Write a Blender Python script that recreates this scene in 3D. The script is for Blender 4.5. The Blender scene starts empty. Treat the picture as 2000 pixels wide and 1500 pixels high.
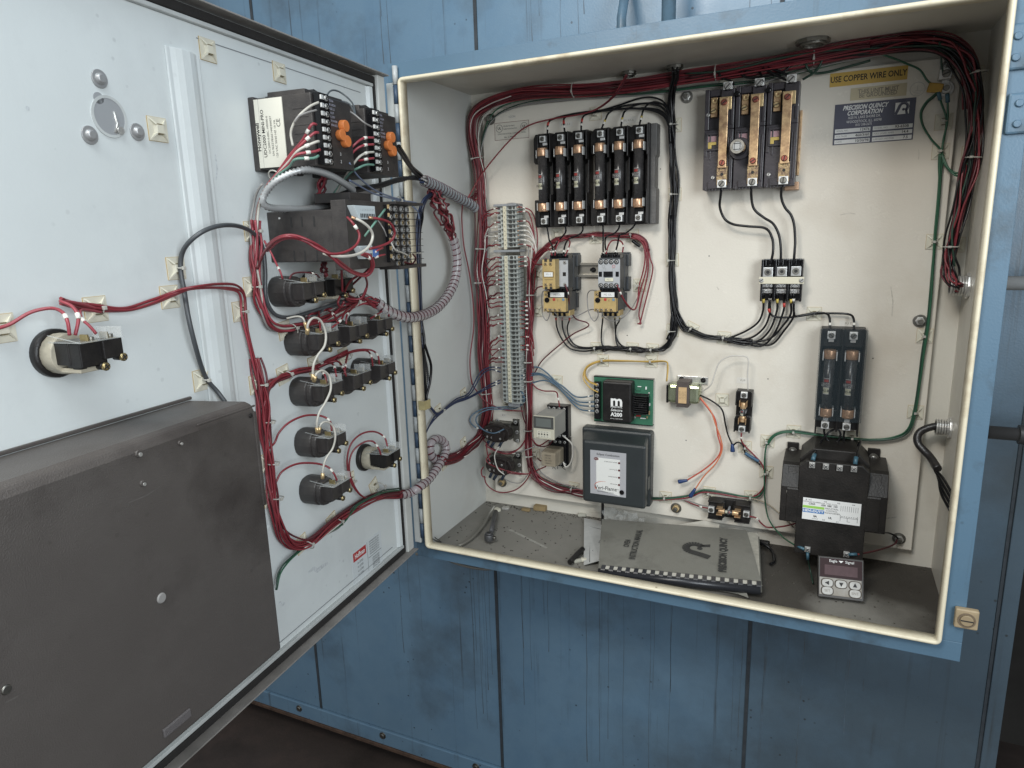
import bpy, bmesh, math, random
from mathutils import Vector, Matrix
import numpy as np
random.seed(7)
SC = bpy.context.scene
COL = SC.collection

# ---------------------------------------------------------------- camera
CAM = np.array([0.72389771, -1.1011387, 0.62578009])
YAW, PITCH, ROLL, FPX = 0.43653138, -0.21425716, -0.02902395, 1329.774
def _rot():
    cy, sy, cp, sp, cr, sr = math.cos(YAW), math.sin(YAW), math.cos(PITCH), math.sin(PITCH), math.cos(ROLL), math.sin(ROLL)
    f = np.array([-sy*cp, cy*cp, sp]); r0 = np.array([cy, sy, 0.0]); u0 = np.cross(r0, f)
    return np.array([cr*r0+sr*u0, -sr*r0+cr*u0, f])
RR = _rot()
cd = bpy.data.cameras.new('camera'); cam = bpy.data.objects.new('camera', cd); COL.objects.link(cam)
cd.sensor_width = 36.0; cd.lens = FPX/2000*36.0; cd.clip_start = 0.02; cd.clip_end = 60
m = Matrix.Identity(4)
for i in range(3):
    m[i][0] = RR[0][i]; m[i][1] = RR[1][i]; m[i][2] = -RR[2][i]; m[i][3] = CAM[i]
cam.matrix_world = m
SC.camera = cam

# ---------------------------------------------------------------- light: an indoor hall, a lamp above and to the left, plus unseen fills
w = bpy.data.worlds.new('World'); SC.world = w; w.use_nodes = True
w.node_tree.nodes['Background'].inputs[0].default_value = (0.93, 0.96, 1.0, 1)
w.node_tree.nodes['Background'].inputs[1].default_value = 0.30
def area(name, loc, target, sx, sy, power, col):
    l = bpy.data.lights.new(name, 'AREA'); l.shape = 'RECTANGLE'; l.size = sx; l.size_y = sy
    l.energy = power; l.color = col
    o = bpy.data.objects.new(name, l); COL.objects.link(o); o.location = loc
    o.rotation_euler = (Vector(target)-Vector(loc)).to_track_quat('-Z', 'Y').to_euler()
area('ceiling_lamp', (0.10, -1.75, 1.75), (0.35, 0.2, 0.5), 0.55, 0.35, 22, (1.0, 0.95, 0.88))
area('door_top_fill', (0.45, -1.25, 1.9), (-0.1, -0.5, 0.75), 0.7, 0.7, 15, (0.84, 0.94, 1.0))  # unseen fill, placed to brighten the upper door
area('right_fill', (1.70, -1.45, 0.85), (-0.05, -0.15, 0.25), 0.8, 1.0, 29, (0.88, 0.95, 1.0))  # unseen cool fill from the right, for the lower door and left wall
SC.view_settings.view_transform = 'Standard'
SC.view_settings.look = 'None'
SC.view_settings.exposure = 0.0
SC.view_settings.gamma = 1.0
SC.render.engine = 'CYCLES'

# ---------------------------------------------------------------- frames: a surface things are mounted on
def ray(x, y): return np.array([(x-1000)/FPX, -(y-750)/FPX, 1.0]) @ RR
class Fr:
    """origin, right, up (outward = right x up); hit() finds where a line of sight meets the surface raised by h"""
    def __init__(s, o, r, u):
        s.o = np.array(o, float); s.r = np.array(r, float); s.r /= np.linalg.norm(s.r)
        s.u = np.array(u, float); s.n = np.cross(s.r, s.u)
    def hit(s, x, y, h=0.0):
        v = ray(x, y); P0 = s.o+h*s.n; t = ((P0-CAM)@s.n)/(v@s.n); Q = CAM+t*v-s.o
        return float(Q@s.r), float(Q@s.u)
    def w(s, X, Y, h=0.0): return Vector(s.o+X*s.r+Y*s.u+h*s.n)
    def p(s, x, y, h=0.0): return s.w(*s.hit(x, y, h), h)
    def mat(s, X, Y, h=0.0, rot=0.0):
        m = Matrix.Identity(4); q = s.w(X, Y, h)
        for i in range(3):
            m[i][0] = s.r[i]; m[i][1] = s.u[i]; m[i][2] = s.n[i]; m[i][3] = q[i]
        return m @ Matrix.Rotation(rot, 4, 'Z')
W, H, D, E = 0.914, 0.908, 0.3318, 0.0253
PY = 0.3118
BP = Fr((0, PY, 0), (1, 0, 0), (0, 0, 1))              # mounting plate
BW = Fr((0, D, 0), (1, 0, 0), (0, 0, 1))               # enclosure back wall
DR = Fr((-.032, 0, 0), (-.0785, .997, 0), (0, 0, 1))   # inner skin of the open door
LW = Fr((-E, 0, 0), (0, 1, 0), (0, 0, 1))              # left wall, seen from inside
RW = Fr((W+E, 0, 0), (0, -1, 0), (0, 0, 1))            # right wall
FLR = Fr((0, 0, -E), (1, 0, 0), (0, 1, 0))             # enclosure floor
CEI = Fr((0, 0, H+E), (1, 0, 0), (0, -1, 0))           # enclosure ceiling
OV = Fr((0, .345, 0), (1, 0, 0), (0, 0, 1))            # oven wall behind

# ---------------------------------------------------------------- materials
MAT = {}
def pm(name, col, rough=.5, metal=0.0, var=0.0, vs=30, bump=0.0, bs=200, alpha=1.0, trans=0.0, coat=0.0, col2=None, spec=.5):
    if name in MAT: return MAT[name]
    M = bpy.data.materials.new(name); M.use_nodes = True; nt = M.node_tree; N = nt.nodes; L = nt.links
    b = N['Principled BSDF']
    b.inputs['Base Color'].default_value = (*col, 1); b.inputs['Roughness'].default_value = rough
    b.inputs['Metallic'].default_value = metal; b.inputs['Alpha'].default_value = alpha
    b.inputs['Transmission Weight'].default_value = trans; b.inputs['Coat Weight'].default_value = coat
    b.inputs['Specular IOR Level'].default_value = spec
    if var or bump: tc = N.new('ShaderNodeTexCoord')
    if var:
        n = N.new('ShaderNodeTexNoise'); n.inputs['Scale'].default_value = vs; n.inputs['Detail'].default_value = 6; n.inputs['Roughness'].default_value = .65
        L.new(tc.outputs['Object'], n.inputs['Vector'])
        r = N.new('ShaderNodeValToRGB'); r.color_ramp.elements[0].position = .32; r.color_ramp.elements[1].position = .68
        c2 = col2 or tuple(c*(1-var) for c in col)
        r.color_ramp.elements[0].color = (*c2, 1); r.color_ramp.elements[1].color = (*col, 1)
        L.new(n.outputs['Fac'], r.inputs['Fac']); L.new(r.outputs['Color'], b.inputs['Base Color'])
        mr = N.new('ShaderNodeMapRange'); mr.inputs['To Min'].default_value = min(1, rough+.12); mr.inputs['To Max'].default_value = max(.02, rough-.06)
        L.new(n.outputs['Fac'], mr.inputs['Value']); L.new(mr.outputs['Result'], b.inputs['Roughness'])
    if bump:
        n2 = N.new('ShaderNodeTexNoise'); n2.inputs['Scale'].default_value = bs; n2.inputs['Detail'].default_value = 3
        L.new(tc.outputs['Object'], n2.inputs['Vector'])
        bp = N.new('ShaderNodeBump'); bp.inputs['Strength'].default_value = bump; bp.inputs['Distance'].default_value = .002
        L.new(n2.outputs['Fac'], bp.inputs['Height']); L.new(bp.outputs['Normal'], b.inputs['Normal'])
    MAT[name] = M
    return M

def dirty(name, base, dirt, rough, streak=0.0, spots=0.0, patch=0.0, bump=.1, bs=350, patch_scale=3.0, low=None, dust=None, metal=0.0):
    """painted sheet metal: vertical run marks, small chips and broad soiled patches, all in object space"""
    M = bpy.data.materials.new(name); M.use_nodes = True; nt = M.node_tree; N = nt.nodes; L = nt.links
    b = N['Principled BSDF']; b.inputs['Roughness'].default_value = rough; b.inputs['Metallic'].default_value = metal
    tc = N.new('ShaderNodeTexCoord')
    def noise(scale, vec=None, detail=5, rg=.6):
        n = N.new('ShaderNodeTexNoise'); n.inputs['Scale'].default_value = scale; n.inputs['Detail'].default_value = detail; n.inputs['Roughness'].default_value = rg
        L.new(vec or tc.outputs['Object'], n.inputs['Vector']); return n.outputs['Fac']
    def ramp(f, a, c):
        r = N.new('ShaderNodeMapRange'); r.inputs['From Min'].default_value = a; r.inputs['From Max'].default_value = c
        L.new(f, r.inputs['Value']); return r.outputs['Result']
    def mul(a, v):
        q = N.new('ShaderNodeMath'); q.operation = 'MULTIPLY'; L.new(a, q.inputs[0])
        if isinstance(v, (int, float)): q.inputs[1].default_value = v
        else: L.new(v, q.inputs[1])
        return q.outputs[0]
    cur = None
    def mix(fac, col, cur):
        x = N.new('ShaderNodeMix'); x.data_type = 'RGBA'
        L.new(fac, x.inputs['Factor'])
        if cur is None: x.inputs[6].default_value = (*base, 1)
        else: L.new(cur, x.inputs[6])
        x.inputs[7].default_value = (*col, 1)
        return x.outputs[2]
    cur = mix(mul(ramp(noise(4.0), .35, .7), .35), tuple(c*.8 for c in base), cur)
    if dust: cur = mix(mul(ramp(noise(9.0, None, 8, .7), .45, .75), .5), dust, cur)
    if patch: cur = mix(mul(ramp(noise(patch_scale, None, 7, .62), .52, .72), patch), dirt, cur)
    if streak:
        mp = N.new('ShaderNodeMapping'); mp.inputs['Scale'].default_value = (60, 60, 1.2); L.new(tc.outputs['Object'], mp.inputs['Vector'])
        s1 = ramp(noise(1.0, mp.outputs['Vector'], 4), .60, .72)
        mask = ramp(noise(3.2), .42, .62)
        cur = mix(mul(mul(s1, mask), streak), dirt, cur)
    if spots:
        v = N.new('ShaderNodeTexVoronoi'); v.inputs['Scale'].default_value = 42; L.new(tc.outputs['Object'], v.inputs['Vector'])
        s = ramp(v.outputs['Distance'], .13, .07); mask = ramp(noise(5.0), .5, .6)
        cur = mix(mul(mul(s, mask), spots), tuple(c*.5 for c in dirt), cur)
    L.new(cur, b.inputs['Base Color'])
    rr = N.new('ShaderNodeMapRange'); rr.inputs['To Min'].default_value = rough-.1; rr.inputs['To Max'].default_value = rough+.15
    L.new(noise(14.0), rr.inputs['Value']); L.new(rr.outputs['Result'], b.inputs['Roughness'])
    bp = N.new('ShaderNodeBump'); bp.inputs['Strength'].default_value = bump; bp.inputs['Distance'].default_value = .0015
    L.new(noise(bs, None, 2), bp.inputs['Height']); L.new(bp.outputs['Normal'], b.inputs['Normal'])
    MAT[name] = M
    return M

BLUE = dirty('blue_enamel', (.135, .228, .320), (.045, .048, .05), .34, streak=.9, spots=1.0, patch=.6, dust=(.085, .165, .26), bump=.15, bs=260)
def dirt_falloff(M):
    # grey dirt on the oven's lower right, also painting in the light's falloff
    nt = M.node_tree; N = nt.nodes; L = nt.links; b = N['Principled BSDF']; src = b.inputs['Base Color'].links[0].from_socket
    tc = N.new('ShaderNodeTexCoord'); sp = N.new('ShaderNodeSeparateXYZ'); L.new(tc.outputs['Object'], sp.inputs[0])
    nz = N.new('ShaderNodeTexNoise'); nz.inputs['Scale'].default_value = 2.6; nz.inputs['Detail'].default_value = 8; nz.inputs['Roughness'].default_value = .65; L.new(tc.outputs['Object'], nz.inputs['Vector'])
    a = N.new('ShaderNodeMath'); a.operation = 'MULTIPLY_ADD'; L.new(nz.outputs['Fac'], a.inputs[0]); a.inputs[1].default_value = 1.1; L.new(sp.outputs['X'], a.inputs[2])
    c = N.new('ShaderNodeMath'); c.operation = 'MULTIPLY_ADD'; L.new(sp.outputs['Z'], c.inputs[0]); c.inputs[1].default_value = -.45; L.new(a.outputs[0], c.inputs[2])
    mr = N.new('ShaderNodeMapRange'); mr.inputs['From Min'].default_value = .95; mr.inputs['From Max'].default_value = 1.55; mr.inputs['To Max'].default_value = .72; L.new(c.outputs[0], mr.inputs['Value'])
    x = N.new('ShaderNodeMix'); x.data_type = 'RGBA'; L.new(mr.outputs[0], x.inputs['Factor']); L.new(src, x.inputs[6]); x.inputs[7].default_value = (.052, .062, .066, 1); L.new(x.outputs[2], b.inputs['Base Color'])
dirt_falloff(BLUE)
BLUEF = dirty('blue_flange_enamel', (.092, .165, .235), (.045, .055, .06), .38, spots=.9, patch=.9, streak=.5, bump=.12, bs=300, patch_scale=9)
PLATE = dirty('white_plate_enamel', (.72, .675, .59), (.48, .40, .30), .22, patch=.34, bump=.20, bs=230, patch_scale=4)
INNER = dirty('interior_enamel', (.66, .63, .555), (.36, .32, .26), .38, patch=.35, streak=.15, bump=.25, bs=240, patch_scale=5)
DOORW = dirty('door_white_enamel', (.64, .675, .67), (.42, .44, .45), .30, patch=.30, streak=.12, spots=.25, bump=.07, bs=260, patch_scale=7)
CREAM = dirty('cream_lip_enamel', (.76, .69, .52), (.30, .20, .10), .33, patch=.6, spots=.6, bump=.1, bs=400, patch_scale=14)
BROWN = dirty('brown_wrinkle_paint', (.080, .070, .064), (.030, .024, .022), .42, patch=1.0, spots=.3, dust=(.105, .094, .086), bump=.5, bs=700, patch_scale=4)
FLOORM = dirty('sooty_floor', (.05, .038, .033), (.02, .015, .012), .8, patch=.8, dust=(.09, .06, .05), bump=.5, bs=120)
GRIME = dirty('grimy_cabinet_floor', (.21, .20, .175), (.035, .030, .024), .75, patch=.5, dust=(.28, .26, .23), bump=.8, bs=500, patch_scale=3.1)
def oil_stain(M):
    # the right half of the floor is soaked dark with old oil, with a paler wiped patch near the right end
    nt = M.node_tree; N = nt.nodes; L = nt.links; b = N['Principled BSDF']; src = b.inputs['Base Color'].links[0].from_socket
    tc = N.new('ShaderNodeTexCoord'); sp = N.new('ShaderNodeSeparateXYZ'); L.new(tc.outputs['Object'], sp.inputs[0])
    nz = N.new('ShaderNodeTexNoise'); nz.inputs['Scale'].default_value = 7; nz.inputs['Detail'].default_value = 5; L.new(tc.outputs['Object'], nz.inputs['Vector'])
    a = N.new('ShaderNodeMath'); a.operation = 'MULTIPLY_ADD'; L.new(nz.outputs['Fac'], a.inputs[0]); a.inputs[1].default_value = .22; L.new(sp.outputs['X'], a.inputs[2])
    mr = N.new('ShaderNodeMapRange'); mr.inputs['From Min'].default_value = .20; mr.inputs['From Max'].default_value = .25; L.new(a.outputs[0], mr.inputs['Value'])
    v = N.new('ShaderNodeVectorMath'); v.operation = 'DISTANCE'; L.new(tc.outputs['Object'], v.inputs[0]); v.inputs[1].default_value = (.36, -.235, 0)
    b2 = N.new('ShaderNodeMath'); b2.operation = 'MULTIPLY_ADD'; L.new(nz.outputs['Fac'], b2.inputs[0]); b2.inputs[1].default_value = .12; L.new(v.outputs['Value'], b2.inputs[2])
    m2 = N.new('ShaderNodeMapRange'); m2.inputs['From Min'].default_value = .125; m2.inputs['From Max'].default_value = .165; L.new(b2.outputs[0], m2.inputs['Value'])
    ml = N.new('ShaderNodeMath'); ml.operation = 'MULTIPLY'; L.new(mr.outputs[0], ml.inputs[0]); L.new(m2.outputs[0], ml.inputs[1])
    m3 = N.new('ShaderNodeMath'); m3.operation = 'MULTIPLY'; L.new(ml.outputs[0], m3.inputs[0]); m3.inputs[1].default_value = .82
    x = N.new('ShaderNodeMix'); x.data_type = 'RGBA'; L.new(m3.outputs[0], x.inputs['Factor']); L.new(src, x.inputs[6]); x.inputs[7].default_value = (.030, .024, .018, 1); L.new(x.outputs[2], b.inputs['Base Color'])
oil_stain(GRIME)
BLACK = pm('black_phenolic', (.010, .0095, .0095), .36, var=.35, vs=60, bump=.15, bs=500, col2=(.020, .018, .017), spec=.35)
BLACKG = pm('black_glossy', (.006, .006, .007), .2, spec=.4)
HAZEB = pm('hazed_black_plastic', (.024, .021, .021), .42, var=.3, vs=40, bump=.2, bs=600, col2=(.048, .043, .040))  # black lifted towards grey, the haze over the door put into its colour
MIDGREY = pm('grey_plastic', (.30, .31, .32), .5, var=.2, vs=30)
DKGREY = pm('dark_grey_plastic', (.05, .055, .06), .42, var=.3, vs=25, bump=.15, bs=400)
TGREY = pm('terminal_grey_plastic', (.50, .52, .49), .55, var=.25, vs=50)
STEEL = pm('zinc_steel', (.74, .73, .70), .30, .7, var=.35, vs=90)
SDARK = pm('aged_steel', (.33, .32, .29), .42, 1.0, var=.5, vs=60)
COPPER = pm('copper', (.68, .42, .26), .30, .6, var=.4, vs=120)
BRASS = pm('brass', (.80, .60, .32), .30, .6, var=.45, vs=120)
BUSM = pm('tarnished_brass', (.80, .56, .31), .33, .6, var=.55, vs=70, col2=(.33, .20, .12))
TIN = pm('tinned_lug', (.82, .82, .80), .36, .45, var=.2, vs=80)
WRED = pm('red_wire_insulation', (.215, .027, .036), .36, var=.25, vs=40)
WMAR = pm('maroon_wire_insulation', (.11, .018, .025), .42, var=.3, vs=40)
WBLK = pm('black_wire_insulation', (.007, .007, .008), .30, spec=.4)
WGRN = pm('green_wire_insulation', (.022, .095, .050), .38)
WDGR = pm('dark_green_wire_insulation', (.02, .05, .034), .42)
WWHT = pm('white_wire_insulation', (.60, .57, .52), .4, var=.15, vs=60)
WGRY = pm('grey_wire_insulation', (.25, .24, .23), .42)
WBLU = pm('blue_wire_insulation', (.065, .115, .165), .38)
WNVY = pm('navy_wire_insulation', (.025, .035, .075), .38)
WYEL = pm('yellow_wire_insulation', (.55, .36, .09), .38)
WORG = pm('orange_wire_insulation', (.62, .19, .09), .38)
NYLON = pm('yellowed_nylon', (.66, .63, .52), .45, var=.15, vs=80)
NYLW = pm('clear_nylon', (.42, .41, .37), .4)
WHITEP = pm('white_label_paper', (.70, .70, .67), .6)
INKB = pm('black_ink', (.02, .02, .02), .7)
INKR = pm('red_ink', (.45, .03, .03), .6)
INKBL = pm('blue_ink', (.03, .16, .42), .6)
INKG = pm('green_ink', (.30, .55, .10), .6)
INKW = pm('white_ink', (.78, .78, .76), .6)
INKGY = pm('grey_ink', (.28, .28, .27), .6)
CLEAR = pm('clear_polycarbonate', (.80, .82, .82), .12, alpha=.22)
SMOKE = pm('smoked_polycarbonate', (.05, .07, .08), .10, alpha=.16)
TAN = pm('tan_contactor_plastic', (.50, .36, .15), .5, var=.3, vs=40)
LGREY = pm('light_grey_plastic', (.42, .43, .44), .5, var=.15, vs=40)

# ---------------------------------------------------------------- mesh helpers
class G:
    """collects shapes in a thing's own coordinates (x right, y up, z out of the surface)"""
    def __init__(s): s.v = []; s.f = []; s.sm = []; s.mi = {}; s.m = 0
    def add(s, v, f, smooth=False):
        o = len(s.v); s.v += [tuple(q) for q in v]; s.mark(len(s.f)); s.f += [tuple(i+o for i in q) for q in f]; s.sm += [smooth]*len(f); return s
    def mark(s, k): s.mi[k] = s.m
    def box(s, x0, x1, y0, y1, z0, z1):
        if x0 > x1: x0, x1 = x1, x0
        if y0 > y1: y0, y1 = y1, y0
        if z0 > z1: z0, z1 = z1, z0
        v = [(x, y, z) for z in (z0, z1) for y in (y0, y1) for x in (x0, x1)]
        return s.add(v, [(0, 2, 3, 1), (4, 5, 7, 6), (0, 1, 5, 4), (2, 6, 7, 3), (0, 4, 6, 2), (1, 3, 7, 5)])
    def cbox(s, cx, cy, w, h, z0, z1): return s.box(cx-w/2, cx+w/2, cy-h/2, cy+h/2, z0, z1)
    def frustum(s, x0, x1, y0, y1, z0, z1, t):
        v = [(x0, y0, z0), (x1, y0, z0), (x0, y1, z0), (x1, y1, z0), (x0+t, y0+t, z1), (x1-t, y0+t, z1), (x0+t, y1-t, z1), (x1-t, y1-t, z1)]
        return s.add(v, [(0, 2, 3, 1), (4, 5, 7, 6), (0, 1, 5, 4), (2, 6, 7, 3), (0, 4, 6, 2), (1, 3, 7, 5)])
    def cyl(s, c, ax, r, l, n=16, r2=None, smooth=True):
        """cylinder from point c along axis ax ('x','y','z') for length l"""
        r2 = r if r2 is None else r2; c = Vector(c); k = 'xyz'.index(ax)
        a = Vector([0, 0, 0]); a[k] = l; e1 = Vector([0, 0, 0]); e1[(k+1) % 3] = 1; e2 = Vector([0, 0, 0]); e2[(k+2) % 3] = 1
        v = []
        for b, rr in ((c, r), (c+a, r2)):
            for i in range(n):
                t = 2*math.pi*i/n; v.append(b+e1*rr*math.cos(t)+e2*rr*math.sin(t))
        f = [(i, (i+1) % n, n+(i+1) % n, n+i) for i in range(n)]
        s.add(v, f, smooth); o = len(s.v)-2*n
        s.f += [tuple(o+i for i in range(n-1, -1, -1)), tuple(o+n+i for i in range(n))]; s.sm += [False, False]
        return s
    def tube(s, c, ax, ro, ri, l, n=20):
        c = Vector(c); k = 'xyz'.index(ax); a = Vector([0, 0, 0]); a[k] = l
        e1 = Vector([0, 0, 0]); e1[(k+1) % 3] = 1; e2 = Vector([0, 0, 0]); e2[(k+2) % 3] = 1; v = []
        for b, rr in ((c, ro), (c+a, ro), (c+a, ri), (c, ri)):
            for i in range(n):
                t = 2*math.pi*i/n; v.append(b+e1*rr*math.cos(t)+e2*rr*math.sin(t))
        f = []
        for j in range(4):
            for i in range(n): f.append((j*n+i, j*n+(i+1) % n, ((j+1) % 4)*n+(i+1) % n, ((j+1) % 4)*n+i))
        return s.add(v, f, False)
    def prism(s, poly, z0, z1, ax='z'):
        """extrude a 2-D outline; ax z: outline in x,y; ax x: outline in (y,z); ax y: outline in (x,z)"""
        n = len(poly)
        def P(a, b, c): return (a, b, c) if ax == 'z' else ((c, a, b) if ax == 'x' else (a, c, b))
        v = [P(a, b, z0) for a, b in poly]+[P(a, b, z1) for a, b in poly]
        return s.add(v, [tuple(range(n-1, -1, -1)), tuple(range(n, 2*n))]+[(i, (i+1) % n, n+(i+1) % n, n+i) for i in range(n)])
    def path(s, pts, r, n=7, closed=False, caps=True):
        P = [Vector(p) for p in pts]; m_ = len(P)
        T = []
        for i in range(m_):
            if closed: t = P[(i+1) % m_]-P[i-1]
            else: t = P[min(i+1, m_-1)]-P[max(i-1, 0)]
            T.append(t.normalized() if t.length > 1e-9 else Vector((0, 0, 1)))
        up = Vector((0, 0, 1)) if abs(T[0].z) < .9 else Vector((1, 0, 0))
        nrm = (up-T[0]*up.dot(T[0])).normalized(); v = []
        for i in range(m_):
            nrm = (nrm-T[i]*nrm.dot(T[i]))
            nrm = nrm.normalized() if nrm.length > 1e-6 else T[i].orthogonal().normalized()
            b = T[i].cross(nrm); rr = r[i] if isinstance(r, (list, tuple)) else r
            for k in range(n):
                a = 2*math.pi*k/n; v.append(P[i]+nrm*rr*math.cos(a)+b*rr*math.sin(a))
        f = []
        for i in range(m_ if closed else m_-1):
            j = (i+1) % m_
            for k in range(n): f.append((i*n+k, i*n+(k+1) % n, j*n+(k+1) % n, j*n+k))
        s.add(v, f, True)
        if caps and not closed:
            o = len(s.v)-m_*n
            s.f += [tuple(o+k for k in range(n-1, -1, -1)), tuple(o+(m_-1)*n+k for k in range(n))]; s.sm += [False, False]
        return s
    def mesh(s, name, mt):
        me = bpy.data.meshes.new(name); me.from_pydata([tuple(q) for q in s.v], [], s.f)
        for q in (mt if isinstance(mt, (list, tuple)) else [mt]): me.materials.append(q)
        if any(s.mi.values()):
            cur = 0; a = []
            for i in range(len(s.f)):
                cur = s.mi.get(i, cur); a.append(cur)
            me.polygons.foreach_set('material_index', a)
        me.polygons.foreach_set('use_smooth', s.sm)
        bm = bmesh.new(); bm.from_mesh(me); bmesh.ops.recalc_face_normals(bm, faces=bm.faces); bm.to_mesh(me); bm.free()
        return me
    def build(s, name, mt, parent=None, bev=0.0, label=None):
        o = bpy.data.objects.new(name, s.mesh(name, mt)); COL.objects.link(o)
        if parent is not None: o.parent = parent
        if bev:
            b = o.modifiers.new('edge_rounding', 'BEVEL'); b.width = bev; b.segments = 2; b.limit_method = 'ANGLE'; b.angle_limit = math.radians(40); b.harden_normals = False
        if label: o['label'] = label
        return o
def tag(o, label=None, cat=None, group=None, kind=None):
    if label: o['label'] = label
    if cat: o['category'] = cat
    if group: o['group'] = group
    if kind: o['kind'] = kind
    return o
def thing(name, label, cat, fr, X, Y, h=0.0, rot=0.0, group=None):
    o = bpy.data.objects.new(name, None); COL.objects.link(o); o.empty_display_size = .02
    o.matrix_world = fr.mat(X, Y, h, rot) if fr else Matrix.Translation((X, Y, h))
    o['_M'] = 0; del o['_M']
    return tag(o, label, cat, group)
def copy_tree(o, parent=None):
    c = o.copy(); COL.objects.link(c)
    if parent is not None: c.parent = parent
    for ch in list(o.children): copy_tree(ch, c)
    return c
def clone(o, fr, X, Y, label, h=0.0, rot=0.0, group=None):
    c = copy_tree(o); c.matrix_world = fr.mat(X, Y, h, rot); c['label'] = label
    if group: c['group'] = group
    return c
TXT = {}
def text(body, size, mt, parent, x, y, z, rot=0.0, align='CENTER', bold=0.0, shear=0.0, name='lettering', sx=1.0, mtx=None, space=1.0):
    key = (body, size, mt.name, align, bold, shear, space)
    if key not in TXT:
        c = bpy.data.curves.new('t', 'FONT'); c.body = body; c.size = size; c.align_x = align; c.align_y = 'CENTER'
        c.offset = bold; c.shear = shear; c.resolution_u = 2; c.space_character = space; c.fill_mode = 'FRONT'
        t = bpy.data.objects.new('t', c); COL.objects.link(t)
        dg = bpy.context.evaluated_depsgraph_get()
        me = bpy.data.meshes.new_from_object(t.evaluated_get(dg)); me.materials.clear(); me.materials.append(mt); me.name = name
        bpy.data.objects.remove(t); bpy.data.curves.remove(c); TXT[key] = me
    o = bpy.data.objects.new(name, TXT[key]); COL.objects.link(o); o.parent = parent
    o.matrix_local = (mtx or Matrix.Identity(4)) @ Matrix.Translation((x, y, z)) @ Matrix.Rotation(rot, 4, 'Z') @ Matrix.Diagonal((sx, 1, 1, 1))
    return o
# ================================================================ setting: floor and oven
g = G(); g.box(-3.5, 4, -3, 2.5, -1.02, -1.0); tag(g.build('floor', FLOORM), kind='structure')

g = G(); g.box(-3.5, 4, 1.25, 1.3, -1.0, 3.5); tag(g.build('wall', pm('dim_hall_wall', (.045, .042, .038), .8, var=.5, vs=3)), kind='structure')
oven = thing('oven', 'large blue enamelled oven of flat steel panels behind the electrical cabinet', 'oven', None, 0, .345, 0)
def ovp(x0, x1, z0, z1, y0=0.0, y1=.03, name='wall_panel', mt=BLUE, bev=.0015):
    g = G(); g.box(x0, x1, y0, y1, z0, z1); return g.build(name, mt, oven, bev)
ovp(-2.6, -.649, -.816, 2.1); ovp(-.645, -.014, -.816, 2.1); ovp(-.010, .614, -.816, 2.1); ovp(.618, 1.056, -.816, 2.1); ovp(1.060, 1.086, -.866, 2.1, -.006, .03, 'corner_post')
g = G(); g.box(-2.6, 1.086, .03, 1.2, -.85, 2.1); g.build('cabinet_body', pm('dark_seam', (.02, .02, .02), .8), oven)
for x in (-.0175, -.6525, .6105, 1.0535):   # folded seam strips between the panels
    g = G(); g.box(x+.0005, x+.008, -.0022, .0, -.816, 2.1); g.build('seam_strip', pm('dark_joint', (.045, .055, .065), .7, var=.4, vs=30), oven)
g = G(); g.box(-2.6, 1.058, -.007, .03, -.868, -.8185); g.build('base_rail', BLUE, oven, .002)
g = G(); g.box(-2.6, 1.086, -.011, .03, -.880, -.8685); g.build('rail_foot', pm('rusty_edge', (.10, .06, .04), .8, var=.6, vs=40, bump=.6, bs=150), oven, .002)
for px, py in ((585, 1383), (748, 1436), (930, 1497), (1120, 1560)):
    x, z = OV.hit(px, py, .006)
    g = G(); g.cyl((x, -.007, z), 'y', .008, -.006, 6); g.build('bolt', SDARK, oven, .001)
    g = G(); g.cyl((x, -.007, z), 'y', .011, -.0015, 14); g.build('washer', SDARK, oven)
rdr = random.Random(12)
run = pm('brown_run_mark', (.070, .075, .075), .5, var=.8, vs=14, col2=(.10, .165, .23))
for x0, n_, z1, lo, hi in ((-.045, 9, -.06, .18, .70), (.10, 5, -.10, .2, .5), (.28, 4, -.06, .4, .75), (.44, 4, -.06, .3, .7), (.595, 3, -.06, .4, .75), (.68, 5, -.05, .3, .75), (.86, 3, -.06, .2, .5), (-.30, 3, -.10, .2, .5), (.14, 4, 1.3, .1, .3), (.26, 4, 1.32, .12, .32), (.55, 4, 1.3, .1, .35), (-.28, 5, 1.5, .2, .5)):
    for k in range(n_):
        x = x0+rdr.uniform(-.05, .05); ln = rdr.uniform(lo, hi); z0 = z1-ln; w0 = rdr.uniform(.0003, .0009)
        if z1 > 1: z0 = z1-ln; 
        g = G(); m_ = 7; v = []
        for q in range(m_+1):
            zz = z1-(z1-z0)*q/m_; dx = .0012*math.sin(q*1.7+k); ww = w0*(1 if q < m_ else 1.6)*(.6+.4*math.sin(q*2+k*3)**2); v += [(x+dx-ww, -.0004, zz), (x+dx+ww, -.0004, zz)]
        g.add(v, [(2*q, 2*q+1, 2*q+3, 2*q+2) for q in range(m_)]); g.build('run_mark', run, oven)
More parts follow.
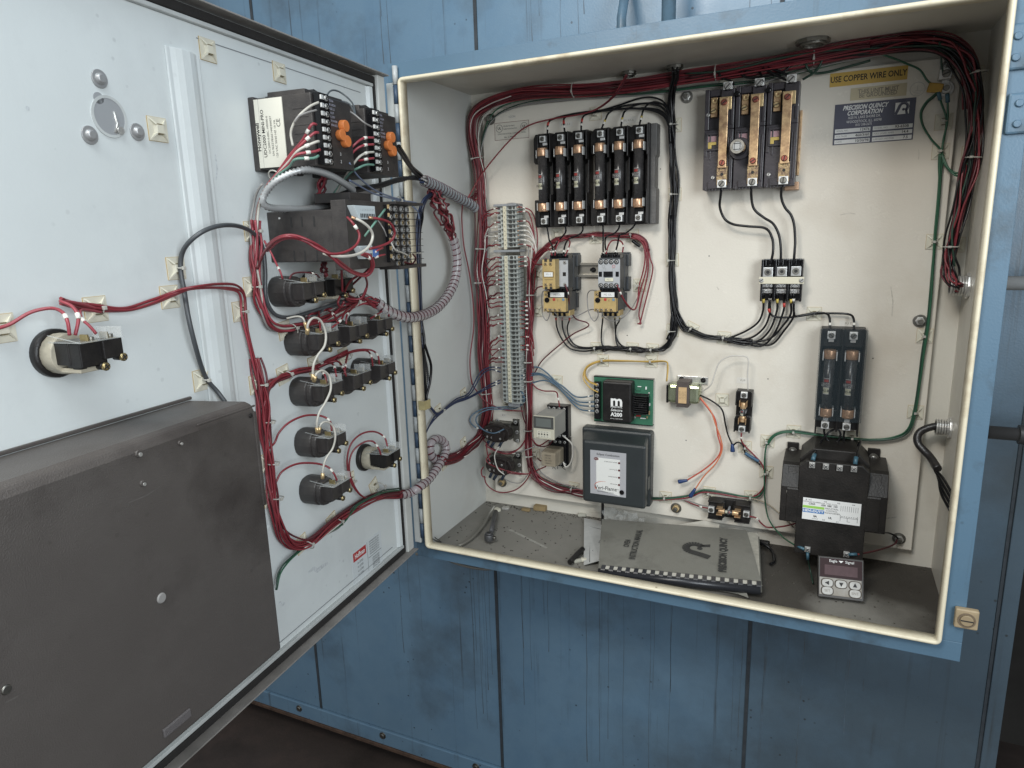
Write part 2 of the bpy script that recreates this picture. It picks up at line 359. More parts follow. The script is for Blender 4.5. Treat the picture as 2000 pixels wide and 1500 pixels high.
# pipes on the oven above the cabinet and fittings on its right
def pipe(name, label, pts, r, mt, rings=(), group=None):
    g = G(); g.path(pts, r, 14); o = g.build(name, mt); tag(o, label, 'conduit', group)
    for (p, q, rr) in rings:
        g = G(); g.path([p, q], rr, 14); g.build('coupling', mt, o, .001)
    return o
pipe('conduit', 'blue painted conduit running up the oven to the cabinet roof, the thicker one', [(.431, .24, .9365), (.431, .24, 1.6)], .013, BLUEF, [((.431, .24, .94), (.431, .24, .975), .018)])
pipe('conduit', 'bent blue conduit dropping to the cabinet roof left of the thicker one', [(.338, .26, .9365), (.338, .26, 1.02), (.338, .28, 1.06), (.335, .30, 1.09), (.332, .30, 1.6)], .009, BLUEF, [((.338, .26, .935), (.338, .26, .965), .013)])
for px, py, lab in ((1965, 553, 'upper grey pipe nipple leaving the right side of the cabinet'), (1945, 845, 'lower black pipe nipple leaving the right side of the cabinet')):
    x, z = Fr((0, .2, 0), (1, 0, 0), (0, 0, 1)).hit(px, py)
    mt = MIDGREY if py < 700 else pm('black_pipe', (.03, .03, .032), .4)
    pipe('conduit', lab, [(W+.03, .2, z), (1.5, .2, z)], .011, mt, [((x+.03, .2, z), (x+.055, .2, z), .016), ((W+.035, .2, z), (x-.012, .2, z), .0125)])

# ================================================================ the cabinet
enc = thing('electrical_cabinet', 'square blue steel electrical cabinet standing open with its wide door swung out to the left', 'electrical cabinet', None, W/2, D, -E)
def EP(name, g, mt, bev=0.0, parent=None, label=None):
    # shapes are written in world metres; the cabinet origin is its base
    g.v = [(a-W/2, b-D, c+E) for a, b, c in g.v]
    o = g.build(name, mt, parent or enc, bev, label)
    return o
g = G(); g.box(-E, W+E, D, D+.003, -E, H+E); EP('back_wall', g, INNER)
g = G(); g.box(-E-.003, -E, .019, D+.003, -E-.003, H+E+.003); EP('side_wall', g, dirty('cool_lit_interior_enamel', (.62, .63, .60), (.38, .35, .30), .36, patch=.30, streak=.15, bump=.10, bs=240, patch_scale=5), label='left side wall with pale enamel inside')  # interior enamel again, with the cool light on this wall put into its colour
g = G(); g.box(W+E, W+E+.003, .019, D+.003, -E-.003, H+E+.003); EP('side_wall', g, INNER, label='right side wall with pale enamel inside')
g = G(); g.box(-E, W+E, .019, D+.003, H+E, H+E+.003); EP('top_wall', g, INNER)
g = G(); g.box(-E, W+E, .019, D+.003, -E-.003, -E); EP('bottom_wall', g, GRIME)
def ring(x0, x1, z0, z1, prof, rad=.010, seg=5):
    """sweep a (inset, y) profile round a rounded rectangle"""
    g = G(); path = []
    for cx, cz, a0 in ((x1-rad, z1-rad, 0), (x0+rad, z1-rad, 90), (x0+rad, z0+rad, 180), (x1-rad, z0+rad, 270)):
        for k in range(seg+1):
            a = math.radians(a0+90*k/seg); path.append((cx, cz, math.cos(a), math.sin(a)))
    n, m_ = len(path), len(prof); v = []
    for cx, cz, ca, sa in path:
        for ins, y in prof: v.append((cx+(rad-ins)*ca, y, cz+(rad-ins)*sa))
    f = []
    for i in range(n):
        j = (i+1) % n
        for k in range(m_): f.append((i*m_+k, i*m_+(k+1) % m_, j*m_+(k+1) % m_, j*m_+k))
    g.add(v, f, True); return g
g = ring(0, W, 0, H, [(0, .021), (0, .004), (.0008, .0015), (.0022, .0002), (.0038, 0), (.0056, .0006), (.0068, .0024), (.0074, .006), (.0074, .021)]); EP('rolled_lip', g, CREAM)
for (a, b, c, d), lb in (((-.028, W+.028, H-.004, H+.028), 'top strip of the front flange'), ((-.028, W+.028, -.028, .004), 'bottom strip of the front flange'), ((-.028, .004, .004, H-.004), 'left strip of the front flange'), ((W-.004, W+.028, .004, H-.004), 'right strip of the front flange')):
    g = G(); g.box(a, b, .015, .0185, c, d); EP('front_flange', g, BLUEF, .0008, label=lb)
g = ring(-.0278, W+.0278, -.0278, H+.0278, [(0, D), (0, .019), (.002, .019), (.002, D)], .003, 3)
EP('outer_shell', g, BLUEF)

# door: a tray of sheet steel hinged on the left edge
def dw(g):   # door-frame coordinates to world
    g.v = [tuple(DR.w(a, b, c)) for a, b, c in g.v]; return g
DX0, DX1, DZ0, DZ1 = -.955, -.010, .0, .911
door_bm = G()
door_bm.box(DX0, DX1, DZ0, DZ1, -.004, -.0022)
door = EP('door', dw(door_bm), DOORW)
g = G(); g.box(DX0, DX1, DZ0, DZ1, -.0056, -.0042); EP('outer_face', dw(g), BLUEF, .0004, door)
def dpart(name, g, mt, bev=0.0, label=None):
    return EP(name, dw(g), mt, bev, door, label)
g = G(); g.box(DX0+.02, -.040, .0215, .8875, -.002, 0); dpart('door_skin', g, DOORW)
for a in (DZ0, DZ1-.0022):
    g = G(); g.box(DX0, DX1, a, a+.0022, -.002, .022)
    dpart('door_flange', g, pm('flange_edge_paint', (.30, .28, .26), .45, var=.4, vs=20), .0006)
g = G(); g.box(DX1-.024, DX1, DZ0+.0022, DZ1-.0022, -.0021, .012); dpart('hinge_stile', g, pm('stile_paint', (.62, .63, .60), .35, var=.15, vs=14), .002)
for nm, (a, b, c, d) in (('gasket', (DX0+.02, -.036, .0035, .0150)), ('gasket', (DX0+.02, -.036, .8935, .9055)), ('gasket', (-.0465+.008, -.0345+.0, .0035, .9055))):
    g = G(); g.box(a, b, c, d, -.002, .0075); dpart(nm, g, pm('black_rubber_gasket', (.02, .018, .017), .75, bump=.3, bs=300, var=.3), .002)
fold = pm('folded_edge_paint', (.52, .54, .53), .38, var=.2, vs=15)
for a, b in ((.0155, .0212), (.8878, .8930)):
    g = G(); g.box(DX0+.02, -.0405, a, b, -.002, .0065); dpart('seal_channel', g, fold, .001)
g = G(); g.prism([(-.057, .0), (-.052, .005), (-.045, .0065), (-.040, .004), (-.040, -.002), (-.057, -.002)], .022, .887, 'y'); dpart('folded_edge', g, DOORW, .001)
for a in (.8725, .0315):
    g = G(); g.box(-.44, -.075, a, a+.001, 0, .0008); dpart('stiffener_line', g, pm('hairline_joint', (.20, .21, .22), .6))
# vertical stiffening channel with rounded ridge
sx0 = -.487
g = G(); g.prism([(sx0-.006, 0), (sx0-.006, .003), (sx0, .003), (sx0+.006, .0055), (sx0+.014, .0075), (sx0+.026, .0075), (sx0+.034, .0055), (sx0+.040, .003), (sx0+.046, .003), (sx0+.046, 0)], .03, .853, 'y')
dpart('stiffening_channel', g, DOORW, .002)
# hinge: long leaf with alternating knuckles
g = G(); g.box(-.0285, -.0135, .0085, .0142, .006, .902); EP('hinge_leaf', g, pm('stile_paint', (.62, .63, .60), .35), .001)
z = .02; k = 0
hd = pm('blue_knuckle', (.05, .085, .14), .42, var=.3, vs=60); hl = pm('worn_knuckle', (.46, .48, .48), .38, var=.3, vs=60)
while z < .90:
    l = .0325
    g = G(); g.cyl((-.0078, .0085, z), 'z', .0050, l-.001, 12); EP('hinge_knuckle', g, hd if k % 2 == 0 else hl)
    z += l; k += 1

# round openings and bolts in the door skin (upper left)
def dot(parent_fr, name, px, py, r, mt, parent=None, h=0.0, t=.002, n=24, sy=1.0):
    X, Y = parent_fr.hit(px, py, h); g = G(); g.cyl((X, Y, h), 'z', r, t, n)
    return X, Y, g
X, Y = DR.hit(213, 228)
g = G(); g.tube((X, Y, 0), 'z', .0215, .0185, .0012, 36); dpart('hole_rim', g, fold)
g = G(); g.cyl((X, Y, .0002), 'z', .0187, .0006, 36)
g.cyl((X-.010, Y+.017, .0002), 'z', .006, .0006, 18)
dpart('lock_hole', g, pm('dim_hole', (.30, .31, .32), .4))
g = G(); g.path([(X+.004, Y-.016, .001), (X+.008, Y-.006, .0012), (X+.006, Y+.006, .001)], .0016, 8); g.cyl((X+.010, Y-.013, .0006), 'z', .004, .003, 12); dpart('lock_tab', g, STEEL)
for px, py in ((193, 154), (174, 264), (267, 258)):
    X, Y = DR.hit(px, py)
    g = G(); g.cyl((X, Y, 0), 'z', .0095, .0018, 20); g.cyl((X, Y, .0018), 'z', .0065, .004, 20, .004); b = dpart('carriage_bolt', g, pm('dull_bolt', (.42, .42, .42), .45, .6), .0006)

# brown wrinkle-painted cover box on the lower part of the door
cov = thing('cover_box', 'large brown wrinkle painted steel cover box on the lower door', 'cover box', DR, -.523, .11)
bw, bh, bd = .42, .335, .100
g = G()
g.prism([(0, 0), (bh-.008, 0), (bh-.004, bd-.012), (bh-.007, bd-.004), (bh-.015, bd), (0, bd)], -bw, 0, 'x')
g.build('box_shell', BROWN, cov, .003)
g = G(); g.box(-bw, 0.001, bh-.007, bh-.003, -.0, .004); g.build('mounting_lip', BROWN, cov, .001)
g = G(); g.box(-.09, .0, bh-.010, bh-.0075, bd-.0005, bd+.0018); g.box(-.0045, .0012, .20, bh-.016, bd-.02, bd+.0014); g.build('folded_corner', BROWN, cov, .001)
g = G(); g.prism([(.0, .163), (.008, .168), (.0, .173)], bd-.012, bd-.004); g.build('bent_tab', DOORW, cov)
for px, py, r, mt in ((315, 1168, .0058, pm('worn_spot', (.26, .25, .24), .5)), (270, 886, .0042, BROWN), (278, 944, .0036, BROWN), (351, 865, .003, BROWN), (489, 812, .003, BLACK), (12, 1347, .0045, SDARK)):
    X, Y = DR.hit(px, py, bd); g = G(); g.cyl((X+.523, Y-.11, bd), 'z', r, .0016, 20, r*.8); g.build('rivet', mt, cov, .0004)
    if mt is BROWN:
        g = G(); g.cyl((X+.523+.0008, Y-.11-.001, bd+.0016), 'z', r*.5, .0008, 12); g.build('rivet_shine', STEEL, cov)
X, Y = DR.hit(350, 1408, bd); X += .523; Y -= .11
g = G(); g.box(X-.022, X+.014, Y-.004, Y+.006, bd, bd+.003); g.build('latch_slot', pm('slot_plate', (.11, .10, .10), .6, bump=.6, bs=700), cov, .001)

# mounting plate
plate = thing('mounting_plate', 'off-white enamelled mounting plate bolted inside the back of the cabinet', 'mounting plate', BP, .457, .454)
ox, oy = .457, .454
g = G(); g.box(.0113-ox, .901-ox, .0129-oy, .895-oy, -.003, 0); g.build('plate_sheet', PLATE, plate, .0015)
g = G(); g.box(.0113-ox, .0135-ox, .0129-oy, .895-oy, -.014, -.003); g.box(.8985-ox, .901-ox, .0129-oy, .895-oy, -.014, -.003); g.box(.0135-ox, .8985-ox, .0129-oy, .0155-oy, -.014, -.003); g.box(.0135-ox, .8985-ox, .8925-oy, .895-oy, -.014, -.003)
g.build('plate_fold', PLATE, plate)
for px, py in ((957, 233), (1341, 189), (1797, 627), (1756, 1053), (1320, 993), (980, 943), (1852, 131)):
    X, Y = BP.hit(px, py, .004); X -= ox; Y -= oy
    g = G(); g.tube((X, Y, 0), 'z', .0115, .0045, .0022, 28); wsh = g.build('washer', SDARK, plate, .0004)
    g = G(); g.cyl((X, Y, .0018), 'z', .0078, .0065, 6); g.build('nut', BRASS if (px, py) in ((1320, 993), (980, 943)) else STEEL, wsh, .0008)
    g = G(); g.cyl((X, Y, .0083), 'z', .0045, .006, 14); g.build('stud', SDARK, wsh, .0006)
# latch clamp plate on the flange
X, Y = Fr((0, .015, 0), (1, 0, 0), (0, 0, 1)).hit(1886, 1204)
cl = thing('clamp_plate', 'tan square clamp plate with a slotted screw below the cabinet corner', 'clamp', Fr((0, .015, 0), (1, 0, 0), (0, 0, 1)), X, Y)
g = G(); g.cbox(0, 0, .030, .031, .0, .010); g.build('plate', pm('tan_paint', (.40, .31, .19), .5, var=.3, vs=50), cl, .002)
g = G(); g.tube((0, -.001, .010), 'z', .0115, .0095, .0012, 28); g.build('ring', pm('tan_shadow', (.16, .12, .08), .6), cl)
g = G(); g.cyl((0, -.001, .010), 'z', .0085, .003, 20); sc_ = g.build('screw', pm('tan_paint_dark', (.30, .23, .14), .5), cl, .0008)
g = G(); g.box(-.008, .008, -.0019, -.0001, .0131, .0136); g.build('slot', INKB, sc_)
# hinge brackets on the far right edge
FF = Fr((0, .015, 0), (1, 0, 0), (0, 0, 1))
for (px, py, a, b, lab) in ((1990, 92, .03, .055, 'upper blue latch bracket at the top right edge of the cabinet'), (1992, 222, .03, .050, 'lower blue latch bracket at the top right edge of the cabinet')):
    X, Y = FF.hit(px, py); br = thing('latch_bracket', lab, 'bracket', FF, X, Y)
    g = G(); g.cbox(0, 0, a, b, 0, .006); g.build('plate', BLUEF, br, .003)
    for dy in (-.013, .012):
        g = G(); g.cyl((-.003, dy, .006), 'z', .0052, .0035, 16, .0042); g.build('screw', BLUEF, br, .0006)

# scuffs, pencil smudges and old tape marks
def smudge(parent, name, fr, pts, wd, mt, off=(0, 0), z=.0003, world=False):
    P = [fr.hit(*p) for p in pts]; P = [(a-off[0], b-off[1]) for a, b in P]; g = G(); v = []
    for i, (a, b) in enumerate(P):
        c, d = P[min(i+1, len(P)-1)]; e, f = P[max(i-1, 0)]; dx, dy = c-e, d-f; l = math.hypot(dx, dy) or 1
        w_ = wd*(.35+.65*math.sin(math.pi*(i+.5)/len(P))); v += [(a-dy/l*w_, b+dx/l*w_, z), (a+dy/l*w_, b-dx/l*w_, z)]
    g.add(v, [(2*i, 2*i+1, 2*i+3, 2*i+2) for i in range(len(P)-1)])
    if world: return dpart(name, g, mt)
    return g.build(name, mt, parent)
sm = pm('graphite_smudge', (.40, .42, .43), .5, var=.4, vs=300, col2=(.66, .70, .71))
for P, w_ in (([(602, 1118), (612, 1110), (620, 1114), (632, 1104), (640, 1100)], .004), ([(545, 1176), (552, 1180), (556, 1179)], .003), ([(50, 208), (54, 212), (57, 213)], .002), ([(420, 300), (424, 330), (422, 352)], .0012), ([(700, 840), (706, 852), (704, 868)], .0014)):
    smudge(door, 'smudge', DR, P, w_, sm, world=True)
pls = pm('grey_scuff', (.42, .39, .33), .5, var=.4, vs=200, col2=(.62, .58, .51))
for P, w_ in (([(1794, 292), (1795, 300), (1794, 312)], .0006), ([(1470, 880), (1476, 884), (1480, 890)], .0007), ([(1190, 500), (1196, 492), (1200, 490)], .0012), ([(1344, 930), (1360, 926), (1372, 921)], .0016), ([(1150, 1000), (1250, 1008), (1290, 1012)], .0008), ([(1740, 560), (1744, 590), (1742, 618)], .0010), ([(1400, 560), (1404, 566)], .0012), ([(1640, 420), (1660, 416), (1672, 418)], .0008), ([(1700, 1020), (1730, 1012), (1752, 1010)], .0016)):
    smudge(plate, 'scuff', BP, P, w_, pls, (ox, oy))
bsc = pm('brown_scuff', (.13, .12, .11), .5, var=.5, vs=120, col2=(.08, .07, .065))
CB = Fr(DR.w(0, 0, .1), DR.r, DR.u)
for P, w_ in (([(250, 982), (285, 968), (312, 950)], .0007), ([(10, 1372), (30, 1362), (52, 1348)], .0008)):
    smudge(cov, 'scuff', CB, P, w_, bsc, (-.523, .11), z=bd+.0004)
hol = pm('old_hole', (.03, .03, .03), .7)
for px, py in ((1290, 330), (1385, 500), (1705, 700), (1225, 655), (1110, 470), (1500, 740), (1765, 240), (1340, 860)):
    X, Y = BP.hit(px, py); g = G(); g.cyl((X-ox, Y-oy, 0), 'z', .0012, .0003, 10); g.build('old_screw_hole', hol, plate)
# ================================================================ devices on the mounting plate
class Dv:
    """a device: an Empty on its surface; L() turns a sight line into the device's own x, y at height h"""
    def __init__(s, name, label, cat, fr, px, py, h=0.0, group=None):
        s.fr = fr; s.X, s.Y = fr.hit(px, py, h); s.o = thing(name, label, cat, fr, s.X, s.Y, 0, 0, group)
    def L(s, px, py, h=0.0):
        a, b = s.fr.hit(px, py, h); return a-s.X, b-s.Y
    def part(s, name, g, mt, bev=.0006, label=None, parent=None): return g.build(name, mt, parent or s.o, bev, label)
    def text(s, body, size, mt, x, y, z, **k): return text(body, size, mt, k.pop('parent', s.o), x, y, z, **k)
SCR = {}
def screw(parent, x, y, z, r=.0042, mt=None, a=.6, h=.0022, cross=False, name='screw'):
    mt = mt or STEEL; key = (r, mt.name, h, cross)
    if key not in SCR:
        g = G(); g.cyl((0, 0, 0), 'z', r, h*.7, 16); g.cyl((0, 0, h*.7), 'z', r, h*.3, 16, r*.8); g.m = 1
        g.box(-r*.82, r*.82, -r*.14, r*.14, h*.9, h+.00025)
        if cross: g.box(-r*.13, r*.13, -r*.8, r*.8, h*.9, h+.0003)
        SCR[key] = g.mesh('screw', [mt, INKB])
    o = bpy.data.objects.new(name, SCR[key]); COL.objects.link(o); o.parent = parent
    o.matrix_local = Matrix.Translation((x, y, z)) @ Matrix.Rotation(a, 4, 'Z'); return o
def lug(parent, x, y, z, w=.011, h=.011, d=.008, a=.6, mt=None, name='terminal', r=.0042):
    g = G(); g.cbox(x, y, w, h, z, z+d); o = g.build(name, mt or TIN, parent, .0006)
    screw(o, x, y, z+d, r, SDARK, a); return o
def sticker(parent, x0, x1, y0, y1, z, mt=None, name='sticker', t=.0004, rnd=0.0):
    g = G(); g.box(x0, x1, y0, y1, z, z+t); return g.build(name, mt or WHITEP, parent, 0)
def lines(parent, mt, rows, z, name='ruling'):
    """thin printed rules (x0,x1,y0,y1) as one print"""
    g = G()
    for a, b, c, d in rows: g.box(a, b, c, d, z, z+.00015)
    return g.build(name, mt, parent)

# ---- fuses: built once, copied
def make_fuse(label, L=.127, R=.0103, cap=.0165, txt='R4'):
    o = bpy.data.objects.new('fuse', None); COL.objects.link(o); tag(o, label, 'fuse')
    g = G(); g.cyl((0, -L/2+cap*.5, 0), 'y', R*.93, L-cap, 24); g.build('barrel', pm('black_fuse_paper', (.028, .027, .028), .24, var=.35, vs=60, col2=(.05, .048, .048)), o)
    for sgn in (-1, 1):
        y0 = sgn*(L/2-cap)
        g = G(); g.cyl((0, y0, 0), 'y', R, sgn*cap, 26); 
        if sgn < 0: g.cyl((0, y0-cap*.72, 0), 'y', R*1.05, -cap*.10, 26)
        g.build('end_cap', COPPER if R > .008 else BUSM, o, .0008)
    # printed wrap label: a strip of barrel surface
    def wrap(y0, y1, a0, a1, mt, name, par, rr=R*.945):
        g = G(); n = 8; v = []
        for i in range(n+1):
            a = math.radians(a0+(a1-a0)*i/n); v += [(rr*math.sin(a), y0, rr*math.cos(a)), (rr*math.sin(a), y1, rr*math.cos(a))]
        g.add(v, [(2*i, 2*i+2, 2*i+3, 2*i+1) for i in range(n)], True); return g.build(name, mt, par)
    wl = wrap(-.019*L/.127, .011*L/.127, -52, 12, pm('label_edge', (.5, .5, .48), .6), 'label', o)
    wrap(-.006*L/.127, .0102*L/.127, -50, 10, pm('fuse_label_dark', (.05, .045, .045), .5), 'print_panel', wl, R*.952)
    wrap(.004*L/.127, .0088*L/.127, -44, 4, pm('fuse_label_red', (.28, .04, .035), .5), 'red_band', wl, R*.958)
    wrap(-.018*L/.127, -.0068*L/.127, -50, 10, pm('cream_band', (.42, .41, .30), .5), 'rating_panel', wl, R*.952)
    if R > .008:
        tx = text('FRS-'+txt, .0062, INKB, wl, -.0035, -.0125, R*.99, bold=.00008); tx.matrix_local = Matrix.Rotation(math.radians(-18), 4, 'Y') @ Matrix.Translation((0, -.0125, R*.957))
        for k in range(3):
            tx = text('250 VOLTS TIME DELAY', .0016, INKW, wl, 0, 0, 0); tx.matrix_local = Matrix.Rotation(math.radians(-20), 4, 'Y') @ Matrix.Translation((0, .0015-.0025*k, R*.957))
    return o
def place_fuse(src, first, label, M_, group):
    c = src if first else copy_tree(src); c.matrix_world = M_; c['label'] = label; c['group'] = group; return c

# ---- six-pole fuse block
fb = Dv('fuse_block', 'long black six-pole fuse block mounted high on the plate with six big fuses', 'fuse block', BP, 1160, 345, .02)
cx = []
xs0, _ = fb.L(1060, 352, .045); xs5, _ = fb.L(1247, 338, .045)
gap = .006; pitch = (xs5-xs0-gap)/5
for i in range(6): cx.append(xs0+pitch*i+(gap if i > 2 else 0))
ytop = fb.L(1160, 253, .02)[1]; ybot = fb.L(1160, 441, .02)[1]; yc = (ytop+ybot)/2; hl = (ytop-ybot)/2
wall_grey = pm('dusty_bakelite', (.13, .125, .12), .5, var=.4, vs=30, bump=.3, bs=300)
names6 = ['leftmost', 'second from the left', 'third from the left', 'fourth from the left', 'fifth from the left', 'rightmost']
fu = None
for i, x in enumerate(cx):
    g = G()
    pl = pitch*.5+.0005
    g.box(x-pl-.001, x+pl-.003, yc-hl, yc+hl, 0, .014)
    for s_ in (-1, 1):
        a, b = (yc+s_*hl*.47, yc+s_*hl) if s_ > 0 else (yc-hl, yc-hl*.42)
        g.prism([(x-pl-.005, a+.004), (x-pl-.002, a), (x+pl-.004, a), (x+pl-.004, b), (x-pl+.004, b), (x-pl-.005, b-.012)], .013, .030)
    g.cbox(x, yc+hl*.81, .018, .030, .030, .036); g.cbox(x, yc-hl*.81, .018, .028, .030, .036)
    hs = g.build('housing', BLACK, fb.o, .0016)
    g = G(); g.box(x+pl-.0045, x+pl-.0022, yc-hl+.002, yc-hl*.30, .014, .047); g.box(x+pl-.0045, x+pl-.0022, yc+hl*.38, yc+hl-.002, .014, .047); g.box(x+pl-.0045, x+pl-.0022, yc-hl*.30, yc+hl*.38, .014, .032)
    g.build('barrier', BLACK, hs, .0008)
    if i > 0 or True:
        g = G(); g.prism([(x+pl-.014, yc-hl*.34), (x+pl-.0045, yc-hl*.28), (x+pl-.0045, yc+hl*.36), (x+pl-.014, yc+hl*.30)], .014, .020); g.build('worn_panel', wall_grey, hs, .001)
    # clips
    for s_ in (-1, 1):
        yy = yc+s_*.0525
        for q in (-1, 1):
            g = G(); g.prism([(x+q*.0100, .030), (x+q*.0122, .036), (x+q*.0126, .050), (x+q*.0112, .056), (x+q*.0102, .056), (x+q*.0114, .049), (x+q*.0108, .036), (x+q*.0088, .031)], yy-.0078, yy+.0078, 'y')
            g.v = [(a, b, c-.0035) for a, b, c in g.v]
            g.build('fuse_clip', TIN, fb.o, .0002)
        yl = yc+s_*(hl-.0125)
        lug(fb.o, x, yl, .034, .0125, .0125, .010, random.uniform(.3, 2.4), r=.0046)
        g = G(); g.cbox(x+.003, yl-s_*.0095, .010, .005, .0345, .037); g.build('tongue', TIN, fb.o, .0004)
    if fu is None: fu = make_fuse('x')
    M_ = BP.mat(fb.X+x, fb.Y+yc+.001, .0445)
    place_fuse(fu, i == 0, 'black barrelled fuse with copper end caps, %s in the six-pole block' % names6[i], M_, 'big fuses in the six-pole block')
g = G(); xr = cx[-1]+pitch*.5
g.prism([(xr-.003, yc-hl), (xr+.012, yc-hl), (xr+.012, yc-hl*.30), (xr+.009, yc-hl*.26), (xr+.009, yc+hl*.34), (xr+.012, yc+hl*.38), (xr+.012, yc+hl), (xr-.003, yc+hl)], 0, .030)
fb.part('end_wall', g, wall_grey, .001)
g = G(); g.box(xr-.003, xr+.001, yc-hl, yc+hl, .030, .046); fb.part('end_barrier', g, BLACK, .0008)
g = G(); xl = cx[0]-pitch*.5
g.prism([(xl-.005, yc+hl*.40), (xl-.005, yc+hl-.010), (xl-.001, yc+hl-.001), (xl+.006, yc+hl-.001), (xl+.006, yc+hl*.36), (xl-.001, yc+hl*.36)], 0, .033)
fb.part('end_shoulder', g, BLACK, .002); g = G()
g.prism([(xl-.005, yc-hl+.012), (xl-.005, yc-hl*.40), (xl+.006, yc-hl*.40), (xl+.006, yc-hl+.001), (xl+.002, yc-hl+.001)], 0, .033)
fb.part('end_shoulder', g, BLACK, .002)

# ---- two-pole fuse block under a smoked cover
f2 = Dv('fuse_block', 'two-pole fuse block under a smoked clear cover right of centre', 'fuse block', BP, 1642, 738, .02)
x0, y0 = f2.L(1591, 835, .02); x1, y1 = f2.L(1692, 641, .02)
yc = (y0+y1)/2; hl = (y1-y0)/2
g = G(); g.box(x0, x1, y0+.002, y1, 0, .014); g.box(x0, x1, y1-.035, y1, .013, .030); g.box(x0, x1, y0+.004, y0+.040, .013, .030)
for a in (x0, (x0+x1)/2-.0015, x1-.003): g.box(a, a+.003, y0-.006 if a != (x0+x1)/2-.0015 else y0, y1, .012, .042)
f2.part('housing', g, BLACK, .0015)
fx = [f2.L(1618, 738, .044)[0], f2.L(1661, 738, .044)[0]]
for i, x in enumerate(fx):
    for s_ in (-1, 1):
        yy = yc+s_*.0525-.004
        for q in (-1, 1):
            g = G(); g.box(x+q*.0105, x+q*.0122, yy-.008, yy+.008, .030, .054); f2.part('fuse_clip', g, TIN, .0003)
        lug(f2.o, x, yc+s_*(hl-.012), .030, .0135, .0135, .012, (1.1, 2.3, .2, .7)[i*2+(s_ > 0)], r=.005)
        g = G(); g.cbox(x, yc+s_*(hl-.012)-s_*.010, .009, .006, .032, .036); f2.part('tongue', g, TIN, .0004)
    place_fuse(fu, False, ('left' if i == 0 else 'right')+' black fuse under the smoked cover of the two-pole block', BP.mat(f2.X+x, f2.Y+yc-.004, .0445), 'fuses under the smoked cover')
g = G(); cy0, cy1 = y0+.026, y1+.002
g.box(x0-.002, x1+.002, cy0, cy1, .060, .0615); g.box(x0-.002, x0-.0005, cy0, cy1, .028, .060); g.box(x1+.0005, x1+.002, cy0, cy1, .028, .060)
for s_ in fx: g.tube((s_, y1-.013, .0615), 'z', .0075, .0062, .0005, 20)
g.box(x0+.012, x0+.022, cy0, cy0+.004, .0615, .0635)
f2.part('smoked_cover', g, SMOKE, .0004)

# ---- small fuse holders
def small_holder(label, px, py, rot, flab, L=.084, Wd=.031):
    d = Dv('fuse_holder', label, 'fuse holder', BP, px, py, .02)
    d.o.matrix_world = BP.mat(d.X, d.Y, 0, rot)
    g = G(); g.box(-Wd/2, Wd/2, -L/2, L/2, 0, .010)
    for s_ in (-1, 1):
        g.prism([(-Wd/2, s_*L/2), (-Wd/2, s_*L*.16), (-Wd/2+.004, s_*L*.10), (Wd/2-.004, s_*L*.10), (Wd/2, s_*L*.16), (Wd/2, s_*L/2)][::s_], .009, .022)
        g.box(-Wd/2, -Wd/2+.0025, s_*L*.16, s_*L/2, .022, .032); g.box(Wd/2-.0025, Wd/2, s_*L*.14, s_*L/2, .022, .032)
    g.build('housing', BLACK, d.o, .001)
    for s_ in (-1, 1):
        lug(d.o, 0, s_*(L/2-.007), .022, .0125, .012, .008, .4+s_*.3, r=.0046)
        g = G(); g.box(-.0075, -.006, s_*.012, s_*.024, .018, .036); g.box(.006, .0075, s_*.012, s_*.024, .018, .036); g.build('fuse_clip', BUSM, d.o, .0003)
    g = G(); g.cbox(0, 0, .012, .004, .010, .030); g.build('bridge', MIDGREY, d.o, .0006)
    f = make_fuse(flab, .040, .0055, .0125); f['group'] = 'small brass capped fuses'
    f.matrix_world = BP.mat(d.X, d.Y, .029, rot)
    return d
small_holder('small black upright single fuse holder right of the little transformer', 1452, 803, -.02, 'small brass capped fuse in the upright single holder')
hh = small_holder('small black fuse holder lying sideways below the smoked fuse block', 1424, 997, -math.pi/2+.10-.10, 'small brass capped fuse in the sideways holder', .084, .040)

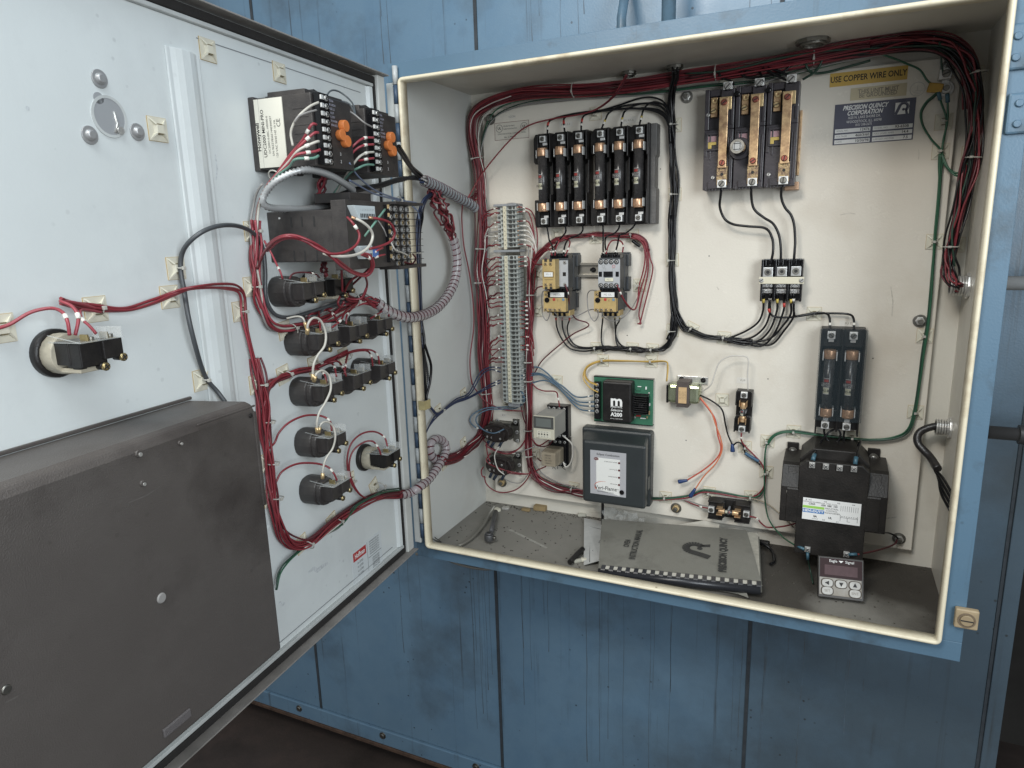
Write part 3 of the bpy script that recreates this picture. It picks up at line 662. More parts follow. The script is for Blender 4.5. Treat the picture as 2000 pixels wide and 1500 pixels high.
# ---- disconnect switch with exposed brass busbars
ds = Dv('disconnect_switch', 'black three-pole disconnect switch with long brass busbars and a square drive shaft', 'disconnect switch', BP, 1468, 265, .045)
L = ds.L
x0, y0 = L(1372, 372, .045); x1, y1 = L(1566, 150, .045)
pch = (x1-x0)/3
phen = pm('grey_black_phenolic', (.060, .052, .060), .33, var=.45, vs=25, bump=.15, bs=300, col2=(.028, .025, .028))
for i in range(3):
    a = x0+pch*i; b = a+pch-.002
    g = G(); g.box(a, b, y0, y1-.004, 0, .030)
    g.box(a, b, y0, y1-.075, .029, .045)                        # lower body
    g.box(a, a+.008, y1-.075, y1-.004, .029, .045); g.box(b-.024, b, y1-.075, y1-.006, .029, .045)  # cheeks round the top well
    g.box(a+.008, b-.024, y1-.016, y1-.004, .029, .040)
    pole = g.build('pole_housing', phen, ds.o, .0012)
    # ribs and steps moulded in the face
    g = G()
    for k in range(3): g.box(b-.014+k*.0045, b-.012+k*.0045, y0+.012, y1-.09, .045, .0485)
    g.box(a+.001, a+.006, y0+.06, y1-.08, .045, .047); g.box(a+.010, a+.013, y0+.055, y0+.10, .045, .0465)
    g.box(b-.006, b-.001, y1-.068, y1-.03, .045, .0475)
    for k in range(6): g.box(a+.004+k*.006, a+.007+k*.006, y0-.0015, y0+.006, .03, .046)
    g.box(a+.010, b-.016, y0+.002, y0+.014, .045, .050)
    g.build('moulded_rib', phen, pole, .0006)
    # inspection window with red tag and yellow tab
    wx0, wx1, wy0, wy1 = a+.004, a+.027, y1-.112, y1-.080
    g = G(); g.box(wx0, wx1, wy1-.004, wy1, .045, .049); g.box(wx0, wx1, wy0, wy0+.004, .045, .049); g.box(wx0, wx0+.004, wy0+.004, wy1-.004, .045, .049); g.box(wx1-.004, wx1, wy0+.004, wy1-.004, .045, .049)
    wf = g.build('window_frame', phen, ds.o, .0006)
    g = G(); g.box(wx0+.004, wx1-.004, wy0+.016, wy1-.006, .0452, .0462); g.build('indicator', pm('faded_red_card', (.50, .30, .32), .5, var=.35, vs=120), wf)
    g = G(); g.prism([(wx0+.004, wy0+.004), (wx0+.010, wy0+.004), (wx0+.010, wy0+.010), (wx1-.004, wy0+.010), (wx1-.004, wy0+.0155), (wx0+.004, wy0+.0155)], .0452, .0475); g.build('yellow_tab', pm('yellow_plate', (.62, .47, .14), .35, .4, var=.2, vs=80), wf, .0003)
# busbars
bars = [((1409, 201), (1415, 318)), ((1473, 193), (1477, 312)), ((1535, 186), (1539, 305))]
bars = [((1415, 200), (1409, 318)), ((1478, 194), (1468, 314)), ((1539, 189), (1531, 309))]
for i, (t_, b_) in enumerate(bars):
    xt, yt = L(*t_, .058); xb, yb = L(*b_, .058); xm = (xt+xb)/2
    g = G(); g.prism([(xm-.0075, yb-.009), (xm+.0075, yb-.009), (xm+.0075, yt+.008), (xm-.0075, yt+.008)], .0555, .058)
    bb = ds.part('busbar', g, BUSM, .0007)
    g = G(); g.box(xm-.0085, xm+.013, yt-.012, yt+.010, .051, .0555); ds.part('busbar_seat', g, BRASS, .0006)
    rc = pm('red_copper_screw', (.40, .13, .10), .35, .9, var=.3, vs=100)
    screw(bb, xm, yt, .058, .0054, rc, random.uniform(.3, 1), .0024); screw(bb, xm, yb, .058, .0054, rc, random.uniform(.3, 1.4), .0024)
    g = G(); g.box(xm-.0095, xm+.0095, yb-.040, yb-.005, .046, .0535); lg = ds.part('lower_contact', g, pm('corroded_brass', (.50, .38, .20), .5, .9, var=.8, vs=160, bump=.5, bs=400, col2=(.10, .06, .07)), .0006)
    g = G(); g.cyl((xm, yb-.020, .0535), 'z', .0028, .0004, 14); g.build('hole', INKB, lg)
    yl = y0+.010
    lug(ds.o, xm, yl, .044, .016, .014, .010, .9+.3*i, r=.0058)
    # upper line terminals: brass clamp with two screws in the well
    a = x0+pch*i
    xa = a+.016
    g = G(); g.box(xa-.006, xa+.006, y1-.052, y1-.018, .030, .041); tb = ds.part('clamp', g, BUSM, .0006)
    g = G(); g.tube((xa+.001, y1-.024, .041), 'z', .0052, .0022, .003, 18); g.build('stud_nut', BRASS, tb, .0004)
    screw(tb, xa-.001, y1-.041, .041, .0054, BRASS, .3, .0024)
    screw(ds.o, xm+.004, y1-.002, .045, .0062, STEEL, .8, .004)
    g = G(); g.box(xm-.004, xm+.012, y1-.010, y1+.006, .036, .045); ds.part('line_lug', g, TIN, .0006)
for px, py in ((1440, 183), (1501, 175)):
    x, y = L(px, py, .052); g = G(); g.cyl((x, y, .045), 'z', .0052, .008, 16, .0042); ds.part('black_button', g, BLACKG, .0008)
for px, py in ((1383, 225), (1556, 205), (1392, 347), (1501, 341)):
    x, y = L(px, py, .046); screw(ds.o, x, y, .045, .0036, STEEL, 1.2, .0015)
xs, ys = L(1445, 290, .05)
g = G(); g.cyl((xs, ys, .045), 'z', .0195, .006, 28); ds.part('shaft_collar', g, phen, .001)
g = G(); g.cyl((xs, ys, .05), 'z', .0125, .038, 26); sh = ds.part('drive_shaft', g, BLACKG, .001)
g = G(); g.tube((xs, ys, .088), 'z', .0122, .0082, .0012, 26); g.build('shaft_ring', SDARK, sh)
g = G(); g.cyl((xs, ys, .0882), 'z', .0078, .0006, 20); g.build('shaft_face', pm('satin_steel', (.38, .39, .39), .45, .8), sh)
g = G(); g.m = 0; g.path([(xs-.005, ys-.005, .0892), (xs+.005, ys-.005, .0892), (xs+.005, ys+.005, .0892), (xs-.005, ys+.005, .0892)], .0007, 5, True); g.build('square_socket', INKB, sh)
xq, yq = L(1546, 362, .03); g = G(); g.box(xq-.012, xq+.012, yq-.008, yq+.006, .0, .033); ds.part('foot_bracket', g, pm('copper_bracket', (.55, .36, .24), .4, .8, var=.5, vs=60), .0008)
x, y = L(1560, 240, .0); g = G(); g.box(x1-.001, x1+.003, y0+.02, y1-.05, 0, .012); ds.part('side_rail', g, BUSM, .0004)

# ---- power distribution block
pdb = Dv('distribution_block', 'black three-pole power distribution block with aluminium lugs and a beige retaining bar', 'distribution block', BP, 1526, 547, .02)
L = pdb.L; x0, y0 = L(1484, 588, .03); x1, y1 = L(1570, 506, .03)
g = G(); g.box(x0, x1, y0, y1, 0, .012)
for k in range(4):
    a = x0+(x1-x0-.004)*k/3; g.box(a, a+.004, y0+.0, y1, .011, .034)
for k in range(9): g.box(x0+.006+k*.0075, x0+.0085+k*.0075, y1-.012, y1-.001, .012, .030)
pdb.part('housing', g, BLACKG, .001)
lab = pm('aluminium_lug', (.70, .70, .68), .34, 1.0, var=.15, vs=60)
pw = (x1-x0)/3
for k in range(3):
    xc = x0+pw*(k+.5)
    yu = L(1500+24*k, 532-k*1, .036)[1]
    g = G(); g.cbox(xc, yu, .0175, .0175, .010, .034); lu = pdb.part('line_lug', g, lab, .0006)
    g = G(); g.tube((xc, yu, .034), 'z', .0062, .0030, .0014, 22); g.build('socket_screw', SDARK, lu, .0003)
    g = G(); g.cyl((xc, yu, .034), 'z', .0031, .0003, 14); g.build('socket', INKB, lu)
    for r_, pyy in ((0, 557), (1, 569)):
        yy = L(1500, pyy, .030)[1]
        g = G(); g.cbox(xc, yy, .0175, .0085, .008, .024+.006*(1-r_)); ll = pdb.part('load_lug', g, lab, .0005)
        for q in (-1, 1): screw(ll, xc+q*.0042, yy, .024+.006*(1-r_), .0036, lab, random.uniform(0, 3), .0012)
yb = L(1524, 548, .04)[1]
g = G(); g.box(x0-.003, x1+.003, yb-.0065, yb+.0065, .034, .0375); bar = pdb.part('retaining_bar', g, pm('beige_plastic', (.62, .58, .45), .5), .001)
for q in (x0+.0015, x1-.0015): screw(bar, q, yb, .0375, .0042, STEEL, .6, .0016)

# ---- contactors and overload relays
def contactor(label, pxl, aux):
    # pxl: left front x pixel at row 530
    d = Dv('contactor', label, 'contactor', BP, pxl+24, 534, .07)
    L = d.L; x0, y0 = L(pxl, 565, .072); x1, y1 = L(pxl+48, 503, .072)
    w2, h2 = (x1-x0)/2, (y1-y0)/2; cx_, cy_ = (x0+x1)/2, (y0+y1)/2
    W2, H2 = .0225, .036
    g = G(); g.cbox(cx_, cy_, 2*W2, 2*H2, .008, .036); g.cbox(cx_, cy_, 2*W2-.002, 2*H2-.010, .036, .070)
    for s_ in (-1, 1): g.cbox(cx_+.0, cy_+s_*.034, .050, .012, 0, .010)
    g.box(cx_+W2-.001, cx_+W2+.004, cy_-H2, cy_-.010, .0, .022); g.box(cx_+W2-.001, cx_+W2+.004, cy_+.012, cy_+H2, .0, .022)
    d.part('body', g, DKGREY, .001)
    g = G(); g.cbox(cx_, cy_+H2-.004, 2*W2-.004, .010, .034, .064); g.cbox(cx_, cy_-H2+.004, 2*W2-.004, .010, .034, .064)
    for k in range(4):
        for s_ in (-1, 1): g.cbox(cx_-.0165+.011*k, cy_+s_*(H2-.002), .0022, .014, .034, .068)
    d.part('terminal_shroud', g, BLACKG, .0005)
    if aux:
        fx0, fx1 = cx_-.0225, cx_+.008
        g = G(); g.box(cx_-.014, cx_+.0225, cy_-.027, cy_+.027, .070, .074); d.part('front_face', g, LGREY, .0008)
        g = G(); g.box(fx0-.002, fx1-.004, cy_-.030, cy_+.030, .074, .098); ax = d.part('auxiliary_block', g, TAN, .001)
        g = G(); g.box(fx0+.001, fx1-.0075, cy_-.006, cy_+.006, .098, .0988); fr_ = g.build('frame', pm('brown_frame', (.20, .13, .05), .5), ax, .0002)
        g = G(); g.box(fx0+.0025, fx1-.009, cy_-.0045, cy_+.0045, .0989, .0995); g.build('number_tag', WHITEP, fr_)
        text('M1-1', .0055, INKGY, fr_, (fx0+fx1)/2-.003, cy_, .0997)
        text('ALLEN-BRADLEY', .0025, INKB, ax, (fx0+fx1)/2-.003, cy_-.0105, .0982)
        for q in (fx0+.006, fx0+.017):
            for s_ in (-1, 1):
                screw(ax, q, cy_+s_*.021, .098, .0038, BRASS, .8, .001, True)
                g = G(); g.cbox(q, cy_+s_*.0285, .006, .006, .094, .0984); g.build('notch', INKB, ax)
        for s_ in (-1, 1): screw(d.o, cx_+.0165, cy_+s_*.0225, .074, .0038, STEEL, .8, .001, True)
        g = G(); g.cbox(cx_+.015, cy_-.001, .007, .008, .074, .0745); d.part('pusher', g, BLACK)
    else:
        g = G(); g.box(cx_-.0225, cx_+.0225, cy_-.028, cy_+.028, .070, .074); ff = d.part('front_face', g, LGREY, .0008)
        g = G(); g.cbox(cx_-.001, cy_-.001, .019, .011, .074, .0762)
        for k in range(5): g.cbox(cx_-.009+.004*k, cy_-.001, .001, .011, .0762, .0772)
        g.build('slider', BLACKG, ff, .0003)
        for q in (-1, 1):
            g = G(); g.cbox(cx_+q*.0175, cy_-.001, .0065, .010, .074, .0748); g.build('side_window', BLACKG, ff)
        g = G(); g.cbox(cx_+.001, cy_-.012, .017, .0065, .074, .0765); nt_ = g.build('number_tag', pm('cream_tag', (.66, .64, .50), .5), ff, .0004)
        text('M2-1', .0045, INKGY, nt_, cx_+.001, cy_-.012, .0767)
        for q, mt in ((-.011, INKGY), (.010, INKR)):
            g = G(); g.tube((cx_+q, cy_+.0145, .074), 'z', .0030, .0024, .0003, 18); g.build('printed_ring', mt, ff)
        lines(ff, INKGY, [(cx_-.0065, cx_-.006, cy_+.005, cy_+.011), (cx_+.0075, cx_+.008, cy_+.005, cy_+.011), (cx_-.012, cx_-.0065, cy_+.0105, cy_+.011), (cx_+.008, cx_+.012, cy_+.0105, cy_+.011)], .0741)
        for k in range(4):
            for s_ in (-1, 1):
                screw(ff, cx_-.0165+.0108*k, cy_+s_*.0235, .0741, .0036, STEEL, .8, .0009, True)
                g = G(); g.tube((cx_-.0165+.0108*k, cy_+s_*.0235, .0741), 'z', .0048, .0039, .0012, 16); g.build('screw_well', BLACKG, ff)
    return d, cx_, cy_
c1, c1x, c1y = contactor('left contactor carrying a tan auxiliary contact block on its front', 1066, True)
c2, c2x, c2y = contactor('right contactor with a plain light grey front and a row of four screws', 1166, False)
def overload(label, pxl, pyt, tagt):
    d = Dv('overload_relay', label, 'overload relay', BP, pxl+22, 592, .07)
    L = d.L; x0, y0 = L(pxl, 608, .072); x1, y1 = L(pxl+44, 581, .072)
    g = G(); g.box(x0+.002, x1+.0, y0-.004, y1+.010, .010, .062); g.box(x0+.004, x1+.002, y0+.002, y1+.004, .0, .012)
    d.part('body', g, DKGREY, .0012)
    g = G(); g.box(x0+.010, x1+.003, y1-.001, y1+.012, .050, .076)
    for k in range(4): g.box(x0+.010+k*.0105, x0+.0165+k*.0105, y1+.012, y1+.018, .050, .068)
    d.part('link_bridge', g, BLACKG, .0006)
    g = G(); g.box(x0, x1-.001, y0, y1, .060, .076); g.box(x0, x0+.013, y1-.001, y1+.013, .060, .074)
    ff = d.part('tan_front', g, TAN, .0008)
    g = G(); g.box(x0+.016, x1-.004, y1+.001, y1+.0105, .0762, .0772); tg = d.part('number_tag', g, WHITEP, .0002)
    text(tagt, .0058, INKGY, tg, (x0+x1)/2+.006, y1+.0058, .0774)
    g = G(); g.cyl((x0+.0085, y1-.0055, .076), 'z', .0055, .0012, 20); dl = g.build('setting_dial', BLACKG, ff, .0003)
    for k in range(8):
        a = k*math.pi/4; g = G(); g.cyl((x0+.0085+.0068*math.cos(a), y1-.0055+.0068*math.sin(a), .0761), 'z', .0005, .0003, 6); g.build('dial_mark', INKB, ff)
    g = G(); g.cbox(x0+.0245, y1-.004, .005, .005, .076, .0775); g.build('reset_button', INKR, ff, .0004)
    g = G(); g.cyl((x1-.006, y1-.004, .076), 'z', .0030, .0014, 16); g.build('test_button', pm('blue_grey_button', (.16, .25, .33), .5), ff, .0003)
    text('C', .004, INKB, ff, x0+.032, y1-.006, .0763)
    screw(ff, x0+.006, y1+.006, .074, .0036, BRASS, .8, .0012, True)
    for k in range(4): screw(ff, x0+.0055+.0105*k, y0+.004, .076, .0036, BRASS, .9, .0012, True)
    g = G(); g.box(x0+.013, x1+.002, y0-.010, y0+.001, .030, .060); d.part('terminal_block', g, TAN, .0008)
    for k in range(3):
        g = G(); g.cbox(x0+.020+.0105*k, y0-.006, .006, .010, .034, .0605); d.part('terminal_well', g, BLACKG, .0004)
    return d, x0, x1, y0, y1
o1 = overload('overload relay with tan front under the left contactor', 1063, 580, 'M1 OL')
o2 = overload('overload relay with tan front under the right contactor', 1161, 580, 'M2 OL')
# DIN rail between the contactors
rl = Dv('din_rail', 'short length of zinc plated mounting rail crossing behind both contactors', 'mounting rail', BP, 1150, 527, .008)
L = rl.L; xa, _ = L(1090, 530, .008); xb, _ = L(1210, 530, .008)
yt = L(1150, 513, .008)[1]; yb = L(1150, 541, .008)[1]
g = G(); g.prism([(yb, .0075), (yb, .0065), (yb+.0045, .0065), (yb+.0045, 0), (yt-.0045, 0), (yt-.0045, .0065), (yt, .0065), (yt, .0075), (yt-.0055, .0075), (yt-.0055, .001), (yb+.0055, .001), (yb+.0055, .0075)], xa, xb, 'x')
rl.part('rail', g, pm('zinc_rail', (.62, .58, .50), .35, 1.0, var=.3, vs=40), .0003)
x, y = L(1159, 527, .002); g = G(); g.prism([(x-.008, y-.003), (x+.002, y-.003), (x+.002, y+.003), (x-.008, y+.003)], .001, .0014); rl.part('slot', g, INKB)
screw(rl.o, x, y, .0015, .0055, BLACKG, .5, .003)

# ---- amplifier circuit board with black potted module
ab = Dv('amplifier_board', 'green circuit board carrying a black potted module with a white letter m', 'circuit board', BP, 1217, 780, .01)
L = ab.L; x0, y0 = L(1160, 822, .012); x1, y1 = L(1276, 742, .012)
pcb = pm('green_circuit_board', (.045, .17, .10), .42, var=.25, vs=50)
g = G(); g.box(x0, x1, y0, y1, .009, .0108); bd = ab.part('board', g, pcb, .0002)
for q in (y0, y1):
    g = G(); g.box(x0, x1, q-.001, q+.001, 0, .012); ab.part('carrier', g, BLACKG, .0003)
mx0, my0 = L(1176, 823, .042); mx1, my1 = L(1233, 748, .042)
g = G(); g.box(mx0, mx1, my0, my1, .010, .042); md = ab.part('potted_module', g, BLACK, .004)
mcx = (mx0+mx1)/2
text('m', .034, INKW, md, mcx, my0+.047, .0423, bold=.0009, sx=1.05); text('MAXITROL', .0052, INKW, md, mcx, my0+.0345, .0423, bold=.0001)
text('Selectra', .0078, INKW, md, mcx, my0+.0275, .0423, shear=.25, bold=.0001); text('A200', .0115, INKW, md, mcx, my0+.0175, .0423, bold=.0004); text('SIGNAL CONDITIONER', .0026, INKW, md, mcx, my0+.0085, .0423)
g = G(); g.box(x0+.004, x0+.017, y0+.008, y1-.010, .0108, .022); tbk = ab.part('terminal_block', g, BLACKG, .0006)
for k in range(6): screw(tbk, x0+.0105, y1-.017-k*.0118, .022, .0046, STEEL, .7+k*.3, .002, True)
hx, hy = L(1250, 790, .025)
fins = pm('black_anodised', (.02, .02, .021), .35, .6)
g = G(); g.cbox(hx-.004, hy, .040, .042, .0108, .014)
for k in range(9):
    yy = hy+(k-4)*.0048; g.prism([(hx-.022, yy+.004), (hx-.012, yy-.002), (hx+.014, yy-.002), (hx+.018, yy), (hx-.010, yy), (hx-.021, yy+.0055)], .013, .030)
ab.part('heat_sink', g, fins, .0003)
g = G(); g.cyl((hx+.002, hy-.002, .014), 'z', .006, .014, 16); ab.part('transistor', g, BLACKG, .0005)
for px, py, mt, w_, h_ in ((1249, 755, INKW, .008, .0015), (1247, 761, pcb, .01, .004), (1262, 758, INKW, .003, .006), (1268, 768, STEEL, .003, .003), (1268, 806, pm('resistor', (.45, .30, .15), .5), .003, .009), (1247, 812, INKR, .010, .003), (1240, 815, STEEL, .004, .004), (1256, 817, INKW, .012, .002), (1264, 815, BRASS, .003, .005), (1269, 790, INKW, .002, .006)):
    x, y = L(px, py, .012); g = G(); g.cbox(x, y, w_, h_, .0108, .0135); ab.part('component', g, mt, .0003)

# ---- flame monitor
fm = Dv('flame_monitor', 'dark grey box shaped flame monitor with a silver label, largest box low on the plate', 'flame monitor', BP, 1206, 912, .05)
L = fm.L
charc = pm('charcoal_plastic', (.032, .038, .040), .36, var=.2, vs=14, bump=.18, bs=500)
bx0, by0 = L(1142, 968, .012); bx1, by1 = L(1276, 842, .012)
g = G(); g.box(bx0, bx1, by0, by1, 0, .030); fm.part('base', g, charc, .005)
cx0, cy0 = L(1139, 978, .088); cx1, cy1 = L(1262, 872, .088)
g = G()
v = [(bx0+.004, by0+.004, .028), (bx1-.006, by0+.004, .028), (bx0+.004, by1-.006, .028), (bx1-.006, by1-.006, .028), (cx0, cy0, .088), (cx1, cy0, .088), (cx0, cy1, .088), (cx1, cy1, .088)]
g.add(v, [(0, 2, 3, 1), (4, 5, 7, 6), (0, 1, 5, 4), (2, 6, 7, 3), (0, 4, 6, 2), (1, 3, 7, 5)]); cv = fm.part('cover', g, charc, .005)
g = G(); g.box(bx1-.008, bx1-.001, by0+.045, by0+.075, .030, .050); fm.part('latch', g, charc, .002)
g = G(); g.path([(bx1-.004, by0+.052, .058), (bx1-.004, by0+.060, .052), (bx1-.002, by0+.068, .042)], .0018, 6); fm.part('latch_rib', g, charc)
for z_ in (.018,):
    for yy in (by0+.030, by0+.092):
        g = G(); g.tube((bx1-.0005, yy, z_), 'x', .009, .008, .0008, 22); fm.part('knockout', g, charc)
lx0, ly0 = L(1153, 963, .089); lx1, ly1 = L(1223, 886, .089)
silver = pm('silver_label', (.50, .50, .52), .4, .3)
lb = sticker(cv, lx0, lx1, ly0, ly1, .0882, silver, 'label')
lw, lh = lx1-lx0, ly1-ly0
g = G(); g.prism([(lx0+lw*.17, ly0+lh*.12), (lx0+lw*.83, ly0+lh*.02), (lx0+lw*.83, ly0+lh*.84), (lx0+lw*.17, ly0+lh*.84)], .0886, .0888); g.build('white_field', WHITEP, lb)
text('Eclipse Combustion', .0062, INKB, lb, lx0+lw*.5, ly1-lh*.08, .0889, bold=.00005)
g = G(); g.cyl((lx0+lw*.17, ly1-lh*.19, .0888), 'z', .0052, .0002, 20); g.v = [(a, (b-(ly1-lh*.19))*.62+(ly1-lh*.19), c) for a, b, c in g.v]; g.build('oval_badge', pm('maroon_ink', (.12, .02, .02), .6), lb)
text('Eclipse', .0026, INKW, lb, lx0+lw*.17, ly1-lh*.19, .0892)
for k, tt in enumerate(('INTERLOCKS CLOSED', 'PILOT FLAME', 'FLAME FAILURE', 'AIR FAILURE')):
    yy = ly1-lh*(.23+.165*k)
    text(tt, .0029, INKB, lb, lx0+lw*.76, yy, .0890, align='RIGHT')
    g = G(); g.cyl((lx0+lw*.81, yy, .0888), 'z', .0022, .0010, 14); g.build('indicator_lamp', pm('dark_red_lens', (.10, .015, .015), .25), lb)
text('RESET', .0022, INKB, lb, lx0+lw*.78, ly0+lh*.16, .0890)
g = G(); g.cyl((lx0+lw*.89, ly0+lh*.115, .0888), 'z', .0050, .0022, 20); g.build('reset_button', BLACKG, lb, .0004)
text('Veri-Flame', .0120, INKB, lb, lx0+lw*.44, ly0+lh*.155, .0890, bold=.0001, sx=.92); text('Flame Monitoring Controls', .0033, INKB, lb, lx0+lw*.43, ly0+lh*.07, .0890)
g = G(); pts = [(lx0+lw*(.40-.28*math.cos(math.radians(a))), ly0+lh*(.19+.12*math.sin(math.radians(a))), .0891) for a in range(-35, 110, 12)]
for i in range(len(pts)-1):
    (a, b, c), (a2, b2, c2) = pts[i], pts[i+1]; t0 = .0014*(1-i/12); t1 = .0014*(1-(i+1)/12)
    g.add([(a, b-t0, c), (a2, b2-t1, c2), (a2, b2+t1, c2), (a, b+t0, c)], [(0, 1, 2, 3)])
g.build('red_swoosh', pm('orange_red_ink', (.55, .10, .05), .6), lb)

# ---- timer and its socket, relay and its socket
tm = Dv('timer_relay', 'grey square timer relay with a dark display plugged in above the clear relay', 'timer', BP, 1090, 815, .02)
L = tm.L
sx_, sy_ = L(1090, 815, .016)
def socket(d, px0, py0, px1, py1):
    a, b = d.L(px0, py1, .018); c, e = d.L(px1, py0, .018)
    g = G(); g.box(a, c, b, e, 0, .020); g.box(a+.004, c-.004, b, e, .019, .026)
    so = d.part('socket', g, BLACKG, .001)
    for k in range(4):
        for yy in (e-.006, b+.006): screw(so, a+.007+(c-a-.014)*k/3, yy, .026, .0034, STEEL, .8*k, .0012, True)
    return a, c, b, e
socket(tm, 1070, 793, 1110, 852)
x0, y0 = L(1042, 856, .098); x1, y1 = L(1082, 815, .098)
g = G(); g.box(x0+.001, x1-.001, y0+.001, y1-.001, .024, .092); tm.part('case', g, pm('timer_case', (.33, .32, .29), .5, var=.15, vs=20), .001)
g = G(); g.box(x0, x1, y0, y1, .092, .098); bz = tm.part('bezel', g, pm('timer_beige', (.52, .49, .39), .5), .0012)
g = G(); g.box(x0+.001, x1-.001, y0+.024, y1-.001, .098, .0986); pn = tm.part('display_panel', g, pm('display_dark', (.07, .07, .065), .25), .0004)
g = G(); g.box(x0+.007, x1-.007, y0+.028, y1-.005, .0986, .0990); g.build('display', pm('lcd_grey', (.13, .14, .13), .2), pn)
g = G(); g.box(x0+.008, x1-.008, y0+.004, y0+.019, .098, .0985); kp = g.build('keypad', pm('keypad_cream', (.60, .57, .47), .5), bz)
for r_ in range(3):
    for c_ in range(4):
        g = G(); g.cbox(x0+.0135+c_*.0065, y0+.0065+r_*.005, .0026, .0012 if r_ != 1 else .0032, .0985, .0990); g.build('key', INKGY if r_ != 1 else INKB, kp)
text('omron', .0028, INKB, bz, x0+.010, y0+.0022, .0982)
rc_ = Dv('ice_cube_relay', 'clear amber relay plugged in its black socket below the timer', 'relay', BP, 1090, 880, .02)
L = rc_.L; socket(rc_, 1073, 858, 1111, 906)
x0, y0 = L(1056, 911, .072); x1, y1 = L(1083, 884, .072); x1 += .004
amber = pm('amber_relay_case', (.40, .34, .25), .18, alpha=.72, var=.2, vs=60)
g = G(); g.frustum(x0, x1, y0, y1, .050, .074, .002); g.box(x0, x1, y0, y1, .022, .050); rcb = rc_.part('case', g, amber, .003)
g = G(); g.box(x0+.004, x1-.004, y0+.004, y1-.010, .026, .060); rc_.part('coil', g, pm('relay_core', (.25, .17, .10), .5, .3, var=.6, vs=200), .002)
for k, tt in enumerate(('MIDTEX', '120 VAC', '10A 250V', 'RELAY')):
    text(tt, .0042, INKB, rcb, (x0+x1)/2, y1-.008-.006*k, .0743)
# handwriting beside it
xx, yy = BP.hit(1092, 913, 0)
hw = thing('handwriting', 'black marker letters R1 written on the plate below the clear relay', 'handwriting', BP, xx, yy)
g = G()
for st in ([(-.016, -.005), (-.013, .006), (-.008, .0055), (-.009, .0015), (-.014, .0005), (-.008, -.0055)], [(-.004, -.004), (-.004, .006)], [(.006, .006), (.009, .0005), (.016, -.004)], [(.012, .006), (.009, .0005)]):
    g.path([(a, b, .0003) for a, b in st], .0007, 5)
g.v = [(a, b, c*.2+.0002) for a, b, c in g.v]; g.build('marker_stroke', INKB, hw); hw['label'] = 'black marker letters R1 written on the plate below the clear relay'

# ---- two round-cornered black power relays at the lower left
rb = pm('brown_black_bakelite', (.026, .019, .017), .42, var=.4, vs=40, bump=.2, bs=300)
def power_relay(label, px, py):
    d = Dv('power_relay', label, 'power relay', BP, px, py, .02)
    L = d.L
    g = G(); g.cbox(.018, .014, .052, .010, 0, .003); g.box(.030, .046, -.030, .026, 0, .003); g.cbox(.0, -.002, .060, .040, .002, .018)
    fr_ = d.part('mounting_frame', g, SDARK, .0006)
    for q in ((-.010, .021), (.037, .021), (.040, -.003), (.041, -.024)): screw(fr_, q[0], q[1]-.003, .003, .0048, STEEL, .5, .003)
    g = G(); n = 26; rr = .031
    out = []
    for k in range(n):
        a = 2*math.pi*k/n; r_ = rr*(1 if abs(math.sin(a)) < .8 else .92); out.append((.0+r_*1.12*math.cos(a)*(1.0), -.004+r_*.80*math.sin(a)))
    g.prism(out, .012, .036); bo = d.part('body', g, rb, .002)
    g = G(); g.prism([(a*.78, -.004+(b+.004)*.72) for a, b in out], .035, .042); g.cbox(.022, -.004, .004, .034, .03, .044); g.cbox(-.006, -.004, .003, .030, .04, .044); g.build('cap', rb, bo, .0012)
    for q in ((-.020, .006), (-.008, .006), (.012, .005), (-.020, -.010), (-.008, -.011), (.014, -.012)): screw(bo, q[0], q[1]-.002, .042, .0026, STEEL, .5, .0014)
    for q in ((-.022, -.030, .6), (-.010, -.034, .9), (.010, -.032, .7)):
        g = G(); g.path([(q[0]+.006, q[1]+.012, .026), (q[0], q[1]+.004, .030), (q[0]-.006*q[2], q[1]-.006, .034)], .0036, 8); d.part('terminal_boot', g, pm('blue_black_boot', (.02, .03, .05), .35), .0)
    return d
power_relay('upper dark brown power relay at the lower left of the plate', 974, 840)
power_relay('lower dark brown power relay at the lower left of the plate', 979, 904)

# ---- small bell-type transformer
st = Dv('small_transformer', 'small steel framed transformer with an orange label in the middle of the plate', 'transformer', BP, 1335, 765, .02)
L = st.L; x0, y0 = L(1303, 790, .038); x1, y1 = L(1366, 752, .038)
g = G(); g.cbox((x0+x1)/2+.012, y1+.002, .062, .016, 0, .004); mb = st.part('mounting_strap', g, STEEL, .0006)
for q in (-.022, .022): screw(mb, (x0+x1)/2+.012+q, y1+.003, .004, .0052, BLACKG, .5, .003)
shiny = pm('olive_chrome_shell', (.55, .58, .42), .22, .9, var=.35, vs=30, col2=(.32, .36, .22))
g = G(); g.box(x0, x1, y0+.004, y1-.002, .004, .038); st.part('end_bell', g, shiny, .006)
xm = (x0+x1)/2
lam = pm('laminated_core', (.13, .105, .095), .5, .3, var=.5, vs=20, bump=.4, bs=700)
g = G()
for k in range(8): g.box(xm-.0125, xm+.0115, y0-.003, y1+.005, .003+k*.0048, .0072+k*.0048)
st.part('core', g, lam, .0003)
g = G(); g.box(xm-.0145, xm+.0135, y0+.004, y1-.004, .002, .0418); g.cbox(xm-.0005, (y0+y1)/2, .0270, .0300, .0405, .0425)
st.part('core_band', g, lam, .0004)
lb = sticker(st.o, xm-.0085, xm+.0080, y0+.006, y1-.006, .0426, pm('orange_paper', (.62, .42, .22), .6, var=.2, vs=90), 'label')
for k in range(5): text('CLASS 2 TRANSF 120V', .0017, INKB, lb, xm-.0065+.003*k, (y0+y1)/2, .0431, rot=math.pi/2)
g = G(); g.box(x0-.004, x0, y0+.002, y1-.006, .004, .030); st.part('terminal_insulator', g, BLACKG, .0004)

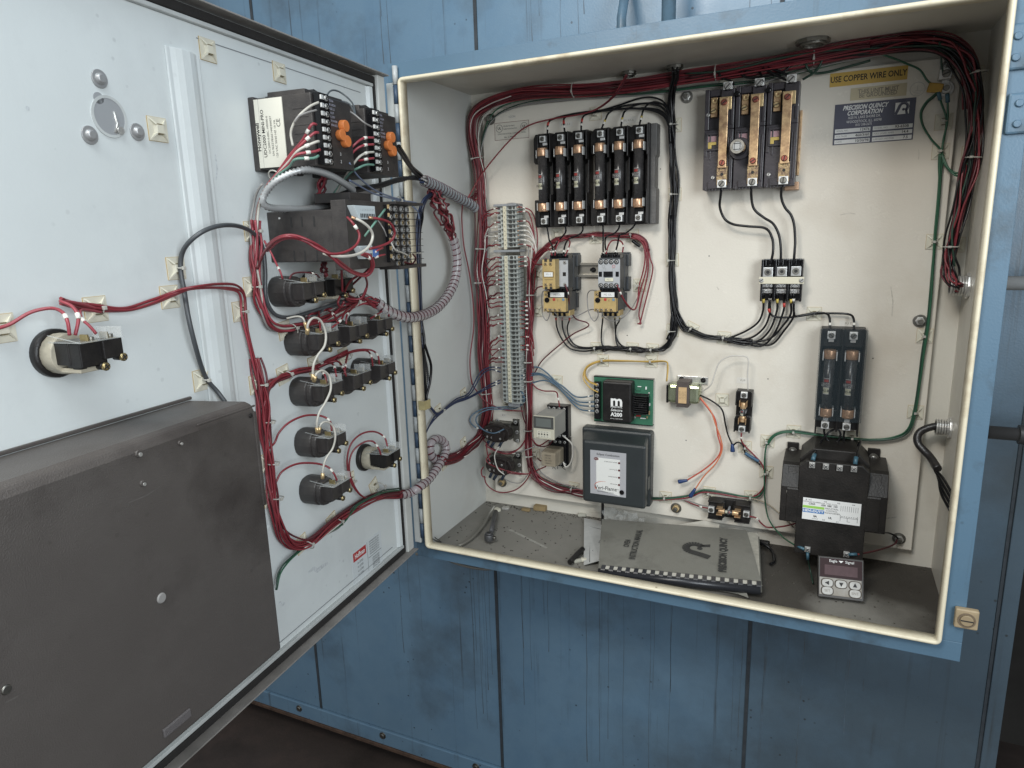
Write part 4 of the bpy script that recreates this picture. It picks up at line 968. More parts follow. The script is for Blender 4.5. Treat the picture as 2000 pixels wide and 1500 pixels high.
# ---- large control transformer
tx = Dv('control_transformer', 'big black control transformer with a white wiring label at the lower right', 'control transformer', BP, 1622, 970, .05)
L = tx.L
blk = pm('black_varnish', (.011, .010, .009), .42, var=.3, vs=30, bump=.25, bs=300, col2=(.022, .019, .017), spec=.35)
ax0, ay0 = L(1517, 1013, .108); ax1, ay1 = L(1733, 1045, .108); 
fy0 = L(1519, 1016, .108)[1]; fy1 = L(1521, 948, .108)[1]; by1 = L(1530, 898, .060)[1]
g = G()
v = [(ax0, fy0, 0), (ax1, fy0, 0), (ax1, fy0, .108), (ax0, fy0, .108)]
prof = [(fy0, 0), (fy0, .108), (fy1, .108), (by1, .085), (by1+.004, .078), (by1+.006, 0)]
n = len(prof)
g.prism(prof, ax0+.004, ax1-.004, 'x'); core = tx.part('core', g, blk, .0015)
for q in (ax0+.028, ax1-.028):
    g = G(); g.prism([(fy0+.003, .107), (fy1-.004, .107), (by1-.002, .088), (by1-.002, .0865), (fy1-.004, .1095), (fy0+.003, .1095)], q-.013, q+.013, 'x')
    tx.part('clamp_strap', g, blk, .0006)
# coil housing: tall tongue in front
mx0, mb0 = L(1550, 1080, .112); mx1, _ = L(1686, 1080, .112)
tpy = L(1625, 879, .090)[1]-.004
hy1 = L(1625, 905, .112)[1]
g = G(); cxm = (mx0+mx1)/2
g.prism([(mx0, mb0), (mx1, mb0), (mx1, hy1-.012), (mx1-.012, hy1), (mx0+.012, hy1), (mx0, hy1-.012)], .06, .1100)
g.prism([(mx0, mb0+.02), (mx1, mb0+.02), (mx1, tpy-.018), (mx1-.022, tpy+.004), (mx0+.022, tpy+.004), (mx0, tpy-.018)], .0, .090)
tx.part('coil_housing', g, blk, .002)
for px, py in ((1586, 909), (1613, 912), (1640, 915), (1668, 917)):
    x, y = L(px, py, .116); g = G(); g.cbox(x, y, .010, .011, .112, .1145); t_ = tx.part('terminal', g, STEEL, .0004); screw(t_, x, y, .1145, .0042, STEEL, .8, .002, True)
for px, py in ((1577, 1074), (1653, 1084)):
    x, y = L(px, py, .116); g = G(); g.cbox(x, y, .010, .011, .1115, .1145); t_ = tx.part('terminal', g, STEEL, .0004); screw(t_, x, y, .1145, .0045, STEEL, .8, .002, True)
for px, py in ((1548, 884), (1706, 897)):
    x, y = L(px, py, .008); g = G(); g.cbox(x, y-.006, .021, .052, 0, .006); g.prism([(y-.032, 0), (y-.026, .006), (y-.032, .085), (y-.036, .085)], x-.0105, x+.0105, 'x'); ft = tx.part('foot', g, blk, .0008)
    g = G(); g.tube((x, y+.002, .006), 'z', .0088, .004, .0018, 22); g.build('washer', SDARK, ft, .0003); screw(ft, x, y+.002, .0075, .0052, STEEL, .8, .004, True)
lx0, ly0 = L(1566, 1013, .114); lx1, ly1 = L(1683, 983, .114); ly1 = L(1566, 971, .114)[1]
lb = sticker(tx.o, lx0, lx1, ly0, ly1, .1128, pm('glossy_white_label', (.74, .74, .72), .3), 'label'); lb.modifiers.new('r', 'BEVEL').width = .0001
lw, lh = lx1-lx0, ly1-ly0; z_ = .1134
text('CATALOG NUMBER', .0033, INKB, lb, lx0+lw*.16, ly1-lh*.17, z_); text('C050', .0050, INKB, lb, lx0+lw*.16, ly1-lh*.26, z_, bold=.0001)
text('#  H1', .0045, INKB, lb, lx0+lw*.10, ly1-lh*.08, z_); text('H3', .0040, INKB, lb, lx0+lw*.39, ly1-lh*.09, z_); text('H2', .0040, INKB, lb, lx0+lw*.62, ly1-lh*.09, z_); text('H4', .0040, INKB, lb, lx0+lw*.87, ly1-lh*.09, z_)
text('KVA  TYPE  CLASS', .0033, INKB, lb, lx0+lw*.46, ly1-lh*.18, z_); text('.050  SBE  105', .0048, INKB, lb, lx0+lw*.46, ly1-lh*.27, z_, bold=.0001)
g = G(); g.box(lx0+.0004, lx0+lw*.38, ly1-lh*.46, ly1-lh*.35, z_-.0001, z_+.0001); g.build('green_band', INKG, lb)
g = G(); g.box(lx0+.0004, lx0+lw*.38, ly1-lh*.67, ly1-lh*.50, z_-.0001, z_+.0001); g.build('blue_band', INKBL, lb)
text('HEVI-DUTY', .0062, INKW, lb, lx0+lw*.19, ly1-lh*.585, z_+.0002, bold=.0002, sx=1.1)
for k, tt in enumerate(('INDUSTRIAL', 'CONTROL', 'TRANSFORMER')): text(tt, .0040, INKB, lb, lx0+lw*.51, ly1-lh*(.39+.10*k), z_)
text('LR 37169', .0026, INKB, lb, lx0+lw*.23, ly0+lh*.07, z_); text('UL', .0052, INKB, lb, lx0+lw*.49, ly0+lh*.19, z_, bold=.0002); text('SA', .0052, INKB, lb, lx0+lw*.23, ly0+lh*.18, z_, bold=.0002)
text('X2', .0040, INKB, lb, lx0+lw*.38, ly0+lh*.07, z_); text('X1', .0040, INKB, lb, lx0+lw*.62, ly0+lh*.05, z_)
rows = []
for k in range(9): rows.append((lx0+lw*(.66+.036*k), lx0+lw*(.66+.036*k)+.0004, ly1-lh*.42, ly1-lh*.18))
for k in range(7): rows.append((lx0+lw*(.68+.04*k), lx0+lw*(.70+.04*k), ly0+lh*.33, ly0+lh*.35))
rows += [(lx0+lw*.66, lx0+lw*.96, ly0+lh*.28, ly0+lh*.29), (lx0+lw*.66, lx0+lw*.665, ly0+lh*.12, ly0+lh*.40), (lx0+lw*.95, lx0+lw*.955, ly0+lh*.12, ly0+lh*.40), (lx0+lw*.78, lx0+lw*.785, ly0+lh*.12, ly0+lh*.28), (lx0+lw*.78, lx0+lw*.83, ly0+lh*.12, ly0+lh*.13)]
lines(lb, INKB, rows, z_)
x, y = L(1533, 957, .110); text('HDK1998', .0066, pm('faint_stamp', (.35, .33, .30), .6), tx.o, x+.016, y-.003, .1083)

# ---- ground lug at the top right
gl = Dv('ground_lug', 'shiny ground lug and stud at the top right corner of the plate', 'ground lug', BP, 1846, 158, .01)
L = gl.L
x, y = L(1847, 146, .014); g = G(); g.prism([(x-.010, y-.008), (x+.008, y-.007), (x+.010, y+.004), (x+.002, y+.011), (x-.009, y+.008)], .002, .020); a_ = gl.part('lug_body', g, STEEL, .0012)
screw(a_, x, y+.001, .020, .0062, SDARK, .3, .002)
x2, y2 = L(1848, 172, .01); g = G(); g.cbox(x2-.001, y2+.014, .011, .026, .002, .0045); g.cyl((x2, y2, .002), 'z', .0125, .002, 20); gl.part('tongue', g, STEEL, .0005)
g = G(); g.cyl((x2, y2, .004), 'z', .0088, .006, 6); nt_ = gl.part('nut', g, STEEL, .0008)
g = G(); g.cyl((x2, y2, .010), 'z', .0045, .006, 14); g.build('stud', SDARK, nt_, .0004)

# ---- terminal strip
ts = Dv('terminal_strip', 'tall strip of grey numbered screw terminals down the left of the plate', 'terminal strip', BP, 986, 590, .02)
L = ts.L
xt0, yt0 = L(983, 402, .036); xt1, yt1 = L(998, 785, .036)
xa, xb = xt0-.028+.004, xt0+.024+.004
xc_ = -.001
top1 = L(983, 402, .036)[1]; bot1 = L(986, 489, .036)[1]; top2 = L(988, 499, .036)[1]; bot2 = L(998, 786, .036)[1]
xc_ = L(985, 402, .036)[0]+.002
pitch_t = .0098
protos = {}
tmesh = None
nblk = 0
def terminal(y, kind):
    global tmesh
    if tmesh is None:
        g = G(); g.box(-.026, .026, -.0046, .0046, 0, .022); g.box(.0028, .0235, -.0046, -.0036, .022, .040); g.box(-.0125, -.0066, -.0046, -.0036, .022, .038); g.box(-.022, .0235, -.0046, .0046, .021, .030); g.box(-.0060, .0025, -.0046, .0046, .03, .034)
        tb_ = g.mesh('terminal', TGREY)
        g = G(); g.prism([(.0235, -.0046), (.0235, -.0036), (.033, -.0030), (.026, -.0046)], .006, .036); tf_ = g.mesh('divider_fin', TGREY)
        dts = pm('dark_terminal_screw', (.16, .16, .15), .4, .8)
        g = G(); g.cyl((.0100, .0002, .030), 'z', .0034, .004, 12); ts_ = g.mesh('clamp_screw', dts)
        g = G(); g.cbox(.0180, .0002, .0045, .0052, .028, .031); t2_ = g.mesh('wire_entry', dts); g = G(); g.cbox(-.0175, .0002, .006, .0055, .028, .031); t3_ = g.mesh('wire_entry', dts)
        g = G(); g.cbox(.0100, .0002, .0055, .0009, .0340, .0342); tk_ = g.mesh('slot', INKB)
        tmesh = (tb_, tf_, ts_, tk_, t2_, t3_)
    a = bpy.data.objects.new('terminal', tmesh[0]); COL.objects.link(a); a.parent = ts.o; a.location = (xc_, y, 0)
    for nm, me in (('divider_fin', tmesh[1]), ('clamp_screw', tmesh[2]), ('slot', tmesh[3]), ('wire_entry', tmesh[4]), ('wire_entry', tmesh[5])):
        b = bpy.data.objects.new(nm, me); COL.objects.link(b); b.parent = a
    return a
ys_ = []
y = top1-.005
while y > bot1+.003: ys_.append(y); terminal(y, 0); y -= pitch_t
g = G(); g.box(xc_-.030, xc_+.032, bot1-.004, bot1+.001, 0, .040); ts.part('end_stop', g, MIDGREY, .001)
y = top2-.005
while y > bot2+.003: ys_.append(y); terminal(y, 0); y -= pitch_t
g = G(); g.box(xc_-.029, xc_+.026, top1-.001, top1+.004, 0, .036); ts.part('end_stop', g, MIDGREY, .001)
g = G(); g.box(xc_-.010, xc_+.0185, bot2-.012, bot2-.001, 0, .030); ts.part('end_stop', g, MIDGREY, .001)
cream = pm('cream_marker', (.66, .61, .46), .5, var=.1, vs=60)
for a, b in ((bot1+.002, top1-.001), (bot2, top2-.001)):
    g = G(); g.box(xc_-.0062, xc_+.0015, a, b, .034, .0358); ts.part('marker_strip', g, cream, .0004)
num = 1
for i, y in enumerate(ys_):
    if i % 1 == 0: text(str(num if num < 40 else num), .0052, INKB, ts.o, xc_-.0024, y, .0360, name='number')
    num += 1
g = G(); g.box(xc_-.0175, xc_+.0175, bot2-.012, top1+.004, 0, .0015); ts.part('rail', g, pm('zinc_rail', (.6, .6, .6), .3), .0)

# ---- stickers and prints on the plate
def pl(px, py, h=0):
    a, b = BP.hit(px, py, h); return a-ox, b-oy
x0, y0 = pl(967, 275); x1, y1 = pl(1033, 234)
ul = sticker(plate, x0, x1, y0, y1, .0001, pm('pale_sticker', (.62, .585, .51), .45), 'approval_sticker')
w_, h_ = x1-x0, y1-y0; t_ = .0008
lines(ul, pm('maroon_print', (.16, .06, .05), .6), [(x0, x1, y0, y0+t_), (x0, x1, y1-t_, y1), (x0, x0+t_, y0+t_, y1-t_), (x1-t_, x1, y0+t_, y1-t_)], .0005, 'border')
for q in (x0+w_*.14, x1-w_*.14):
    g = G(); g.tube((q, y1-h_*.33, .0005), 'z', .0080, .0073, .00015, 24); g.build('ring', INKB, ul); text('UL', .0070, INKB, ul, q, y1-h_*.33, .0007, bold=.0002)
text('Underwriters', .0048, INKB, ul, x0+w_*.26, y1-h_*.22, .0007, align='LEFT'); text('Laboratories Inc.', .0048, INKB, ul, x0+w_*.26, y1-h_*.38, .0007, align='LEFT')
text('OPEN INDUSTRIAL CONTROL PANEL', .0040, INKB, ul, x0+w_*.5, y1-h_*.66, .0007); text('No. C 988615', .0048, INKB, ul, x0+w_*.45, y1-h_*.86, .0007)
x0, y0 = pl(1620, 170); x1, y1 = pl(1774, 128); y0 = pl(1620, 171)[1]; y1 = pl(1620, 145)[1]+.0005
ye = sticker(plate, x0, x1, y0, y1, .0001, pm('ochre_sticker', (.55, .36, .075), .45), 'yellow_sticker')
text('USE COPPER WIRE ONLY', .0138, INKB, ye, (x0+x1)/2, (y0+y1)/2, .0006, bold=.0003, sx=.76)
x0, y0 = pl(1660, 197); x1, _ = pl(1770, 185); y1 = pl(1660, 173)[1]; y1 -= .0; 
gr_ = sticker(plate, x0, x1, y0, y1, .0001, pm('faded_sticker', (.56, .49, .33), .5, var=.12, vs=30), 'faded_sticker')
fd = pm('faded_ink', (.27, .24, .19), .6, var=.3, vs=90)
text('THIS UNIT MUST', .0098, fd, gr_, (x0+x1)/2, y1-.0070, .0006, bold=.0002, sx=.86); text('BE GROUNDED', .0098, fd, gr_, (x0+x1)/2, y0+.0065, .0006, bold=.0002, sx=.86)
x0, y0 = pl(1626, 284); x1, _ = pl(1783, 265); y1 = pl(1632, 205)[1]
npm = pm('slate_nameplate', (.080, .082, .115), .35, .2, var=.15, vs=20)
npt = sticker(plate, x0, x1, y0, y1, .0001, npm, 'nameplate', .0008)
w_, h_ = x1-x0, y1-y0; z_ = .0011
text('PRECISION QUINCY', .0104, INKW, npt, x0+w_*.38, y1-h_*.11, z_, bold=.0003, shear=.3, sx=.74); text('CORPORATION', .0104, INKW, npt, x0+w_*.38, y1-h_*.245, z_, bold=.0003, shear=.3, sx=.74)
text('1625 N. LAKE SHORE DR.', .0060, INKW, npt, x0+w_*.38, y1-h_*.355, z_, sx=.78); text('WOODSTOCK, ILL. 60098', .0062, INKW, npt, x0+w_*.38, y1-h_*.455, z_, sx=.78); text('815/ 338-2675', .0056, INKW, npt, x0+w_*.38, y1-h_*.54, z_, sx=.78)
g = G(); g.box(x1-w_*.245, x1-w_*.075, y1-h_*.37, y1-h_*.09, z_-.0002, z_); lg_ = g.build('logo_field', INKW, npt)
def emblem(parent, cx_, cy_, s, z, mt, bold=1.0):
    """letter R drawn as a bold arch with a leg, and a disc in its bowl"""
    g = G(); q = []
    for k in range(15):
        a = math.radians(-60+k*16); q.append((cx_+s*.10+s*.30*math.cos(a), cy_+s*.10+s*.30*math.sin(a)))
    q += [(cx_-s*.30, cy_-s*.12), (cx_-s*.46, cy_-s*.46)]
    for i in range(len(q)-1):
        (a, b), (c, d) = q[i], q[i+1]; dx, dy = c-a, d-b; l = math.hypot(dx, dy); nx, ny = -dy/l*s*.085*bold, dx/l*s*.085*bold
        g.add([(a+nx, b+ny, z), (c+nx, d+ny, z), (c-nx, d-ny, z), (a-nx, b-ny, z)], [(0, 1, 2, 3)])
    (a, b) = q[0]; g.add([(a-s*.05, b+s*.07, z), (a+s*.12, b+s*.05, z), (cx_+s*.46, cy_-s*.46, z), (cx_+s*.27, cy_-s*.46, z)], [(0, 1, 2, 3)])
    g.cyl((cx_+s*.10, cy_-s*.10, z), 'z', s*.10, .0001, 16); return g.build('emblem', mt, parent)
emblem(lg_, x1-w_*.16, y1-h_*.23, .021, z_+.0002, npm, 1.3)
for r_ in range(3):
    for c_, (a, b, tt, vv) in enumerate(((.02, .47, ('SERIAL NO.', 'VOLTAGE', 'DATE')[r_], ('12476', '460/3/60', '10/30/98')[r_]), (.50, .985, ('MODEL NO.', 'FULL LOAD AMPS', 'LARGEST MOTOR')[r_], ('93-650B', '14.4', '7.5')[r_]))):
        yy = y1-h_*(.66+.135*r_)
        g = G(); g.box(x0+w_*a, x0+w_*b, yy-h_*.048, yy+h_*.048, z_-.0001, z_+.0001); f_ = g.build('field', INKW, npt)
        text(tt, .0040, INKGY, f_, x0+w_*(a+.015), yy, z_+.0003, align='LEFT'); text(vv, .0062, INKB, f_, x0+w_*(a+.44), yy, z_+.0003, align='RIGHT', bold=.0001)
x, y = pl(1792, 174)
g = G(); g.tube((x, y, .0002), 'z', .0115, .0105, .0002, 30); rel = pm('embossed_relief', (.50, .48, .43), .4)
for k in range(3): g.box(x-.008+.002*k, x+.008-.002*k, y-.003-.0025*k, y-.0022-.0025*k, .0002, .0005)
g.box(x-.0005, x+.0005, y-.002, y+.006, .0002, .0005); g.build('ground_symbol', rel, plate)
for px, py, w_, h_, tt in ((1105, 243, .030, .010, 'FU 1.2.3'), (1228, 235, .032, .012, 'FU 4,5,6'), (1659, 632, .034, .012, 'FU 7,8'), (1451, 743, .024, .012, 'FU9'), (1000, 228, .016, .006, '1CON'), (984, 811, .014, .007, 'R 1'), (1385, 1026, .030, .012, 'FU10'), (1064, 893, .008, .012, 'CR')):
    x, y = pl(px, py); s_ = sticker(plate, x-w_/2, x+w_/2, y-h_/2, y+h_/2, .0001, pm('pale_sticker2', (.66, .63, .57), .5), 'small_label', .0003)
    text(tt, .0058, fd, s_, x, y, .0005)
# ================================================================ wiring
def cr(P, sub=7, closed=False):
    """Catmull-Rom through points"""
    P = [Vector(p) for p in P]; n = len(P); out = []
    if n < 3: return P
    for i in range(n-1):
        p0 = P[i-1] if i > 0 else P[0]*2-P[1]; p1 = P[i]; p2 = P[i+1]; p3 = P[i+2] if i+2 < n else P[n-1]*2-P[n-2]
        k = sub if (p2-p1).length > .012 else max(3, sub//2)
        for j in range(k):
            t = j/k; t2 = t*t; t3 = t2*t
            out.append(.5*((2*p1)+(p2-p0)*t+(2*p0-5*p1+4*p2-p3)*t2+(3*p1-p0-3*p2+p3)*t3))
    out.append(P[-1]); return out
FRS = {'B': BP, 'D': DR, 'L': LW, 'R': RW, 'F': FLR, 'C': CEI}
def wp(q, fr='B', dh=.01):
    """(px,py), (px,py,h) on frame fr; ('D',px,py,h) on another frame; Vector = world"""
    if isinstance(q, Vector): return q
    if isinstance(q[0], str): return FRS[q[0]].p(q[1], q[2], q[3] if len(q) > 3 else dh)
    return FRS[fr].p(q[0], q[1], q[2] if len(q) > 2 else dh)
def wire(label, pts, mt, r=.0015, fr='B', h=.01, group=None, tips=(), name='wire', cat='wire', n=7):
    """tips: list of (end 0/1, kind) - 'y' yellow sleeve, 'r' red sleeve, 'w' white marker, 'b' blue crimp, 'c' copper, 'm' metal ferrule"""
    W_ = cr([wp(q, fr, h) for q in pts])
    g = G(); g.path(W_, r, n); o = g.build(name, mt); tag(o, label, cat, group)
    for end, kind in tips:
        Q = W_ if end == 0 else W_[::-1]
        cum = [0]
        for i in range(1, len(Q)): cum.append(cum[-1]+(Q[i]-Q[i-1]).length)
        def at(d):
            for i in range(1, len(Q)):
                if cum[i] >= d: return Q[i-1].lerp(Q[i], (d-cum[i-1])/max(1e-9, cum[i]-cum[i-1]))
            return Q[-1]
        a, b, mt_, rr, nm = {'y': (.010, .018, pm('yellow_sleeve', (.62, .47, .10), .4), r*1.25, 'marker_sleeve'), 'r': (.018, .026, pm('red_sleeve', (.45, .05, .04), .4), r*1.25, 'marker_sleeve'),
                         'w': (.009, .014, pm('white_sleeve', (.70, .68, .62), .5), r*1.35, 'marker_sleeve'), 'W': (.016, .022, pm('white_sleeve', (.7, .68, .62), .5), r*1.35, 'marker_sleeve'), 'b': (.001, .015, pm('teal_crimp', (.045, .11, .15), .35), r*1.9, 'crimp_sleeve'),
                         'c': (0, .006, COPPER, r*1.1, 'bare_end'), 'm': (0, .009, BRASS, r*1.7, 'ferrule')}[kind]
        g = G(); g.path([at(a), at((a+b)/2), at(b)], rr, 8); g.build(nm, mt_, o)
    return o
def strands(label, pts, n, mts, r, spread, group, fr='B', h=.02, name='wire', flat=1.0, cat='wire', taper=None, seed=0, wob=.35):
    """n strands running together along one route, each its own wire"""
    rnd = random.Random(seed+len(pts)); C_ = cr([wp(q, fr, h) for q in pts], 6)
    m_ = len(C_); res = []
    for i in range(n):
        rad = spread*math.sqrt((i+.5)/n); a = i*2.39996; ph = rnd.uniform(0, 6.28); P = []
        nrm = None
        for j in range(m_):
            t = (C_[min(j+1, m_-1)]-C_[max(j-1, 0)]).normalized()
            if nrm is None: nrm = (Vector(FRS[fr].n)-t*t.dot(Vector(FRS[fr].n))).normalized()
            nrm = (nrm-t*nrm.dot(t)); nrm = nrm.normalized() if nrm.length > 1e-6 else t.orthogonal().normalized()
            b = t.cross(nrm); u = j/max(1, m_-1)
            aa = a+wob*math.sin(u*9+ph)+.5*math.sin(u*23+ph*3); rr = rad*(1+.28*math.sin(u*14+ph*2)+.16*math.sin(u*37+ph)); k = 1 if taper is None else taper(u)
            P.append(C_[j]+(nrm*math.cos(aa)*flat+b*math.sin(aa))*rr*k)
        mt = mts[i % len(mts)]; g = G(); g.path(P, r*rnd.uniform(.86, 1.12), 6); o = g.build(name, mt); kn = mt.name
        lb = label
        for key_ in ('red or black', 'black wire running', 'green or grey'):
            if key_ in lb: lb = lb.replace(key_.split(' wire')[0], 'maroon' if 'maroon' in kn else 'dark green' if 'dark_green' in kn else 'green' if 'green' in kn else 'red' if 'red' in kn else 'grey' if 'grey' in kn else 'black')
        tag(o, lb, cat, group); res.append(o)
    return res
MNT = None
def mount(px, py, label, fr='B', rot=0.0, tie=None, R=.006, s=1.0, h=0.0, group=None):
    """square adhesive cable tie base; tie = direction in degrees of the bundle it holds"""
    global MNT
    F = FRS[fr]; X, Y = F.hit(px, py, h)
    if MNT is None:
        g = G(); a = .0125; g.box(-a, a, -a, a, 0, .0016); base = g.mesh('base', NYLON)
        g = G(); b = .0055
        for q in range(4):
            ca, sa = math.cos(q*math.pi/2+math.pi/4), math.sin(q*math.pi/2+math.pi/4)
            P = []
            for (u, v_, z_) in ((.0163, -.0007, .0016), (.0163, .0007, .0016), (.0070, .0009, .0052), (.0070, -.0009, .0052), (.0070, .0009, .0016), (.0070, -.0009, .0016)):
                P.append((u*ca-v_*sa, u*sa+v_*ca, z_))
            g.add(P, [(0, 1, 2, 3), (1, 4, 2), (0, 3, 5), (4, 5, 3, 2)])
        g.frustum(-b, b, -b, b, .0016, .0056, .0012); sad = g.mesh('saddle', NYLON)
        g = G(); g.box(-.0030, .0030, .0036, .0056, .0022, .0054); g.box(-.0030, .0030, -.0056, -.0036, .0022, .0054); slot = g.mesh('slot', pm('mount_slot', (.16, .13, .07), .6))
        g = G(); a = .0126
        for k in range(4):
            x0_, x1_, y0_, y1_ = ((-a, a, a-.0003, a+.0003), (-a, a, -a-.0003, -a+.0003), (a-.0003, a+.0003, -a, a), (-a-.0003, -a+.0003, -a, a))[k]; g.box(x0_, x1_, y0_, y1_, .0, .0008)
        pad = g.mesh('foam_pad', pm('yellowed_foam', (.42, .30, .13), .8))
        MNT = (base, sad, slot, pad)
    o = thing('cable_tie_mount', label, 'cable mount', F, X, Y, h, rot, group or 'square nylon cable tie mounts')
    for nm, me in zip(('base', 'saddle', 'slot', 'foam_pad'), MNT):
        c = bpy.data.objects.new(nm, me); COL.objects.link(c); c.parent = o; c.scale = (s, s, s)
    if tie is not None:
        g = G(); a = math.radians(tie)-rot; ux, uy = -math.sin(a), math.cos(a)
        P = [(ux*R*math.cos(t), uy*R*math.cos(t), .0045+R+R*math.sin(t)) for t in [k*math.pi/8 for k in range(16)]]
        g.path(P, .0009, 5, True); ti = g.build('cable_tie', NYLW, o)
        g = G(); g.cbox(ux*R*.4, uy*R*.4, .0042, .0042, .0045+2*R-.0005, .0075+2*R); g.build('tie_head', NYLW, ti, .0005)
    return o
def tie(label, q, q2, R, fr='B', h=.02, group='nylon cable ties round the wire bundles'):
    """free cable tie round a bundle at q, running towards q2"""
    c = wp(q, fr, h); t = (wp(q2, fr, h)-c).normalized(); n_ = Vector(FRS[fr].n); n_ = (n_-t*t.dot(n_)).normalized(); b = t.cross(n_)
    o = bpy.data.objects.new('cable_tie', None); COL.objects.link(o); o.location = c; tag(o, label, 'cable tie', group)
    g = G(); g.path([(n_*math.cos(a)+b*math.sin(a))*R for a in [k*math.pi/9 for k in range(18)]], .0011, 5, True); g.build('strap', NYLW, o)
    g = G(); p = n_*(R+.0015)+b*R*.3; g.path([p-b*.0025, p+b*.0030], .0021, 6); g.build('tie_head', NYLW, o, .0004)
    return o

MASS = []
def sink(o):
    """small wires past the first three hundred are joined into one mass"""
    for q in [o]+list(o.children):
        M4 = q.matrix_basis.copy(); me = q.data
        MASS.append(([tuple(M4 @ v.co) for v in me.vertices], [tuple(p.vertices) for p in me.polygons], me.materials[0]))
    for q in list(o.children)+[o]: bpy.data.objects.remove(q)
def flush_mass():
    mats = []; g = G()
    for v, f, mt in MASS:
        if mt not in mats: mats.append(mt)
        g.m = mats.index(mt); g.add(v, f, True)
    o = g.build('wire', mats); tag(o, 'short red and white wire tails crowding both sides of the terminal strip and wire bundles', None, None, 'stuff')
# ---- ceiling hubs
def hub(label, px, py, r, big):
    X, Y = CEI.hit(px, py, 0); o = thing('conduit_hub', label, 'conduit hub', CEI, X, Y)
    g = G(); g.tube((0, 0, 0), 'z', r*1.25, r*.7, .006, 10); g.build('locknut', SDARK, o, .0006)
    g = G()
    for k in range(4 if big else 1): g.tube((0, 0, .006+k*.004), 'z', r, r*.75, .003, 24)
    g.build('threaded_bushing', SDARK, o, .0005)
hub('zinc conduit hub in the cabinet roof where the black wires come down', 1318, 128, .013, True)
hub('dark flat conduit hub in the roof left of the zinc one', 1228, 140, .012, False)
hub('wide dark conduit hub in the roof above the disconnect switch', 1588, 78, .022, False)

redmix = [WRED, WMAR, WRED, WMAR, WRED, WRED, WMAR]
gT = 'red wires in the trunk down the left side'
trunk = [(1902, 210, .03), (1902, 160, .03), (1892, 112, .03), (1862, 86, .03), (1820, 78, .03), (1760, 82, .03), (1680, 92, .03), (1560, 116, .03), (1460, 134, .025), (1380, 147, .02), (1311, 156, .02), (1226, 168, .02), (1142, 176, .02), (1054, 178, .02), (1000, 185, .02), (958, 200, .02), (928, 224, .02), (922, 262, .02), (930, 306, .02), (937, 345, .02), (939, 395, .02), (941, 440, .02), (941, 484, .02), (938, 529, .02), (942, 572, .02), (943, 615, .02), (945, 657, .02), (945, 696, .02), (949, 744, .02), (952, 787, .02), (950, 812, .02), (938, 850, .015), ('L', 915, 874, .012), ('L', 893, 893, .014), ('L', 872, 900, .02), ('L', 862, 900, .025)]
strands('one of many red wires in the thick trunk along the top and left side', trunk, 26, redmix, .0015, .0125, gT, seed=3, flat=.8)
strands('one of the thin white wires lying in the thick red trunk at the left', trunk[14:-2], 3, [WWHT, WGRY, WWHT], .0012, .0145, 'white wires in the red trunk', seed=9, flat=.9)
gtr = [(1740, 100, .02), (1640, 118, .02), (1560, 140, .018), (1480, 160, .018), (1380, 168, .018), (1300, 178, .015), (1220, 186, .015), (1120, 190, .015), (1040, 196, .015), (985, 212, .015), (957, 235, .014), (944, 270, .014), (940, 310, .014), (944, 360, .014), (948, 400, .014), (947, 480, .012), (948, 580, .012), (952, 660, .012)]
strands('dark green wire following the underside of the red trunk along the top and left', gtr, 3, [WDGR, WGRN, WGRY], .0014, .006, 'green wires under the trunk', seed=4, wob=1.2)
# right trunk
rt = [(1700, 92, .03), (1780, 78, .035), (1850, 84, .035), (1885, 108, .035), (1898, 140, .035), (1908, 180, .035), (1910, 220, .035), (1905, 270, .035), (1897, 320, .035), (1888, 370, .035), (1876, 420, .035), (1862, 465, .035), (1855, 500, .035), (1855, 528, .04), (1864, 550, .05), (1876, 562, .06)]
strands('red or black wire in the heavy bundle down the right side into the upper hub', rt, 18, [WMAR, WBLK, WRED, WBLK, WBLK, WMAR, WRED], .0017, .0105, 'wires in the bundle down the right side', seed=5)
rt2 = [(1340, 150, .02), (1420, 138, .025), (1520, 120, .03), (1620, 108, .03), (1720, 96, .03), (1800, 92, .035), (1850, 104, .035), (1880, 140, .035), (1896, 190, .035), (1897, 240, .035), (1890, 300, .035), (1880, 360, .035), (1868, 420, .035), (1858, 470, .035), (1854, 520, .035)]
for o in strands('black wire running under the roof beside the red trunk towards the right corner', rt2, 8, [WBLK, WDGR, WBLK, WMAR], .0019, .009, 'black wires under the roof', seed=6): sink(o)
for k, (px, py, dx, dy) in enumerate(((1120, 176, 40, -6), (1398, 142, 40, -6), (1590, 112, 40, -6), (1822, 78, 30, 0))):
    tie('clear nylon tie round the trunk under the roof, number %s from the left' % ('one', 'two', 'three', 'four')[k], (px, py, .025), (px+dx, py+dy, .025), .0132)
for k, (a, b) in enumerate((((931, 310), (938, 350)), ((940, 486), (940, 500)), ((937, 552), (938, 570)), ((950, 768), (951, 780)))):
    tie('clear nylon tie on the red trunk down the left side, %s one' % ('top', 'second', 'third', 'bottom')[k], (a[0], a[1], .02), (b[0], b[1], .02), .0132)
tie('clear nylon tie on the heavy right bundle beside the ground lug', (1912, 141, .035), (1912, 160, .035), .0125)
tie('clear nylon tie on the heavy right bundle below the ground lug', (1900, 308, .035), (1896, 330, .035), .0125)
tie('clear nylon tie on the heavy right bundle above the upper hub', (1858, 482, .035), (1856, 500, .035), .0115)
